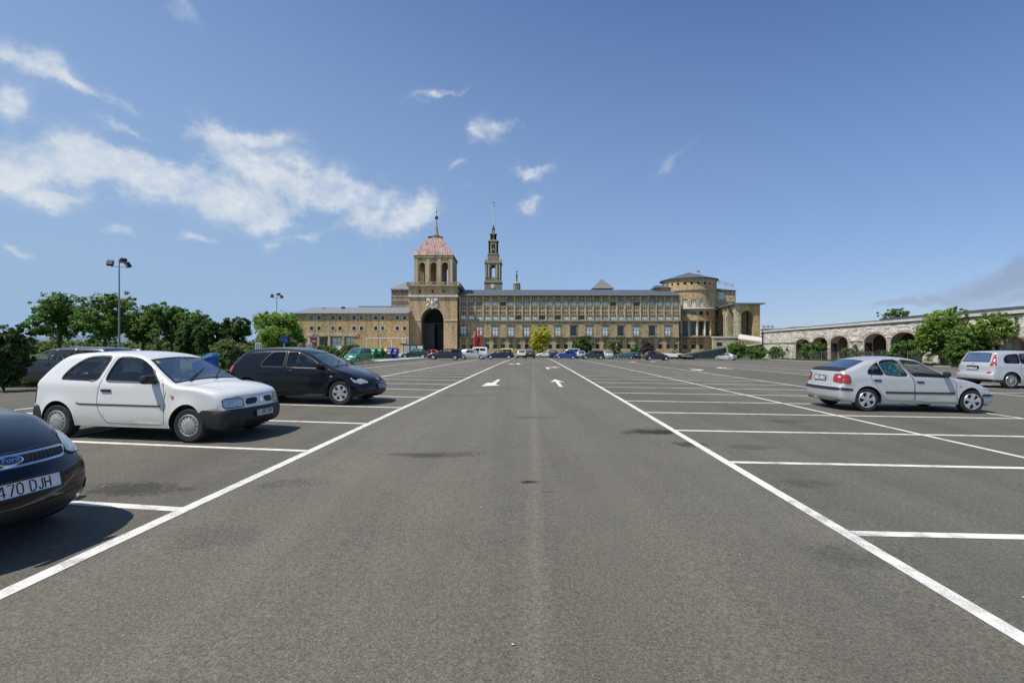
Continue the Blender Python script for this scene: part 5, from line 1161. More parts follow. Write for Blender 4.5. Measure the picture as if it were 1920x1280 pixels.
bpart(gtw, cr.build('roof_crest', IRON))
sp_ = MB(); sp_.box(hub_x - .62, hub_x + .62, hub_y - .62, hub_y + .62, tz - .3, tz + 1.0); sp_.box(hub_x - .8, hub_x + .8, hub_y - .8, hub_y + .8, tz + 1.0, tz + 1.2)
sp_.lathe([(.72, tz + 1.2), (.50, tz + 2.3), (.12, tz + 5.6), (.08, tz + 6.2)], 8, c=(hub_x, hub_y, 0)); bpart(gtw, sp_.build('spire', TRIM2))
bz_ = PZ(409, DB + 6); fi = MB(); fi.lathe([(.001, bz_ - .55), (.30, bz_ - .45), (.52, bz_ - .1), (.52, bz_ + .1), (.30, bz_ + .45), (.001, bz_ + .55)], 14, c=(hub_x, hub_y, 0)); fi.tube([(hub_x, hub_y, tz + 6), (hub_x, hub_y, PZ(394, DB + 6))], .07, 6)
fi.box(hub_x - .45, hub_x + .45, hub_y - .05, hub_y + .05, PZ(398.5, DB + 6) - .06, PZ(398.5, DB + 6) + .06); bpart(gtw, fi.build('finial_cross', IRON, smooth=True))
# ---- rear block left of the gate tower
D = 151.0
rbk = bld('rear_block', 'plain brown stone block with a pale hipped roof behind the gate tower', 'building', PX(748, D), D + 5, BZ)
X0, X1, ZE = PX(733.5, D), PX(772, D), PZ(542, D)
hl = [rect(PX(a, D), PX(a + w_, D), PZ(548, D), PZ(545, D)) for a, w_ in ((736.5, 5), (743, 3), (751, 6), (759, 5))]
wallplate(rbk, 'wall', rect(X0, X1, BZ, ZE), hl, D, .4, SANDG); bpart(rbk, MB().box(X0, X1, D + .41, D + 12, BZ, ZE - .01).build('block_body', SANDG))
for y_ in (556, 564, 567.5): boxpart(rbk, 'string_course', X0 - .05, X1, D - .12, D + .004, PZ(y_ + .8, D), PZ(y_, D), TRIM2)
r_ = MB(); r_.add([(X0 - .4, D - .5, ZE), (X1 + 3, D - .5, ZE), (X1 + 3, D + 12, ZE), (X0 - .4, D + 12, ZE), (PX(750, D), D + 6, PZ(529, D + 6)), (X1 + 3, D + 6, PZ(529, D + 6)), (X0 - .4, D - .5, ZE - .25), (X1 + 3, D - .5, ZE - .25)], [(0, 1, 5, 4), (2, 3, 4, 5), (3, 0, 4), (6, 7, 1, 0)]); bpart(rbk, r_.build('roof', ZINC))
# ---- left low wing
D = 134.5
lw = bld('residence_wing', 'low orange stone wing with paired small square windows and a grey metal roof', 'building', PX(655, D), D + 6, BZ)
X0, X1, ZE = PX(552, D), PX(766.3, D), PZ(587, D); holes = []; wl = []
for a in (557, 584.5, 598.3, 624.4, 637.6, 664, 678, 704.6, 717.8, 745, 759):
    if a < 560: continue
    a -= 3.2
    for ya, yb in ((592.4, 599.4), (611.8, 618.8)): r_ = (PX(a, D), PX(a + 6.2, D), PZ(yb, D), PZ(ya, D)); holes.append(rect(*r_)); wl.append(r_)
big = []
for a, c in ((583, 594), (600, 614), (621, 640.5), (647, 664.5)): r_ = (PX(a, D), PX(c, D), PZ(656, D), PZ(632, D)); holes.append(rect(*r_)); big.append(r_)
wallplate(lw, 'facade_wall', rect(X0, X1, BZ, ZE), holes, D, .4, SANDR); bpart(lw, MB().box(X0 + .02, X1 - .02, D + .9, D + 13, BZ, ZE - .02).build('wing_body', SANDR))
SURR = simple('pale_window_surround', (.56, .49, .36), .85)
for i, r_ in enumerate(wl):
    window(lw, *r_, D + .22, 'plain', PDARK if i % 5 else PBLUE, FRAME, .08)
    x0, x1, z0, z1 = r_; s_ = MB(); s_.box(x0 - .22, x0 - .005, D - .07, D + .003, z0 - .2, z1 + .2).box(x1 + .005, x1 + .22, D - .07, D + .003, z0 - .2, z1 + .2).box(x0 - .005, x1 + .005, D - .068, D + .003, z1 + .005, z1 + .2).box(x0 - .005, x1 + .005, D - .068, D + .003, z0 - .2, z0 - .005); bpart(lw, s_.build('window_surround', SURR))
for r_ in big: window(lw, *r_, D + .5, 'cross', BLIND if r_[0] > PX(600, D) else PDARK, TRIM2, .14)
boxpart(lw, 'string_course', PX(575, D), PX(672, D), D - .25, D + .004, PZ(630, D), PZ(624.6, D), SANDL)
for a in (578, 595.2, 616, 642): boxpart(lw, 'pillar', PX(a, D), PX(a + 3.8, D), D - .2, D - .002, BZ, PZ(631, D), SANDL)
zr_ = PZ(576, D + 7); r_ = MB(); r_.add([(X0 - .6, D - .6, ZE), (X1, D - .6, ZE), (X1, D + 7, zr_), (PX(567, D), D + 7, zr_), (X0 - .6, D + 14, ZE), (X1, D + 14, ZE), (X0 - .6, D - .6, ZE - .2), (X1, D - .6, ZE - .2)], [(0, 1, 2, 3), (3, 2, 5, 4), (0, 3, 4), (6, 7, 1, 0), (1, 5, 2)]); bpart(lw, r_.build('roof', ZINC))
for a, w_ in ((603, 6), (640, 5)):
    c_ = MB(); x0 = PX(a, D + 5); z0 = PZ(578.5, D + 5); c_.box(x0, x0 + w_ * .15, D + 5, D + 6, z0 - .6, z0 + (.25 if a < 610 else .55)); bpart(lw, c_.build('roof_vent', IRON if a > 610 else ZINC))
r2 = MB(); r2.box(PX(672, D + 16), PX(733, D + 16), D + 16, D + 24, 6, PZ(573.6, D + 16)); bpart(lw, r2.build('rear_roof', ZINC))
# pale tubular canopy at the foot of the residence wing
D = 131.0
cn = bld('entrance_canopy', 'pale tubular canopy frame in front of the residence wing', 'canopy', PX(727, D), D, gz(PX(727, D), D))
PWH = simple('white_tube', (.62, .60, .54), .6)
for a in (688, 713.5, 734.5, 765): bpart(cn, MB().tube([(PX(a, D), D, gz(0, D)), (PX(a, D), D, PZ(634, D))], .12, 8).build('post', PWH))
bpart(cn, MB().box(PX(687, D), PX(766, D), D - .1, D + 1.4, PZ(634.2, D), PZ(632.8, D)).build('canopy_roof', PWH))
bpart(cn, MB().box(PX(752, D), PX(762, D), D - .3, D + 1.2, gz(0, D) - .4, PZ(634.4, D)).build('pier', SANDL)); bpart(cn, MB().box(PX(751, D), PX(763, D), D - .4, D - .301, PZ(646, D), PZ(643.5, D)).build('sign_board', simple('maroon_sign', (.16, .03, .025), .6)))
# ---- rotunda
DC = 150.0; cxr = PX(1291, DC); RR = 8.0
rt = bld('round_stair_tower', 'round sandstone tower with a conical slate roof and tall columned windows', 'tower', cxr, DC, BZ)
def cyl(root, name, Rr, z0, z1, holes, t, mat, cx=cxr, cy=DC, a0=-math.pi, a1=0):
    """holes: rectangles in (angle, z)"""
    outer = rect(a0 * Rr, a1 * Rr, z0, z1); pts = [(a0 * Rr + (a1 - a0) * Rr * i / 60, z0 + (z1 - z0) * j / 4) for i in range(1, 60) for j in range(1, 4)]
    for i in range(1, 60): pts += [(a0 * Rr + (a1 - a0) * Rr * i / 60, z0), (a0 * Rr + (a1 - a0) * Rr * i / 60, z1)]
    pts = [p for p in pts if not any(min(q[0] for q in h) - .01 <= p[0] <= max(q[0] for q in h) + .01 and min(q[1] for q in h) - .01 <= p[1] <= max(q[1] for q in h) + .01 for h in holes)]
    v, f = cdt(outer, holes, pts); V = []; F = []
    mp = lambda s_, r, z: (cx + r * math.cos(s_ / Rr), cy + r * math.sin(s_ / Rr), z)
    for r in (Rr, Rr - t): V += [mp(p[0], r, p[1]) for p in v]
    n = len(v); F = [tuple(q) for q in f] + [tuple(int(i) + n for i in q[::-1]) for q in f]
    for h in holes:
        k_ = len(V); m_ = len(h); V += [mp(p[0], Rr, p[1]) for p in h] + [mp(p[0], Rr - t, p[1]) for p in h]; F += [(k_ + i, k_ + (i + 1) % m_, k_ + m_ + (i + 1) % m_, k_ + m_ + i) for i in range(m_)]
    return bpart(root, mesh(name, V, F, mat))
def angof(px):   # angle on the cylinder whose silhouette falls on that pixel column
    u = (px - 960) / FPX; a = -math.pi / 2
    for _ in range(40):
        y = DC + RR * math.sin(a); c = (u * y - cxr) / RR; c = max(-1, min(1, c)); a = -math.acos(c)
    return a
hl = []; ww = []
F0 = DC - RR
for (a, c) in ((1280, 1288.8), (1296, 1305), (1311, 1318.8), (1323.8, 1329)):
    A0, A1 = angof(a), angof(c); am = (A0 + A1) / 2; Dm = DC + RR * math.sin(am)
    for (ya, yb, pn, st) in ((560.5, 576.3, PSHEER, 'cross'), (583.6, 590.6, PBLUE if a < 1300 else PDARK, 'plain'), (602.5, 629, PDARK, 'plain')):
        z0, z1 = PZ(yb, Dm), PZ(ya, Dm); hl.append(rect(A0 * RR, A1 * RR, z0, z1)); ww.append((A0, A1, z0, z1, pn, st))
    if a < 1320:
        for (ya, yb) in ((645, 654),): z0, z1 = PZ(yb, Dm), PZ(ya, Dm); hl.append(rect(A0 * RR, A1 * RR, z0, z1)); ww.append((A0, A1, z0, z1, PDARK, 'mull'))
        for (ya, yb) in ((634.5, 637.5), (639.3, 642.3)):
            for q in (0, 1): q0 = A0 + (A1 - A0) * (.05 + .52 * q); hl.append(rect(q0 * RR, (q0 + (A1 - A0) * .38) * RR, PZ(yb, Dm), PZ(ya, Dm))); ww.append((q0, q0 + (A1 - A0) * .38, PZ(yb, Dm), PZ(ya, Dm), PDARK, 'plain'))
ZE = PZ(527, DC); zband = PZ(544.5, F0)
cyl(rt, 'drum_wall', RR, BZ, zband, hl, .5, SAND)
ph = []
for i in range(13):
    a = -math.pi + math.pi * (i + .5) / 13; cs = a * (RR + .12); rr_ = .42; zc = (zband + ZE) / 2 + .25
    ph.append([(cs + rr_ * math.cos(t_), zc + rr_ * math.sin(t_)) for t_ in np.linspace(0, 2 * math.pi, 9)[:-1]])
cyl(rt, 'upper_drum_wall', RR + .12, zband + .3, ZE, ph, .5, SAND)
bpart(rt, MB().lathe([(RR - .5, zband - .01), (RR + .22, zband - .01), (RR + .3, zband + .31), (RR - .4, zband + .31)], 64, c=(cxr, DC, 0)).build('string_course', TRIM2, smooth=True))
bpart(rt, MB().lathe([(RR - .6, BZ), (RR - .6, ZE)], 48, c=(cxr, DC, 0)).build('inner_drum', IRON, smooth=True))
zl = PZ(579.5, F0); bpart(rt, MB().lathe([(RR + .001, zl), (RR + .7, zl + .1), (RR + .7, zl + .35), (RR + .001, zl + .5)], 64, c=(cxr, DC, 0)).build('ledge', TRIM))
zl2 = PZ(632.5, F0); bpart(rt, MB().lathe([(RR + .002, zl2), (RR + .8, zl2 + .1), (RR + .8, zl2 + .35), (RR + .002, zl2 + .36)], 64, c=(cxr, DC, 0)).build('ledge', TRIM2))
rl = MB(); rl.lathe([(RR + .72, zl2 + 1.1), (RR + .76, zl2 + 1.16), (RR + .72, zl2 + 1.16)], 64, c=(cxr, DC, 0))
for i in range(120):
    a = -math.pi * (i + .5) / 120; rl.box(cxr + (RR + .72) * math.cos(a) - .02, cxr + (RR + .72) * math.cos(a) + .02, DC + (RR + .72) * math.sin(a) - .02, DC + (RR + .72) * math.sin(a) + .02, zl2 + .36, zl2 + 1.12)
o = bpart(rt, rl.build('railing', IRON)); o['kind'] = 'stuff'
bpart(rt, MB().lathe([(RR - .3, ZE - .25), (RR + .75, ZE - .15), (RR + .75, ZE), (.001, PZ(511, DC))], 64, c=(cxr, DC, 0)).build('cone_roof', SLATE, smooth=True, angle=30))
for (A0, A1, z0, z1, pn, st) in ww:
    am = (A0 + A1) / 2; r_ = RR - .28; w_ = 2 * RR * math.sin((A1 - A0) / 2) * .97
    o = MB(); fw = .07; o.box(-w_ / 2, -w_ / 2 + fw, 0, .08, z0, z1).box(w_ / 2 - fw, w_ / 2, 0, .08, z0, z1).box(-w_ / 2, w_ / 2, .002, .078, z1 - fw, z1).box(-w_ / 2, w_ / 2, .002, .078, z0, z0 + fw)
    if st != 'plain': o.box(-fw / 2, fw / 2, -.003, .08, z0, z1)
    if st == 'cross': o.box(-w_ / 2, w_ / 2, -.001, .08, z0 + (z1 - z0) * .6, z0 + (z1 - z0) * .6 + fw)
    rot = am + math.pi / 2; loc = (cxr + r_ * math.cos(am), DC + r_ * math.sin(am), 0)
    o.V = xf(o.V, loc, rot); fr_ = bpart(rt, o.build('window', FRAME)); p = MB().box(-w_ / 2, w_ / 2, .04, .055, z0, z1); p.V = xf(p.V, loc, rot); pp = p.build('pane', pn); pp.parent = fr_
for px_ in (1277.3, 1291.2, 1306.8, 1320.6, 1331): 
    a = angof(px_); Dm = DC + RR * math.sin(a); xx, yy = cxr + (RR + .22) * math.cos(a), DC + (RR + .22) * math.sin(a); z0, z1 = zl2 + .36, PZ(602.5, Dm) + .2
    bpart(rt, MB().lathe([(.24, z0), (.30, z0 + .2), (.22, z0 + .3), (.19, z1 - .3), (.28, z1 - .15), (.28, z1)], 12, c=(xx, yy, 0)).build('column', TRIM, smooth=True))
bpart(rt, MB().lathe([(RR + .003, PZ(602, F0) + .12), (RR + .5, PZ(602, F0) + .12), (RR + .5, PZ(602, F0) + .6), (RR + .003, PZ(602, F0) + .6)], 64, c=(cxr, DC, 0)).build('entablature', SANDR))
# roof pavilion left of the round tower
D = 146
pv = bld('roof_pavilion', 'low slate-roofed pavilion leaning against the round tower above the main roof', 'building', PX(1247, D), D + 3, PZ(552, D))
p_ = MB(); p_.box(PX(1232, D), PX(1262, D), D, D + 6, PZ(556, D), PZ(539.5, D)); bpart(pv, p_.build('wall', SANDR)); rw_ = MB(); a, c = PX(1228, D), PX(1266, D); z0, z1 = PZ(539.5, D), PZ(532.5, D)
rw_.add([(a, D - .5, z0), (c, D - .5, z0), (c, D + 6.5, z0), (a, D + 6.5, z0), (PX(1234, D), D + 3, z1), (PX(1256, D), D + 3, z1)], [(0, 1, 5, 4), (1, 2, 5), (2, 3, 4, 5), (3, 0, 4), (0, 3, 2, 1)]); bpart(pv, rw_.build('roof', SLATE))
window(pv, PX(1236, D), PX(1239, D), PZ(547.5, D), PZ(544, D), D - .03)
# ---- right rear block
D = 149.0
rr2 = bld('right_rear_block', 'sandstone block behind the round tower with one tall window', 'building', PX(1360, D), D + 5, BZ)
X0, X1, ZE = PX(1334, D), PX(1378, D), PZ(545.5, D); r_ = (PX(1348, D), PX(1359.5, D), PZ(561, D), PZ(548, D))
wallplate(rr2, 'wall', rect(X0, X1, BZ, ZE), [rect(*r_)], D, .4, SAND); window(rr2, *r_, D + .2, 'cross', BLIND, TRIM, .14); bpart(rr2, MB().box(X0, X1, D + .41, D + 12, BZ, ZE - .01).build('block_body', SAND))
bpart(rr2, MB().box(X0 - 1, X1 + .3, D - .4, D + 12, ZE, ZE + .18).build('roof_edge', IRON)); rw_ = MB(); rw_.add([(X0 - 1, D - .2, ZE + .19), (X1 + .2, D - .2, ZE + .19), (X1 + .2, D + 12, ZE + .19), (X0 - 1, D + 12, ZE + .19), (X0 - 1, D + 6, PZ(538, D + 6)), (X0 + 1, D + 6, PZ(538, D + 6))], [(0, 1, 5, 4), (1, 2, 5), (2, 3, 4, 5)]); bpart(rr2, rw_.build('roof', SLATE))
for y_ in (565, 569): boxpart(rr2, 'string_course', X0, X1 + .02, D - .1, D + .004, PZ(y_ + .7, D), PZ(y_, D), TRIM2)
boxpart(rr2, 'downpipe', X1 - .02, X1 + .12, D - .14, D - .02, BZ, ZE, IRON)
# ---- portico with tall arches
pt = bld('portico', 'high sandstone portico with open round arches beside the round tower', 'building', PX(1400, 132), 134, BZ)
zt = PZ(570.5, 132); zb = PZ(633.5, 132)
A_ = Vector((PX(1342, 149), 149)); B_ = Vector((PX(1379.5, 132), 132)); dv = (B_ - A_); ln = dv.length; ang = math.atan2(dv.y, dv.x)
def au(px):  # distance along the oblique wall seen at that pixel column
    u = (px - 960) / FPX; t_ = (u * A_.y - A_.x) / (dv.x - u * dv.y); return t_ * ln
def oh(px0, px1, ytop, n=12):
    a, c = au(px0), au(px1); return archpoly(a, c, zb + .4, PZ(ytop, A_.y + dv.y * (a + c) / 2 / ln) - (c - a) / 2, None, n)
h1, h2 = oh(1344.5, 1356.5, 583), oh(1361.5, 1376.5, 581)
V, F, M = plate(rect(0, ln, BZ, zt), [h1, h2], 1.1); bpart(pt, mesh('side_wall', xf(V, (A_.x, A_.y, 0), ang), F, SANDL))
for px_ in (1342.5, 1359, 1378):
    a = au(px_); q = MB().box(a - .35, a + .35, -.3, -.002, BZ, zt - .001); q.V = xf(q.V, (A_.x, A_.y, 0), ang); bpart(pt, q.build('pilaster', SANDL))
D = 132.0; fx0, fx1 = PX(1380.5, D), PX(1425, D)
ha = archpoly(PX(1389.5, D), PX(1413.5, D), zb + .02, PZ(593.5, D), None, 16)
wallplate(pt, 'front_wall', rect(fx0, fx1, BZ, zt), [ha], D, 1.2, SANDR)
boxpart(pt, 'corner_pier', fx0 - .4, fx0 + .55, D - .25, D - .002, BZ, zt - .002, SANDL)
hb = archpoly(PX(1400, D + 5), PX(1408.5, D + 5), zb + .3, PZ(589, D + 5), None, 12)
wallplate(pt, 'inner_wall', rect(PX(1381, D), fx1, BZ, zt), [hb], D + 5, .8, SANDG)
bpart(pt, MB().box(fx1 - .8, fx1 - .002, D + 1.21, D + 14, BZ, zt).build('end_wall', SANDG))
lt = MB(); x0, x1, z0, z1 = PX(1400, D + 5), PX(1408.5, D + 5), zb + .3, PZ(584, D + 5)
for i in range(4): a = x0 + (x1 - x0) * i / 3; lt.box(a - .04, a + .04, D + 5.3, D + 5.38, z0, z1)
for i in range(12): z = z0 + (z1 - z0) * i / 12; lt.box(x0, x1, D + 5.31, D + 5.37, z - .04, z + .04)
bpart(pt, lt.build('window_lattice', IRON))
rf = MB(); rf.add([(A_.x - .6, A_.y, zt), (B_.x - .9, B_.y - .9, zt), (fx1 + 1, D - .9, zt), (fx1 + 1, D + 15, zt), (A_.x - .6, A_.y, zt + .35), (B_.x - .9, B_.y - .9, zt + .35), (fx1 + 1, D - .9, zt + .35), (fx1 + 1, D + 15, zt + .35)], [(3, 2, 1, 0), (4, 5, 6, 7), (0, 1, 5, 4), (1, 2, 6, 5), (2, 3, 7, 6), (3, 0, 4, 7)])
bpart(pt, rf.build('flat_roof', simple('roof_edge_grey', (.16, .17, .16), .7)))
bpart(pt, MB().box(PX(1336, 131), PX(1384, 131), 130.5, 131.3, BZ, zb).build('base_wall', SANDL)); bpart(pt, MB().box(PX(1335, 131), PX(1385, 131), 130.3, 131.5, zb + .001, zb + .4).build('base_coping', TRIM))
window(pt, PX(1343.5, 130.5), PX(1353.5, 130.5), PZ(648, 130.5), PZ(641.5, 130.5), 130.44, 'plain', PDARK)
# ---- stair ramp and low ramp
st_ = bld('stair_ramp', 'broad pale stone stair ramp descending from the portico', 'ramp', PX(1412, 122), 121, BZ)
def slab(root, name, P, t, mat):
    q = MB(); n = len(P); q.add([tuple(p) for p in P] + [(p[0], p[1], p[2] - t) for p in P], [tuple(range(n)), tuple(range(2 * n - 1, n - 1, -1))] + [(i, n + i, n + (i + 1) % n, (i + 1) % n) for i in range(n)]); return bpart(root, q.build(name, mat))
def PP(px, py, D): return (PX(px, D), D, PZ(py, D))
P0, P1, P2, P3 = PP(1384, 633.5, 124), PP(1386, 626.3, 131), PP(1441, 634.8, 126), PP(1441, 640.3, 118)
nst = 18
for i in range(nst):
    f0, f1 = i / nst, (i + 1) / nst; L4 = lambda a, b_, f_: tuple(a[j] * (1 - f_) + b_[j] * f_ for j in range(3))
    a0, a1, b0, b1 = L4(P0, P3, f0), L4(P0, P3, f1), L4(P1, P2, f0), L4(P1, P2, f1); slab(st_, 'step', [(a0[0], a0[1], a0[2]), (a1[0], a1[1], a0[2]), (b1[0], b1[1], b0[2]), (b0[0], b0[1], b0[2])], .30 + .01, TRIM)
slab(st_, 'parapet', [PP(1398, 647, 118), PP(1441, 640.6, 117.5), PP(1441, 640.6, 118.5), PP(1398, 647, 119)], .35, TRIM); GREYW = simple('grey_render_wall', (.17, .17, .15), .9, noise=.2, nscale=.5)
slab(st_, 'retaining_wall', [PP(1399, 648.6, 118.2), PP(1441, 642.2, 118.2), PP(1441, 642.2, 119), PP(1399, 648.6, 119)], 6, GREYW)
lr = bld('low_ramp', 'low ramp wall with pale coping rising behind the parked cars', 'wall', PX(1316, 100), 100, BZ)
slab(lr, 'coping', [PP(1272, 664.8, 98), PP(1362, 650, 104), PP(1362, 650, 105), PP(1272, 664.8, 99)], .22, TRIM); slab(lr, 'ramp_wall', [PP(1273, 666.6, 98.2), PP(1362, 652, 104.2), PP(1362, 652, 104.8), PP(1273, 666.6, 98.8)], 3.5, GREYW)
slab(lr, 'landing', [PP(1240, 667.2, 99), PP(1300, 668.2, 97), PP(1275, 662, 120), PP(1240, 662, 120)], .2, PAVE)

# ---- pyramid roof, cupola, clock tower beyond
D = 190.0
py_ = bld('pyramid_roofed_lantern', 'grey pyramid roof on a low arcaded lantern behind the main wing', 'tower', PX(1131, D), D, PZ(560, D)); x0, x1 = PX(1115, D), PX(1147, D); z0, z1 = PZ(541, D), PZ(523, D + 4); e = .9
bpart(py_, MB().box(x0, x1, D, D + (x1 - x0), PZ(560, D), z0).build('wall', SANDG)); q = MB(); q.add([(x0 - e, D - e, z0), (x1 + e, D - e, z0), (x1 + e, D + x1 - x0 + e, z0), (x0 - e, D + x1 - x0 + e, z0), ((x0 + x1) / 2, D + (x1 - x0) / 2, z1)], [(0, 1, 4), (1, 2, 4), (2, 3, 4), (3, 0, 4), (3, 2, 1, 0)]); bpart(py_, q.build('roof', simple('grey_slate', (.17, .17, .165), .7, noise=.15)))
for a in (1118, 1126, 1134, 1142): window(py_, PX(a, D), PX(a + 4, D), PZ(546, D), PZ(542, D), D - .03)
D = 300.0
cu_ = bld('small_cupola', 'small round stone cupola with a thin spire beside the clock tower', 'tower', PX(969, D), D, PZ(560, D)); cx = PX(969, D)
bpart(cu_, MB().lathe([(2.0, PZ(560, D)), (2.0, PZ(533, D)), (2.25, PZ(532.8, D)), (2.25, PZ(531.5, D)), (1.0, PZ(529, D)), (.001, PZ(527, D))], 12, c=(cx, D, 0)).build('drum', SANDG))
for i in range(12): a = 2 * math.pi * i / 12; bpart(cu_, MB().box(cx + 2.1 * math.cos(a) - .15, cx + 2.1 * math.cos(a) + .15, D + 2.1 * math.sin(a) - .15, D + 2.1 * math.sin(a) + .15, PZ(560, D), PZ(533, D)).build('column', TRIM2))
bpart(cu_, MB().lathe([(.5, PZ(528, D)), (.35, PZ(524, D)), (.45, PZ(519, D)), (.6, PZ(516, D)), (.25, PZ(513.5, D)), (.1, PZ(508, D)), (.001, PZ(507.5, D))], 8, c=(cx, D, 0)).build('spire', IRON)); bpart(cu_, MB().box(cx - 1, cx + 1, D - .1, D + .1, PZ(509.6, D), PZ(508.9, D)).build('weather_vane', IRON))
D = 400.0; f = D / FPX
ct = bld('clock_tower', 'tall tiered stone clock tower with a thin mast, standing behind the main wing', 'tower', PX(925, D), D + 7, 0); cxx = PX(924.6, D); W0 = 16.2 * f
STG = stone_mat('grey_tower_stone', (.30, .26, .19), (.27, .23, .165), (.32, .25, .16), (.2, .17, .13), 1.6, .7, .2)
def tier(name, hw, y0, y1, mat=STG, holes=None):
    hw *= f; z0, z1 = PZ(y0, D), PZ(y1, D); cy = D + W0
    if holes:
        hh = [[(cxx + (p[0] - 924.6) * f, PZ(p[1], D)) for p in h] for h in holes]; V, F, M = plate(rect(cxx - hw, cxx + hw, z0, z1), hh, 1.2)
        for k_ in range(4): VV = xf([(v[0] - cxx, v[1] - hw, v[2]) for v in V], (cxx, cy, 0), math.pi / 2 * k_) ; VV = [(v[0] , v[1], v[2]) for v in VV]; bpart(ct, mesh(name, VV, F, mat))
        return
    bpart(ct, MB().box(cxx - hw, cxx + hw, cy - hw, cy + hw, z0, z1).build(name, mat))
tier('clock_stage', 16.2, 640, 529.5); tier('cornice', 17.4, 529.5, 527.4, TRIM2)
tier('belfry_stage', 15.2, 527.4, 493, STG, [[(920.5, 519.5), (928.5, 519.5), (928.5, 500)] + [(924.5 + 4 * math.cos(t_), 500 - 3 * math.sin(t_)) for t_ in (.5, 1.0, 1.57, 2.1, 2.6)] + [(920.5, 500)]])
for a in (910.2, 915.4, 930.6, 935.6): bpart(ct, MB().lathe([(.75, PZ(521, D)), (.62, PZ(495, D))], 8, c=(PX(a + 1.6, D), D + .3, 0)).build('column', TRIM2, smooth=True))
bpart(ct, MB().box(PX(909, D), PX(940, D), D + .1, D + .6, PZ(527, D), PZ(521, D)).build('pedestal', STG))
tier('cornice', 16.6, 493, 490.2, TRIM2); tier('cornice', 14.5, 490.2, 488); tier('attic_stage', 10.6, 488, 476); tier('cornice', 11.2, 476, 474.5, TRIM2)
tier('upper_stage', 8.9, 474.5, 451, STG, [rect(921.6, 928, 464.5, 456.5), rect(921.8, 927.8, 473.5, 468)]); tier('cornice', 9.8, 451, 448.2, TRIM2); bpart(ct, MB().box(cxx - 2.2, cxx + 2.2, D + W0 - 2.2, D + W0 + 2.2, PZ(488, D), PZ(449, D)).box(cxx - 1.5, cxx + 1.5, D + W0 - 1.5, D + W0 + 1.5, PZ(449, D), PZ(436, D)).build('opening_backing_core', STG))  # box added inside the tiers so their openings read dark, not see-through
tier('lantern_stage', 5.6, 448.2, 436.5, STG, [rect(921.8, 927.4, 446, 438.5)]); tier('cornice', 6.7, 436.5, 434.8, TRIM2); tier('top_stage', 3.1, 434.8, 427.5)
cy = D + W0
bpart(ct, MB().lathe([(3.4 * f, PZ(427.5, D)), (3.0 * f, PZ(425, D)), (1.6 * f, PZ(422, D)), (1.2 * f, PZ(419.5, D)), (.3 * f, PZ(417, D))], 10, c=(cxx, cy, 0)).build('dome', IRON)); bpart(ct, MB().tube([(cxx, cy, PZ(418, D)), (cxx, cy, PZ(375, D))], [.50, .26], 6).build('mast', PWH))
bpart(ct, MB().box(cxx - 2.9 * f, cxx + 3 * f, cy - .1, cy + .1, PZ(376, D), PZ(375, D)).box(cxx - .2 * f, cxx + 3 * f, cy - .12, cy + .12, PZ(382.2, D), PZ(381.2, D)).box(cxx + .7 * f, cxx + 1.4 * f, cy - .1, cy + .1, PZ(381.2, D), PZ(376, D)).build('weather_vane', IRON))
ck = MB(); ck.lathe([(.001, -.25), (3.7 * f, -.25), (4.0 * f, 0)], 24, c=(PX(924, D), D - .02, PZ(536.8, D)), axis='Y'); clo = bpart(ct, ck.build('clock_face', simple('clock_white', (.66, .66, .64), .6)))
hd = MB(); hx, hz = PX(924, D), PZ(536.8, D); hd.box(hx, hx + 1.5, D - .36, D - .30, hz - .12, hz + .12); hd.box(hx - .10, hx + .10, D - .36, D - .30, hz - .8, hz); hd = hd.build('clock_hands', IRON); hd.parent = clo
for sx in (-1, 1):
    for sy in (-1, 1): bpart(ct, MB().lathe([(.6, PZ(490, D)), (.7, PZ(487.5, D)), (.15, PZ(483, D))], 6, c=(cxx + sx * 14.5 * f, cy + sy * 14.5 * f, 0)).build('pinnacle', TRIM2))
# ---- distant tower crane
D = 260.0
cn = bld('tower_crane', 'distant red and white tower crane with its jib over the right-hand roofs', 'crane', PX(1309, D), D, 0); CRR = simple('crane_red', (.45, .16, .13), .6); CRW = simple('crane_white', (.6, .6, .58), .6)
def truss(name, a, b_, w, n, mats):
    a = Vector(a); b_ = Vector(b_); q = MB(); d = (b_ - a).normalized(); u = d.cross(Vector((0, 1, 0))).normalized() * w / 2; v = Vector((0, 1, 0)) * w / 2
    for s_ in (u + v, u - v, -u + v, -u - v): q.bar(a + s_, b_ + s_, .16)
    for i in range(n):
        p, r_ = a.lerp(b_, i / n), a.lerp(b_, (i + 1) / n); q.bar(p + u - v, r_ - u - v, .12, m=i // 2 % 2); q.bar(p - u - v, p + u - v, .12, m=i // 2 % 2)
    return bpart(cn, q.build(name, mats))
truss('mast', (PX(1309, D), D, 20), (PX(1309, D), D, PZ(504.5, D)), 1.3, 18, [CRW, CRR]); truss('jib', (PX(1325, D), D, PZ(522.5, D)), (PX(1376, D), D, PZ(536.5, D)), 1.4, 16, [CRW, CRR])
truss('jib', (PX(1309, D), D, PZ(516, D)), (PX(1325, D), D, PZ(522.5, D)), 1.3, 5, [CRW, CRR])
bpart(cn, MB().box(PX(1306.5, D), PX(1311.5, D), D - .8, D + .8, PZ(509.5, D), PZ(507.5, D)).build('cab', CRR))
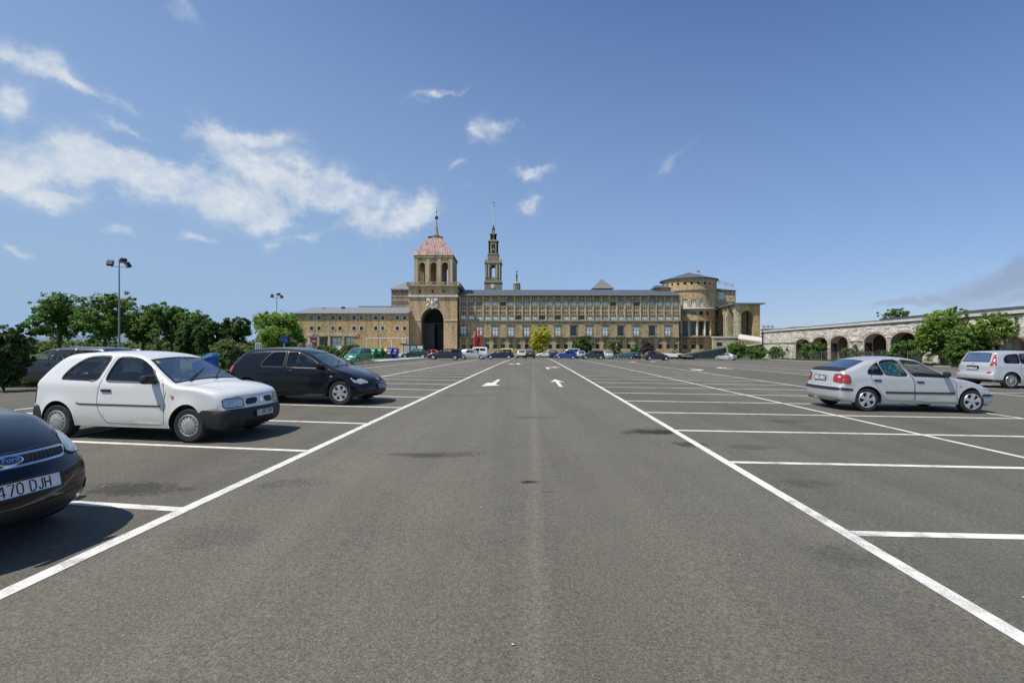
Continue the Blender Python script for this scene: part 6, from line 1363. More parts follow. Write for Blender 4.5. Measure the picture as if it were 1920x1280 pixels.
# ---- arcade wall on the right
WX = lambda y: 49.0 + .089 * y
wang = math.atan2(1, .089); WO = Vector((WX(0), 0, 0)); wl_ = math.hypot(1, .089)
aw = bld('arcade_wall', 'long pale stone wall with deep segmental arches and a white coping along the right side', 'wall', WX(80), 80, -1)
ST1 = simple('grey_limestone', (.68, .62, .51), .9, noise=.2, nscale=.9, bump=.6); BRK = simple('reddish_brick', (.47, .35, .28), .9, noise=.3, nscale=2.0, bump=.4)
ztop = 5.2; zg = -1.2
arches = [(94.9, 2.6, 2.3, 3.3), (88.7, 2.5, 2.35, 3.5), (82.7, 2.5, 2.4, 3.6), (73.4, 2.55, 2.35, 3.75), (67.4, 2.55, 2.35, 3.75), (58.5, 2.5, 2.35, 3.75), (44.0, 2.5, 2.35, 3.75)]
ports = [(101.2, .55, .95), (105.3, .55, .9), (78.2, .62, 1.5), (50.5, .70, 1.75), (63, .0, 0)]
def inop(y, z, pad=0.0):
    for (c, h, zs1, zt1) in arches:
        if abs(y - c) < h + pad and z < zs1 + (zt1 - zs1) * math.sqrt(max(0, 1 - ((y - c) / (h + pad)) ** 2)) + pad: return True
    for (c, r_, zc) in ports:
        if r_ and math.hypot(y - c, z - zc) < r_ + pad: return True
    return False
bk = MB(); rnd = random.Random(4); z = zg; row = 0
def wp(y, off, z): return (WX(y) + off, y, z)
while z < ztop - .05:
    h = rnd.choice((.22, .26, .30)); y = 38 + rnd.uniform(0, .5); z2 = min(z + h, ztop)
    while y < 112.5:
        l = rnd.uniform(.45, 1.25); y2 = min(y + l, 113); yc, zc_ = (y + y2) / 2, (z + z2) / 2
        if not (inop(yc, zc_, .18) or inop(y + .05, zc_, .18) or inop(y2 - .05, zc_, .18)):
            p = rnd.uniform(0, .07); g_ = .016
            bk.add([wp(y + g_, -p, z + g_), wp(y2 - g_, -p, z + g_), wp(y2 - g_, -p, z2 - g_), wp(y + g_, -p, z2 - g_), wp(y + g_, .08, z + g_), wp(y2 - g_, .08, z + g_), wp(y2 - g_, .08, z2 - g_), wp(y + g_, .08, z2 - g_)], [(0, 3, 2, 1), (0, 1, 5, 4), (1, 2, 6, 5), (2, 3, 7, 6), (3, 0, 4, 7)], rnd.choice((0, 0, 1, 1, 1, 2)))
        y = y2
    z = z2
ST2 = simple('pale_limestone', (.78, .725, .62), .9, noise=.25, nscale=1.1, bump=.6); ST3 = simple('brown_limestone', (.56, .46, .37), .9, noise=.3, nscale=1.1, bump=.6)
o = bpart(aw, bk.build('stone_blocks', [ST1, ST2, ST3])); o['kind'] = 'stuff'
# mortar backing with arch openings (in wall coordinates: s = y) and brick rings
outl = [(38, zg)]
for (c, h, zs1, zt1) in sorted(arches): outl += [(c - h, zg)] + [(c - h * math.cos(math.pi * i / 12), zs1 + (zt1 - zs1) * math.sin(math.pi * i / 12)) for i in range(13)] + [(c + h, zg)]
outl += [(113, zg), (113, ztop), (38, ztop)]
ph = [[(c + r_ * math.cos(t_), zc + r_ * math.sin(t_)) for t_ in np.linspace(0, 2 * math.pi, 15)[:-1]] for (c, r_, zc) in ports if r_]
V, F, M = plate(outl, ph, 1.3); bpart(aw, mesh('wall_core', [wp(v[0], .03 + v[1], v[2]) for v in V], F, simple('mortar', (.46, .42, .35), .95, noise=.2)))
for (c, h, zs1, zt1) in arches:
    q = MB(); n = 17
    for i in range(n):
        t0, t1 = math.pi * (i + .04) / n, math.pi * (i + .96) / n
        pts = [(c - (h + e_) * math.cos(t_), zs1 + (zt1 - zs1 + e_) * math.sin(t_)) for e_, t_ in ((0, t0), (0, t1), (.20, t1), (.20, t0))]
        q.add([wp(a, -.06, b_) for a, b_ in pts] + [wp(a, 1.2, b_) for a, b_ in pts], [(0, 1, 2, 3), (0, 4, 5, 1), (1, 5, 6, 2), (2, 6, 7, 3), (3, 7, 4, 0)])
    z = zg
    while z < zs1 - .1:
        for sg in (-1, 1):
            a0 = c + sg * h; a1 = c + sg * (h + rnd.choice((.12, .22))); lo, hi = min(a0, a1), max(a0, a1)
            q.add([wp(lo, -.055, z + .01), wp(hi, -.055, z + .01), wp(hi, -.055, z + .2), wp(lo, -.055, z + .2), wp(lo, 1.2, z + .01), wp(hi, 1.2, z + .01), wp(hi, 1.2, z + .2), wp(lo, 1.2, z + .2)], [(0, 3, 2, 1), (0, 1, 5, 4), (1, 2, 6, 5), (2, 3, 7, 6), (3, 0, 4, 7)])
        z += .21
    o = bpart(aw, q.build('brick_arch_ring', BRK)); o['kind'] = 'stuff'
for (c, r_, zc) in ports:
    if not r_: continue
    q = MB(); n = 14
    for i in range(n):
        t0, t1 = 2 * math.pi * (i + .06) / n, 2 * math.pi * (i + .94) / n; pts = [(c + (r_ + e_) * math.cos(t_), zc + (r_ + e_) * math.sin(t_)) for e_, t_ in ((0, t0), (0, t1), (.25, t1), (.25, t0))]
        q.add([wp(a, -.06, b_) for a, b_ in pts] + [wp(a, 1.2, b_) for a, b_ in pts], [(3, 2, 1, 0), (0, 1, 5, 4), (2, 3, 7, 6), (3, 0, 4, 7), (1, 2, 6, 5)])
    o = bpart(aw, q.build('brick_ring', BRK)); o['kind'] = 'stuff'
def wbox(name, y0, y1, o0, o1, z0, z1, mat):
    return bpart(aw, MB().add([wp(y0, o0, z0), wp(y1, o0, z0), wp(y1, o1, z0), wp(y0, o1, z0), wp(y0, o0, z1), wp(y1, o0, z1), wp(y1, o1, z1), wp(y0, o1, z1)], [(0, 1, 2, 3), (7, 6, 5, 4), (0, 4, 5, 1), (1, 5, 6, 2), (2, 6, 7, 3), (3, 7, 4, 0)]).build(name, mat))
for i in range(25): wbox('coping', 38 + i * 3 + .02, 41 + i * 3 - .02, -.24, 1.6, ztop + .002, ztop + .34, TRIM)
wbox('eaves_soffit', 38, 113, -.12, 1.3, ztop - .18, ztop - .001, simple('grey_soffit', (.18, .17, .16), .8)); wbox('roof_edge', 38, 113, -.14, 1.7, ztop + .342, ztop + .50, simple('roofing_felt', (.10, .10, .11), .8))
prev = 38
for (c, h, zs1, zt1) in sorted(arches) + [(113, 0, 0, 0)]:
    if c - h - .45 > prev: wbox('string_course', prev, c - h - .45, -.14, .05, 2.55, 2.72, TRIM2)
    prev = c + h + .45
# vaulted depths behind the arches
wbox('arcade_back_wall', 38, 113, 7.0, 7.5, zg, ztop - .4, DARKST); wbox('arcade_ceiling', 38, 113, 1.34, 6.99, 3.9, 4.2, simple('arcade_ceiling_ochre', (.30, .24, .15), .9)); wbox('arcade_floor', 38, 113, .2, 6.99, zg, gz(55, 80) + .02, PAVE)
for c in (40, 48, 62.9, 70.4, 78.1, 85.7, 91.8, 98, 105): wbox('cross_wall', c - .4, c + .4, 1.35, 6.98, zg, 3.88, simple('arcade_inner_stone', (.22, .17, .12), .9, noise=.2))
wbox('arcade_roof', 38, 75, 1.72, 12, ztop + .10, ztop + .9, SLATE)
bpart(aw, MB().tube([(WX(112.5) - .3, 112.5, -1.2), (WX(112.5) - .3, 112.5, ztop + .3)], .13, 8).build('downpipe', IRON))
# ---------------------------------------------------------------- vegetation
def leafmat(name, c1, c2, c3):
    m = bpy.data.materials.new(name); m.use_nodes = True; nt = m.node_tree; nt.nodes.clear()
    g = nt.nodes.new('ShaderNodeNewGeometry'); r = nt.nodes.new('ShaderNodeValToRGB'); e = r.color_ramp.elements
    e[0].position = 0; e[0].color = tuple(c1) + (1,); e[1].position = 1; e[1].color = tuple(c3) + (1,); q = e.new(.55); q.color = tuple(c2) + (1,)
    t = nt.nodes.new('ShaderNodeTexCoord'); n = nt.nodes.new('ShaderNodeTexNoise'); n.inputs['Scale'].default_value = .9; n.inputs['Detail'].default_value = 3; nt.links.new(t.outputs['Object'], n.inputs['Vector'])
    a = nt.nodes.new('ShaderNodeMath'); a.operation = 'MULTIPLY_ADD'; a.inputs[1].default_value = .55; nt.links.new(g.outputs['Random Per Island'], a.inputs[0])
    b = nt.nodes.new('ShaderNodeMath'); b.operation = 'MULTIPLY_ADD'; b.inputs[1].default_value = 1.4; b.inputs[2].default_value = -.48; nt.links.new(n.outputs[0], b.inputs[0]); nt.links.new(b.outputs[0], a.inputs[2])
    nt.links.new(a.outputs[0], r.inputs[0])
    d = nt.nodes.new('ShaderNodeBsdfPrincipled'); d.inputs['Roughness'].default_value = .55; d.inputs['Specular IOR Level'].default_value = .35; nt.links.new(r.outputs[0], d.inputs['Base Color'])
    tl = nt.nodes.new('ShaderNodeBsdfTranslucent'); nt.links.new(r.outputs[0], tl.inputs[0]); mi = nt.nodes.new('ShaderNodeMixShader'); mi.inputs[0].default_value = .5
    nt.links.new(d.outputs[0], mi.inputs[1]); nt.links.new(tl.outputs[0], mi.inputs[2]); o = nt.nodes.new('ShaderNodeOutputMaterial'); nt.links.new(mi.outputs[0], o.inputs[0]); return m
LF_MID = leafmat('leaves_mid_green', (.080, .150, .034), (.15, .26, .056), (.25, .37, .095))
LF_DARK = leafmat('leaves_dark_green', (.042, .088, .022), (.084, .15, .037), (.15, .235, .062))
LF_BRIGHT = leafmat('leaves_bright_green', (.13, .23, .034), (.24, .37, .060), (.36, .50, .105))
LF_OLIVE = leafmat('leaves_olive', (.10, .15, .046), (.18, .24, .074), (.28, .34, .125))
LF_YEL = leafmat('leaves_yellow', (.34, .33, .03), (.60, .55, .055), (.74, .68, .12))
LF_PURP = leafmat('leaves_purple', (.07, .038, .045), (.13, .075, .085), (.20, .13, .14))
BARK = simple('bark', (.10, .08, .055), .95, noise=.3, nscale=6, bump=.5)
def leaves(name, blobs, n, size, mat, root, clump=.32, seed=0, flat=.0, kind=None):
    """many small folded leaf faces gathered in clumps inside a set of ellipsoids (x, y, z, rx, ry, rz)"""
    g = np.random.default_rng(seed); B = np.array(blobs, float); vol = (B[:, 3] * B[:, 4] * B[:, 5]) ** .75; vol /= vol.sum()
    nc = max(8, n // 38); bi = g.choice(len(B), nc, p=vol); d = g.normal(size=(nc, 3)); d /= np.linalg.norm(d, axis=1)[:, None]
    rad = g.uniform(.15, 1, nc) ** .42 * g.normal(1, .09, nc); cc = B[bi, :3] + d * rad[:, None] * B[bi, 3:]
    cr_ = clump * B[bi, 3:].min(axis=1) * g.uniform(.55, 1.25, nc)
    ci = g.integers(0, nc, n); off = g.normal(size=(n, 3)); off /= np.linalg.norm(off, axis=1)[:, None]; off *= (g.uniform(0, 1, n) ** .5)[:, None] * cr_[ci][:, None]; off[:, 2] *= .75
    P = cc[ci] + off; outw = P - B[bi[ci], :3]; outw /= np.linalg.norm(outw, axis=1)[:, None] + 1e-6
    nr = g.normal(size=(n, 3)) * .75 + outw * .55 + np.array([0, 0, .55]); nr /= np.linalg.norm(nr, axis=1)[:, None]
    u = np.cross(nr, g.normal(size=(n, 3))); u /= np.linalg.norm(u, axis=1)[:, None] + 1e-9; v = np.cross(nr, u)
    s = size * g.uniform(.6, 1.35, n)[:, None]
    V = np.empty((n, 4, 3)); V[:, 0] = P - u * s; V[:, 1] = P - v * s * .55 + nr * s * .12; V[:, 2] = P + u * s; V[:, 3] = P + v * s * .55 + nr * s * .12
    V = V.reshape(-1, 3); ok = V[:, 2].reshape(-1, 4).min(axis=1) > .02
    me = bpy.data.meshes.new(name); V = V.reshape(-1, 4, 3)[ok].reshape(-1, 3); m_ = len(V) // 4
    me.vertices.add(m_ * 4); me.vertices.foreach_set('co', V.ravel()); me.loops.add(m_ * 4); me.loops.foreach_set('vertex_index', np.arange(m_ * 4, dtype=np.int32)); me.polygons.add(m_)
    me.polygons.foreach_set('loop_start', np.arange(0, m_ * 4, 4, dtype=np.int32)); me.update(calc_edges=True); me.validate(); me.materials.append(mat)
    o = link(bpy.data.objects.new(name, me), root)
    if kind: o['kind'] = kind
    return o, cc
def plant(name, label, cat, px, D, ytop, hw, mat, n, size, trunk=None, group=None, ybot=None, lobes=6, seed=1, x=None, ry=None, clump=.34, squash=1.0):
    """a tree or shrub standing at pixel column px and distance D, with its top at image row ytop and half-width hw pixels"""
    X = PX(px, D) if x is None else x; z0 = gz(X, D); top = PZ(ytop, D) - z0; w = hw / FPX * D; root = empty(name, label, cat, (X, D, z0), 0, group)
    g = random.Random(seed); zb = (trunk * .8 if trunk else 0.0) if ybot is None else max(0, PZ(ybot, D) - z0)
    h = top - zb; B = [(0, 0, zb + h * .5, w * .74, (ry or w) * .74, h * .46)]
    for i in range(lobes):
        a = 2 * math.pi * i / lobes + g.uniform(-.4, .4); q = g.uniform(.32, .60); r_ = g.uniform(.32, .52)
        B.append((w * q * math.cos(a), (ry or w) * q * math.sin(a), zb + h * g.uniform(.28, .80) * squash, w * r_, (ry or w) * r_, h * g.uniform(.18, .30)))
    B.append((g.uniform(-.2, .2) * w, 0, zb + h * .80, w * .42, w * .42, h * .20))
    o, cc = leaves('crown' if trunk else 'foliage', B, n, size, mat, root, clump, seed)
    t = MB(); rt_ = max(.04, top * .022); hh = zb + h * .45
    if trunk: t.tube([(0, 0, -.1), (g.uniform(-.1, .1), 0, hh * .5), (g.uniform(-.2, .2), .1, hh)], [rt_ * 1.3, rt_, rt_ * .6], 8)
    for k in range(7 if trunk else 5):
        c = cc[g.randrange(len(cc))]; a = Vector((0, 0, (hh * g.uniform(.45, .9)) if trunk else 0.0)); b_ = Vector(c); m_ = a.lerp(b_, .5) + Vector((0, 0, h * .06)); t.tube([a, m_, b_], [rt_ * .5, rt_ * .32, rt_ * .1], 5)
    t.build('trunk' if trunk else 'stems', BARK, root); return root
TG = 'broad-leaved trees along the left side'
for i, (px, D, yt, hw, sd, lb) in enumerate([(112, 64, 553, 54, 3, 'leftmost tall green tree, with a ragged spreading crown'), (196, 62, 550, 55, 5, 'tallest green tree, its crown behind the near floodlight mast'), (268, 70, 570, 42, 8, 'thin-crowned green tree right of the near floodlight mast'), (322, 68, 570, 44, 11, 'open green tree with sky showing through, left of the dark hedge trees'), (364, 66, 584, 32, 13, 'small green tree merging into the dark hedge trees')]):
    plant('broadleaf_tree', lb, 'tree', px, D, yt, hw, LF_MID, 15000, .16, trunk=2.0, ybot=648, group=TG, seed=sd, lobes=12, clump=.24)
for (px, D, yt, hw, sd, lb) in [(352, 52, 604, 22, 21, 'dark dense bushy tree left of the blue bin'), (392, 50, 601, 30, 22, 'dark dense bushy tree behind the blue bin'), (440, 51, 596, 33, 24, 'dark dense bushy tree above the round olive bush')]:
    plant('bushy_tree', lb, 'tree', px, D, yt, hw, LF_DARK, 9000, .15, seed=sd, lobes=7, group='dark bushy trees')
plant('bright_tree', 'bright yellow-green leafy tree left of the residence wing', 'tree', 524, 76, 585, 54, LF_BRIGHT, 16000, .18, trunk=.9, seed=31, lobes=10)
plant('round_bush', 'round olive-green bush left of the black hatchback roof', 'bush', 436, 27, 634, 41, LF_OLIVE, 12000, .07, seed=33, lobes=8)
plant('edge_bush', 'big dark bush cut by the left edge of the photo', 'bush', 8, 15.2, 612, 46, LF_DARK, 22000, .045, seed=36, lobes=11, clump=.22)
plant('low_hedge', 'leafy hedge bush behind the black hatchback windscreen', 'bush', 612, 46, 647, 34, LF_OLIVE, 9000, .10, seed=37, lobes=7)
plant('low_hedge', 'leafy hedge bush beside the green van', 'bush', 660, 52, 646, 27, LF_OLIVE, 9000, .10, seed=38, lobes=7)
plant('low_hedge', 'small bush between the green van and the recycling containers', 'bush', 691, 50, 655, 8, LF_DARK, 2500, .09, seed=39, lobes=4)
plant('yellow_tree', 'rounded golden yellow tree in front of the main wing', 'tree', 1013, 100, 609, 24, LF_YEL, 15000, .13, trunk=.5, ybot=670, seed=41, lobes=14, clump=.26)
plant('dark_shrub', 'dark spreading shrub right of the yellow tree', 'shrub', 1094, 112, 629, 24, LF_DARK, 6000, .17, seed=42, lobes=7)
plant('olive_shrub', 'sparse olive shrub against the middle of the main wing', 'shrub', 1152, 112, 631, 18, LF_OLIVE, 3200, .15, seed=43, lobes=6)
plant('green_shrub', 'small green shrub left of the purple shrub', 'shrub', 1191, 108, 646, 12, LF_MID, 2500, .14, seed=44, lobes=5)
plant('purple_shrub', 'purple-leaved round shrub by the main wing', 'shrub', 1214, 110, 635, 19, LF_PURP, 5000, .15, seed=45, lobes=6)
plant('grey_shrub', 'tiny shrub at the foot of the wing near the round tower', 'shrub', 1265, 118, 650, 7, LF_OLIVE, 1200, .14, seed=46, lobes=4)
plant('ramp_bush', 'dense green bush above the small silver car by the ramp', 'bush', 1381, 102, 641, 20, LF_MID, 6000, .15, seed=47, lobes=6)
plant('ramp_bush', 'green bush at the foot of the grey retaining wall', 'bush', 1418, 99, 650, 24, LF_MID, 6000, .15, seed=48, lobes=6)
plant('wall_bush', 'bush in front of the far end of the arcade wall', 'bush', 1470, 101, 650, 18, LF_MID, 4500, .15, seed=49, lobes=6, x=46.6 + .089 * 101, ry=1.6)
AG = 'shrubs between the fence and the arcade wall'
def wallD(px, x0): return x0 / ((px - 960) / FPX - .089)
for i, (px, yt, hw, mt, nn, lb) in enumerate([(1523, 641, 32, LF_MID, 8500, 'bush covering the foot of the two farthest arches'), (1601, 652, 24, LF_OLIVE, 4500, 'low bush under the round brick opening'), (1695, 638, 36, LF_MID, 8500, 'bush growing across the fifth arch'), (1660, 657, 14, LF_DARK, 2500, 'small bush right of the fourth arch'), (1828, 616, 74, LF_MID, 22000, 'dense low shrubbery behind the silver people carrier roof')]):
    D = wallD(px, 46.9); plant('arcade_shrub', lb, 'shrub', px, D, yt, hw, mt, nn, .12, seed=60 + i, lobes=7, x=46.9 + .089 * D, ry=1.5, group=AG)
D = wallD(1766, 46.3); plant('climbing_tree', 'tall light green tree covering the arcade wall left of the people carrier', 'tree', 1766, D, 576, 62, LF_BRIGHT, 24000, .12, trunk=.5, seed=71, lobes=15, x=46.3 + .089 * D, ry=2.2, clump=.26)
D = wallD(1862, 46.6); plant('climbing_tree', 'pale green tree hanging over the arcade wall above the people carrier', 'tree', 1862, D, 584, 46, LF_BRIGHT, 9000, .12, trunk=1.8, seed=72, lobes=10, x=46.6 + .089 * D, ry=1.5, ybot=650, clump=.26)
plant('roof_tree', 'distant tree showing above the arcade wall roof', 'tree', 1680, 98, 577, 31, LF_MID, 2600, .20, trunk=5.2, seed=73, lobes=8, ybot=603, clump=.30)
# spiky plants left of the yellow tree
sk = MB(); g = random.Random(5); sx, sy, _ = at(984, 97)
for i in range(230):
    a = g.uniform(0, 6.28); px_ = g.uniform(-1.7, 1.7); l = g.uniform(.9, 1.7); e = g.uniform(.5, 1.35); b0 = Vector((px_, g.uniform(-.5, .5), 0)); t_ = b0 + Vector((math.cos(a) * math.cos(e), math.sin(a) * math.cos(e), math.sin(e))) * l; w = Vector((-math.sin(a), math.cos(a), 0)) * .05
    sk.add([b0 - w, b0 + w, t_], [(0, 1, 2)])
r_ = empty('spiky_plants', 'clump of spiky yellow-green strap leaves left of the yellow tree', 'plant', (sx, sy, gz(sx, sy))); sk.build('foliage', LF_YEL, r_)['kind'] = 'stuff'
# distant scrub, a wood and hills
B = []; g = random.Random(9)
for i in range(46): px = -140 + i * 14 + g.uniform(-5, 5); D = g.uniform(95, 135); h_ = PZ(g.uniform(633, 645), D); B.append((PX(px, D), D, h_ * .45, g.uniform(4, 7), 3, h_ * .55))
o, _ = leaves('scrub_vegetation', B, 42000, .30, LF_OLIVE, None, .4, 90); tag(o, 'low olive scrub far behind the left-hand trees', None, None, 'stuff')
B = [(PX(px, 170), 170 + g.uniform(-6, 6), 1.5, 9, 4, PZ(g.uniform(641, 647), 170) - 1) for px in range(-160, 560, 34)]
o, _ = leaves('woodland', B, 20000, .5, LF_DARK, None, .4, 91); tag(o, 'dark far woodland band behind the scrub', None, None, 'stuff')
def hill(name, pts, D, mat, depth=400):
    V = []; 
    for (px, py) in pts: x = PX(px, D); V += [(x, D - 150, -6), (x, D, PZ(py, D)), (x, D + depth, -6)]
    F = []
    for i in range(len(pts) - 1): k = 3 * i; F += [(k, k + 3, k + 4, k + 1), (k + 1, k + 4, k + 5, k + 2)]
    tag(mesh(name, V, F, mat, smooth=True), kind='structure')
def ridge(a, b_, base_, amp, seed, step=6):
    g = random.Random(seed); P = []; v = 0
    x = a
    while x <= b_: v = v * .8 + g.uniform(-amp, amp) * .5; P.append((x, base_(x) + v)); x += step
    return P
HILL = simple('wooded_hillside', (.055, .085, .060), .95, noise=.55, nscale=.03); HILLF = simple('haze_tinted_hillside', (.13, .19, .22), .95, noise=.3, nscale=.01)  # distance haze is put into the bluish colour of the far hills
hill('hills', ridge(-700, 700, lambda x: 626 + 6 * math.sin(x / 55.0) + max(0, (x - 100) * .05), 3.0, 3), 1500, HILLF); hill('hills', ridge(-700, 640, lambda x: 640 + 2 * math.sin(x / 30.0), 2.0, 4), 800, HILL)
hill('hills', ridge(1380, 2400, lambda x: 614 - 5 * math.exp(-((x - 1500) / 26) ** 2) + 3 * math.sin((x - 1430) / 40), .8, 5), 1800, HILLF)
# grass verge with tufts along kerb, fence and shrubs
g = random.Random(12); V = []; F = []
def tuft(x, y, h, n):
    z = gz(x, y) - .02
    for _ in range(n):
        a = g.uniform(0, 6.28); dx, dy = math.cos(a) * h * .5 * g.random(), math.sin(a) * h * .5 * g.random(); px_, py_ = x + g.uniform(-.2, .2), y + g.uniform(-.2, .2); k = len(V); w = h * .06 + .008
        V.extend([(px_ - w, py_, z), (px_ + w, py_, z), (px_ + dx, py_ + dy, z + h * g.uniform(.6, 1.1))]); F.append((k, k + 1, k + 2))
for i in range(5200): y = g.uniform(17.5, 46); tuft(xleft(y) - .35 - g.random() ** 1.5 * 5, y, g.uniform(.12, .35), 5)
for i in range(2600): y = g.uniform(42, 104); tuft(45.4 + .089 * y + g.uniform(0, 3), y, g.uniform(.2, .55), 5)
for i in range(4000): tuft(g.uniform(2, 46), g.uniform(97.5, 116), g.uniform(.2, .45), 4)
tag(mesh('grass', V, F, LF_OLIVE), 'rough grass along the kerb, the fence and the wing', None, None, 'stuff')
sheet('plaza', ([96.2, 105, 120, 137], lambda y: PX(700, 137), lambda y: PX(868, 137), 6), PAVE, .02)
# ---------------------------------------------------------------- street furniture
STEEL = simple('galvanised_steel', (.28, .29, .29), .45, metal=.5, noise=.1)
def mast(px, D, ytop, label, n):
    x, y, z = at(px, D); H = PZ(ytop, D) - z; r = empty('floodlight_mast', label, 'lamp post', (x, y, z), 0, 'floodlight masts')
    MB().tube([(0, 0, -.05), (0, 0, H * .5), (0, 0, H)], [.14, .10, .06], 10).build('pole', STEEL, r, smooth=True); MB().box(-.22, .22, -.22, .22, -.02, .05).build('base_plate', STEEL, r)
    MB().bar((-.85, -.2, H - .85), (.85, .1, H - .95), .07).bar((-.5, .5, H - .2), (.5, -.4, H - .25), .07).build('crossbar', STEEL, r)
    for (a, b_, c, yaw, tl) in [(-.92, -.25, H - .45, 200, 25), (.98, .15, H - .62, -30, 30), (.2, .35, H - .05, 60, 70)][:n]:
        V, F = rbox(-.34, .34, -.2, .2, -.34, .34, .05); M = Matrix.Translation((a, b_, c)) @ Matrix.Rotation(R(yaw), 4, 'Z') @ Matrix.Rotation(R(tl), 4, 'X'); f = MB(); f.add([M @ Vector(v) for v in V], F); h = f.build('floodlight', RUB, r)
        f = MB(); f.add([M @ Vector(v) for v in [(-.28, -.205, -.28), (.28, -.205, -.28), (.28, -.205, .28), (-.28, -.205, .28)]], [(0, 1, 2, 3)]); f.build('lens', LAMPGLASS, h)
mast(223.5, 60, 487, 'tall floodlight mast in front of the broad-leaved trees', 3); mast(519, 108, 551, 'more distant floodlight mast by the bright tree', 3)
SIGNW = simple('sign_white', (.72, .72, .70), .5); SIGNB = simple('sign_blue', (.02, .09, .40), .4); SIGNR = simple('sign_red', (.50, .03, .03), .4); SIGNG = simple('sign_back_grey', (.35, .35, .35), .5, metal=.4)
def disc(mb, r, y0, y1, z, n=24): mb.lathe([(.001, y0), (r, y0), (r, y1), (.001, y1)], n, c=(0, 0, z), axis='Y'); return mb
def sign_post(name, label, px, D, zc, yaw): 
    x, y, z = at(px, D); r = empty(name, label, 'sign', (x, y, z), R(yaw)); MB().tube([(0, .05, -.05), (0, .05, zc + .35)], .03, 8).build('post', SIGNW, r); return r
s_ = sign_post('direction_sign', 'round blue road sign with a white arrow above the black hatchback', 533.5, 44, 2.15, 52); p = disc(MB(), .33, -.012, .012, 2.15).build('sign_panel', SIGNB, s_)
q = MB(); q.bar((-.14, -.018, 2.29), (.12, -.018, 2.02), .06, .008).bar((.12, -.018, 2.02), (-.04, -.018, 2.02), .06, .008).bar((.12, -.018, 2.02), (.12, -.018, 2.18), .06, .008); a = q.build('arrow', SIGNW, p); a['kind'] = 'stuff'
disc(MB(), .30, .09, .11, 2.3).build('sign_back', SIGNR, s_)
s_ = sign_post('no_entry_sign', 'round red no-entry sign with a white bar on a post', 588.5, 46, 2.15, 20); p = disc(MB(), .30, -.012, .012, 2.05).build('sign_panel', SIGNR, s_); MB().box(-.2, .2, -.02, -.013, 2.0, 2.1).build('white_bar', SIGNW, p)
q = MB(); q.add([(-.28, .02, 2.4), (.28, .02, 2.4), (0, .02, 2.88), (-.28, .04, 2.4), (.28, .04, 2.4), (0, .04, 2.88)], [(0, 1, 2), (5, 4, 3), (0, 3, 4, 1), (1, 4, 5, 2), (2, 5, 3, 0)]); q.build('triangular_panel', SIGNG, s_)
for (px, D, lb) in ((485, 43, 'white ribbed barrier cabinet between the round bush and the blue sign'), (580.5, 45, 'white ribbed barrier cabinet beside the no-entry sign')):
    x, y, z = at(px, D); r = empty('barrier_cabinet', lb, 'cabinet', (x, y, z), R(20), 'barrier cabinets'); V, F = rbox(-.24, .24, -.2, .2, 0, 1.85, .02); b_ = MB(); b_.add(V, F); b_.build('housing', SIGNW, r)
    for i in (-1, 0, 1): MB().box(i * .14 - .015, i * .14 + .015, -.206, -.2, .1, 1.78).build('slot', RUB, r)
# recycling containers
def container(px, D, col, label, yt, group='recycling containers on the pavement', w=.8, seed=0):
    x, y, z = at(px, D); z += .11; H = PZ(yt, D) - z; r = empty('recycling_container', label, 'container', (x, y, z), R(-6), group); m = simple('container_' + col[0], col[1], .45, noise=.1)
    b_ = MB(); k = [(-w * .46, -.42, .08), (w * .46, -.42, .08), (w * .46, .42, .08), (-w * .46, .42, .08), (-w * .5, -.5, H * .68), (w * .5, -.5, H * .68), (w * .5, .5, H * .68), (-w * .5, .5, H * .68)]; b_.add(k, [(0, 3, 2, 1), (0, 1, 5, 4), (1, 2, 6, 5), (2, 3, 7, 6), (3, 0, 4, 7), (4, 5, 6, 7)]); b_.build('body', m, r)
    l = MB(); l.add([(-w * .52, -.53, H * .68 + .003), (w * .52, -.53, H * .68 + .003), (w * .52, .53, H * .68 + .003), (-w * .52, .53, H * .68 + .003), (-w * .5, -.40, H * .86), (w * .5, -.40, H * .86), (w * .48, .1, H), (-w * .48, .1, H), (w * .5, .5, H * .92), (-w * .5, .5, H * .92)], [(0, 1, 5, 4), (4, 5, 6, 7), (7, 6, 8, 9), (9, 8, 2, 3), (1, 2, 8, 6, 5), (0, 4, 7, 9, 3), (3, 2, 1, 0)]); l.build('lid', m, r)
    MB().box(-w * .3, w * .3, -.515, -.505, H * .45, H * .6).build('slot', SIGNW if col[0] != 'yellow' else RUB, r)
    for sx in (-1, 1):
        for sy in (-1, 1): MB().lathe([(.001, -.03), (.07, -.03), (.07, .03), (.001, .03)], 10, c=(sx * w * .38, sy * .35, .07), axis='X').build('caster', RUB, r)
GRN = ('green', (.03, .20, .06)); YLW = ('yellow', (.62, .36, .03)); BLU = ('blue', (.02, .035, .22))
container(699, 59, GRN, 'leftmost green recycling container', 652.5, w=.80); container(711.5, 60, GRN, 'green recycling container beside the yellow one', 651.5, w=.74); container(722, 61, YLW, 'yellow recycling container between green and blue', 653, w=.62)
container(731.5, 60.5, BLU, 'blue recycling container next to the yellow one', 651.5, w=.62); container(741, 61, BLU, 'rightmost dark blue recycling container', 652.5, w=.62)
x, y, z = at(386, 24.5); r = empty('blue_bin', 'bright blue bin with a pale sloping lid beside the round bush', 'bin', (x, y, z), R(12)); m = simple('bin_blue', (.02, .12, .50), .4); H = 1.12
b_ = MB(); b_.add([(-.42, -.38, 0), (.42, -.38, 0), (.42, .38, 0), (-.42, .38, 0), (-.46, -.42, .62), (.46, -.42, .95), (.46, .42, .95), (-.46, .42, .62)], [(0, 3, 2, 1), (0, 1, 5, 4), (1, 2, 6, 5), (2, 3, 7, 6), (3, 0, 4, 7), (4, 5, 6, 7)]); b_.build('body', m, r)
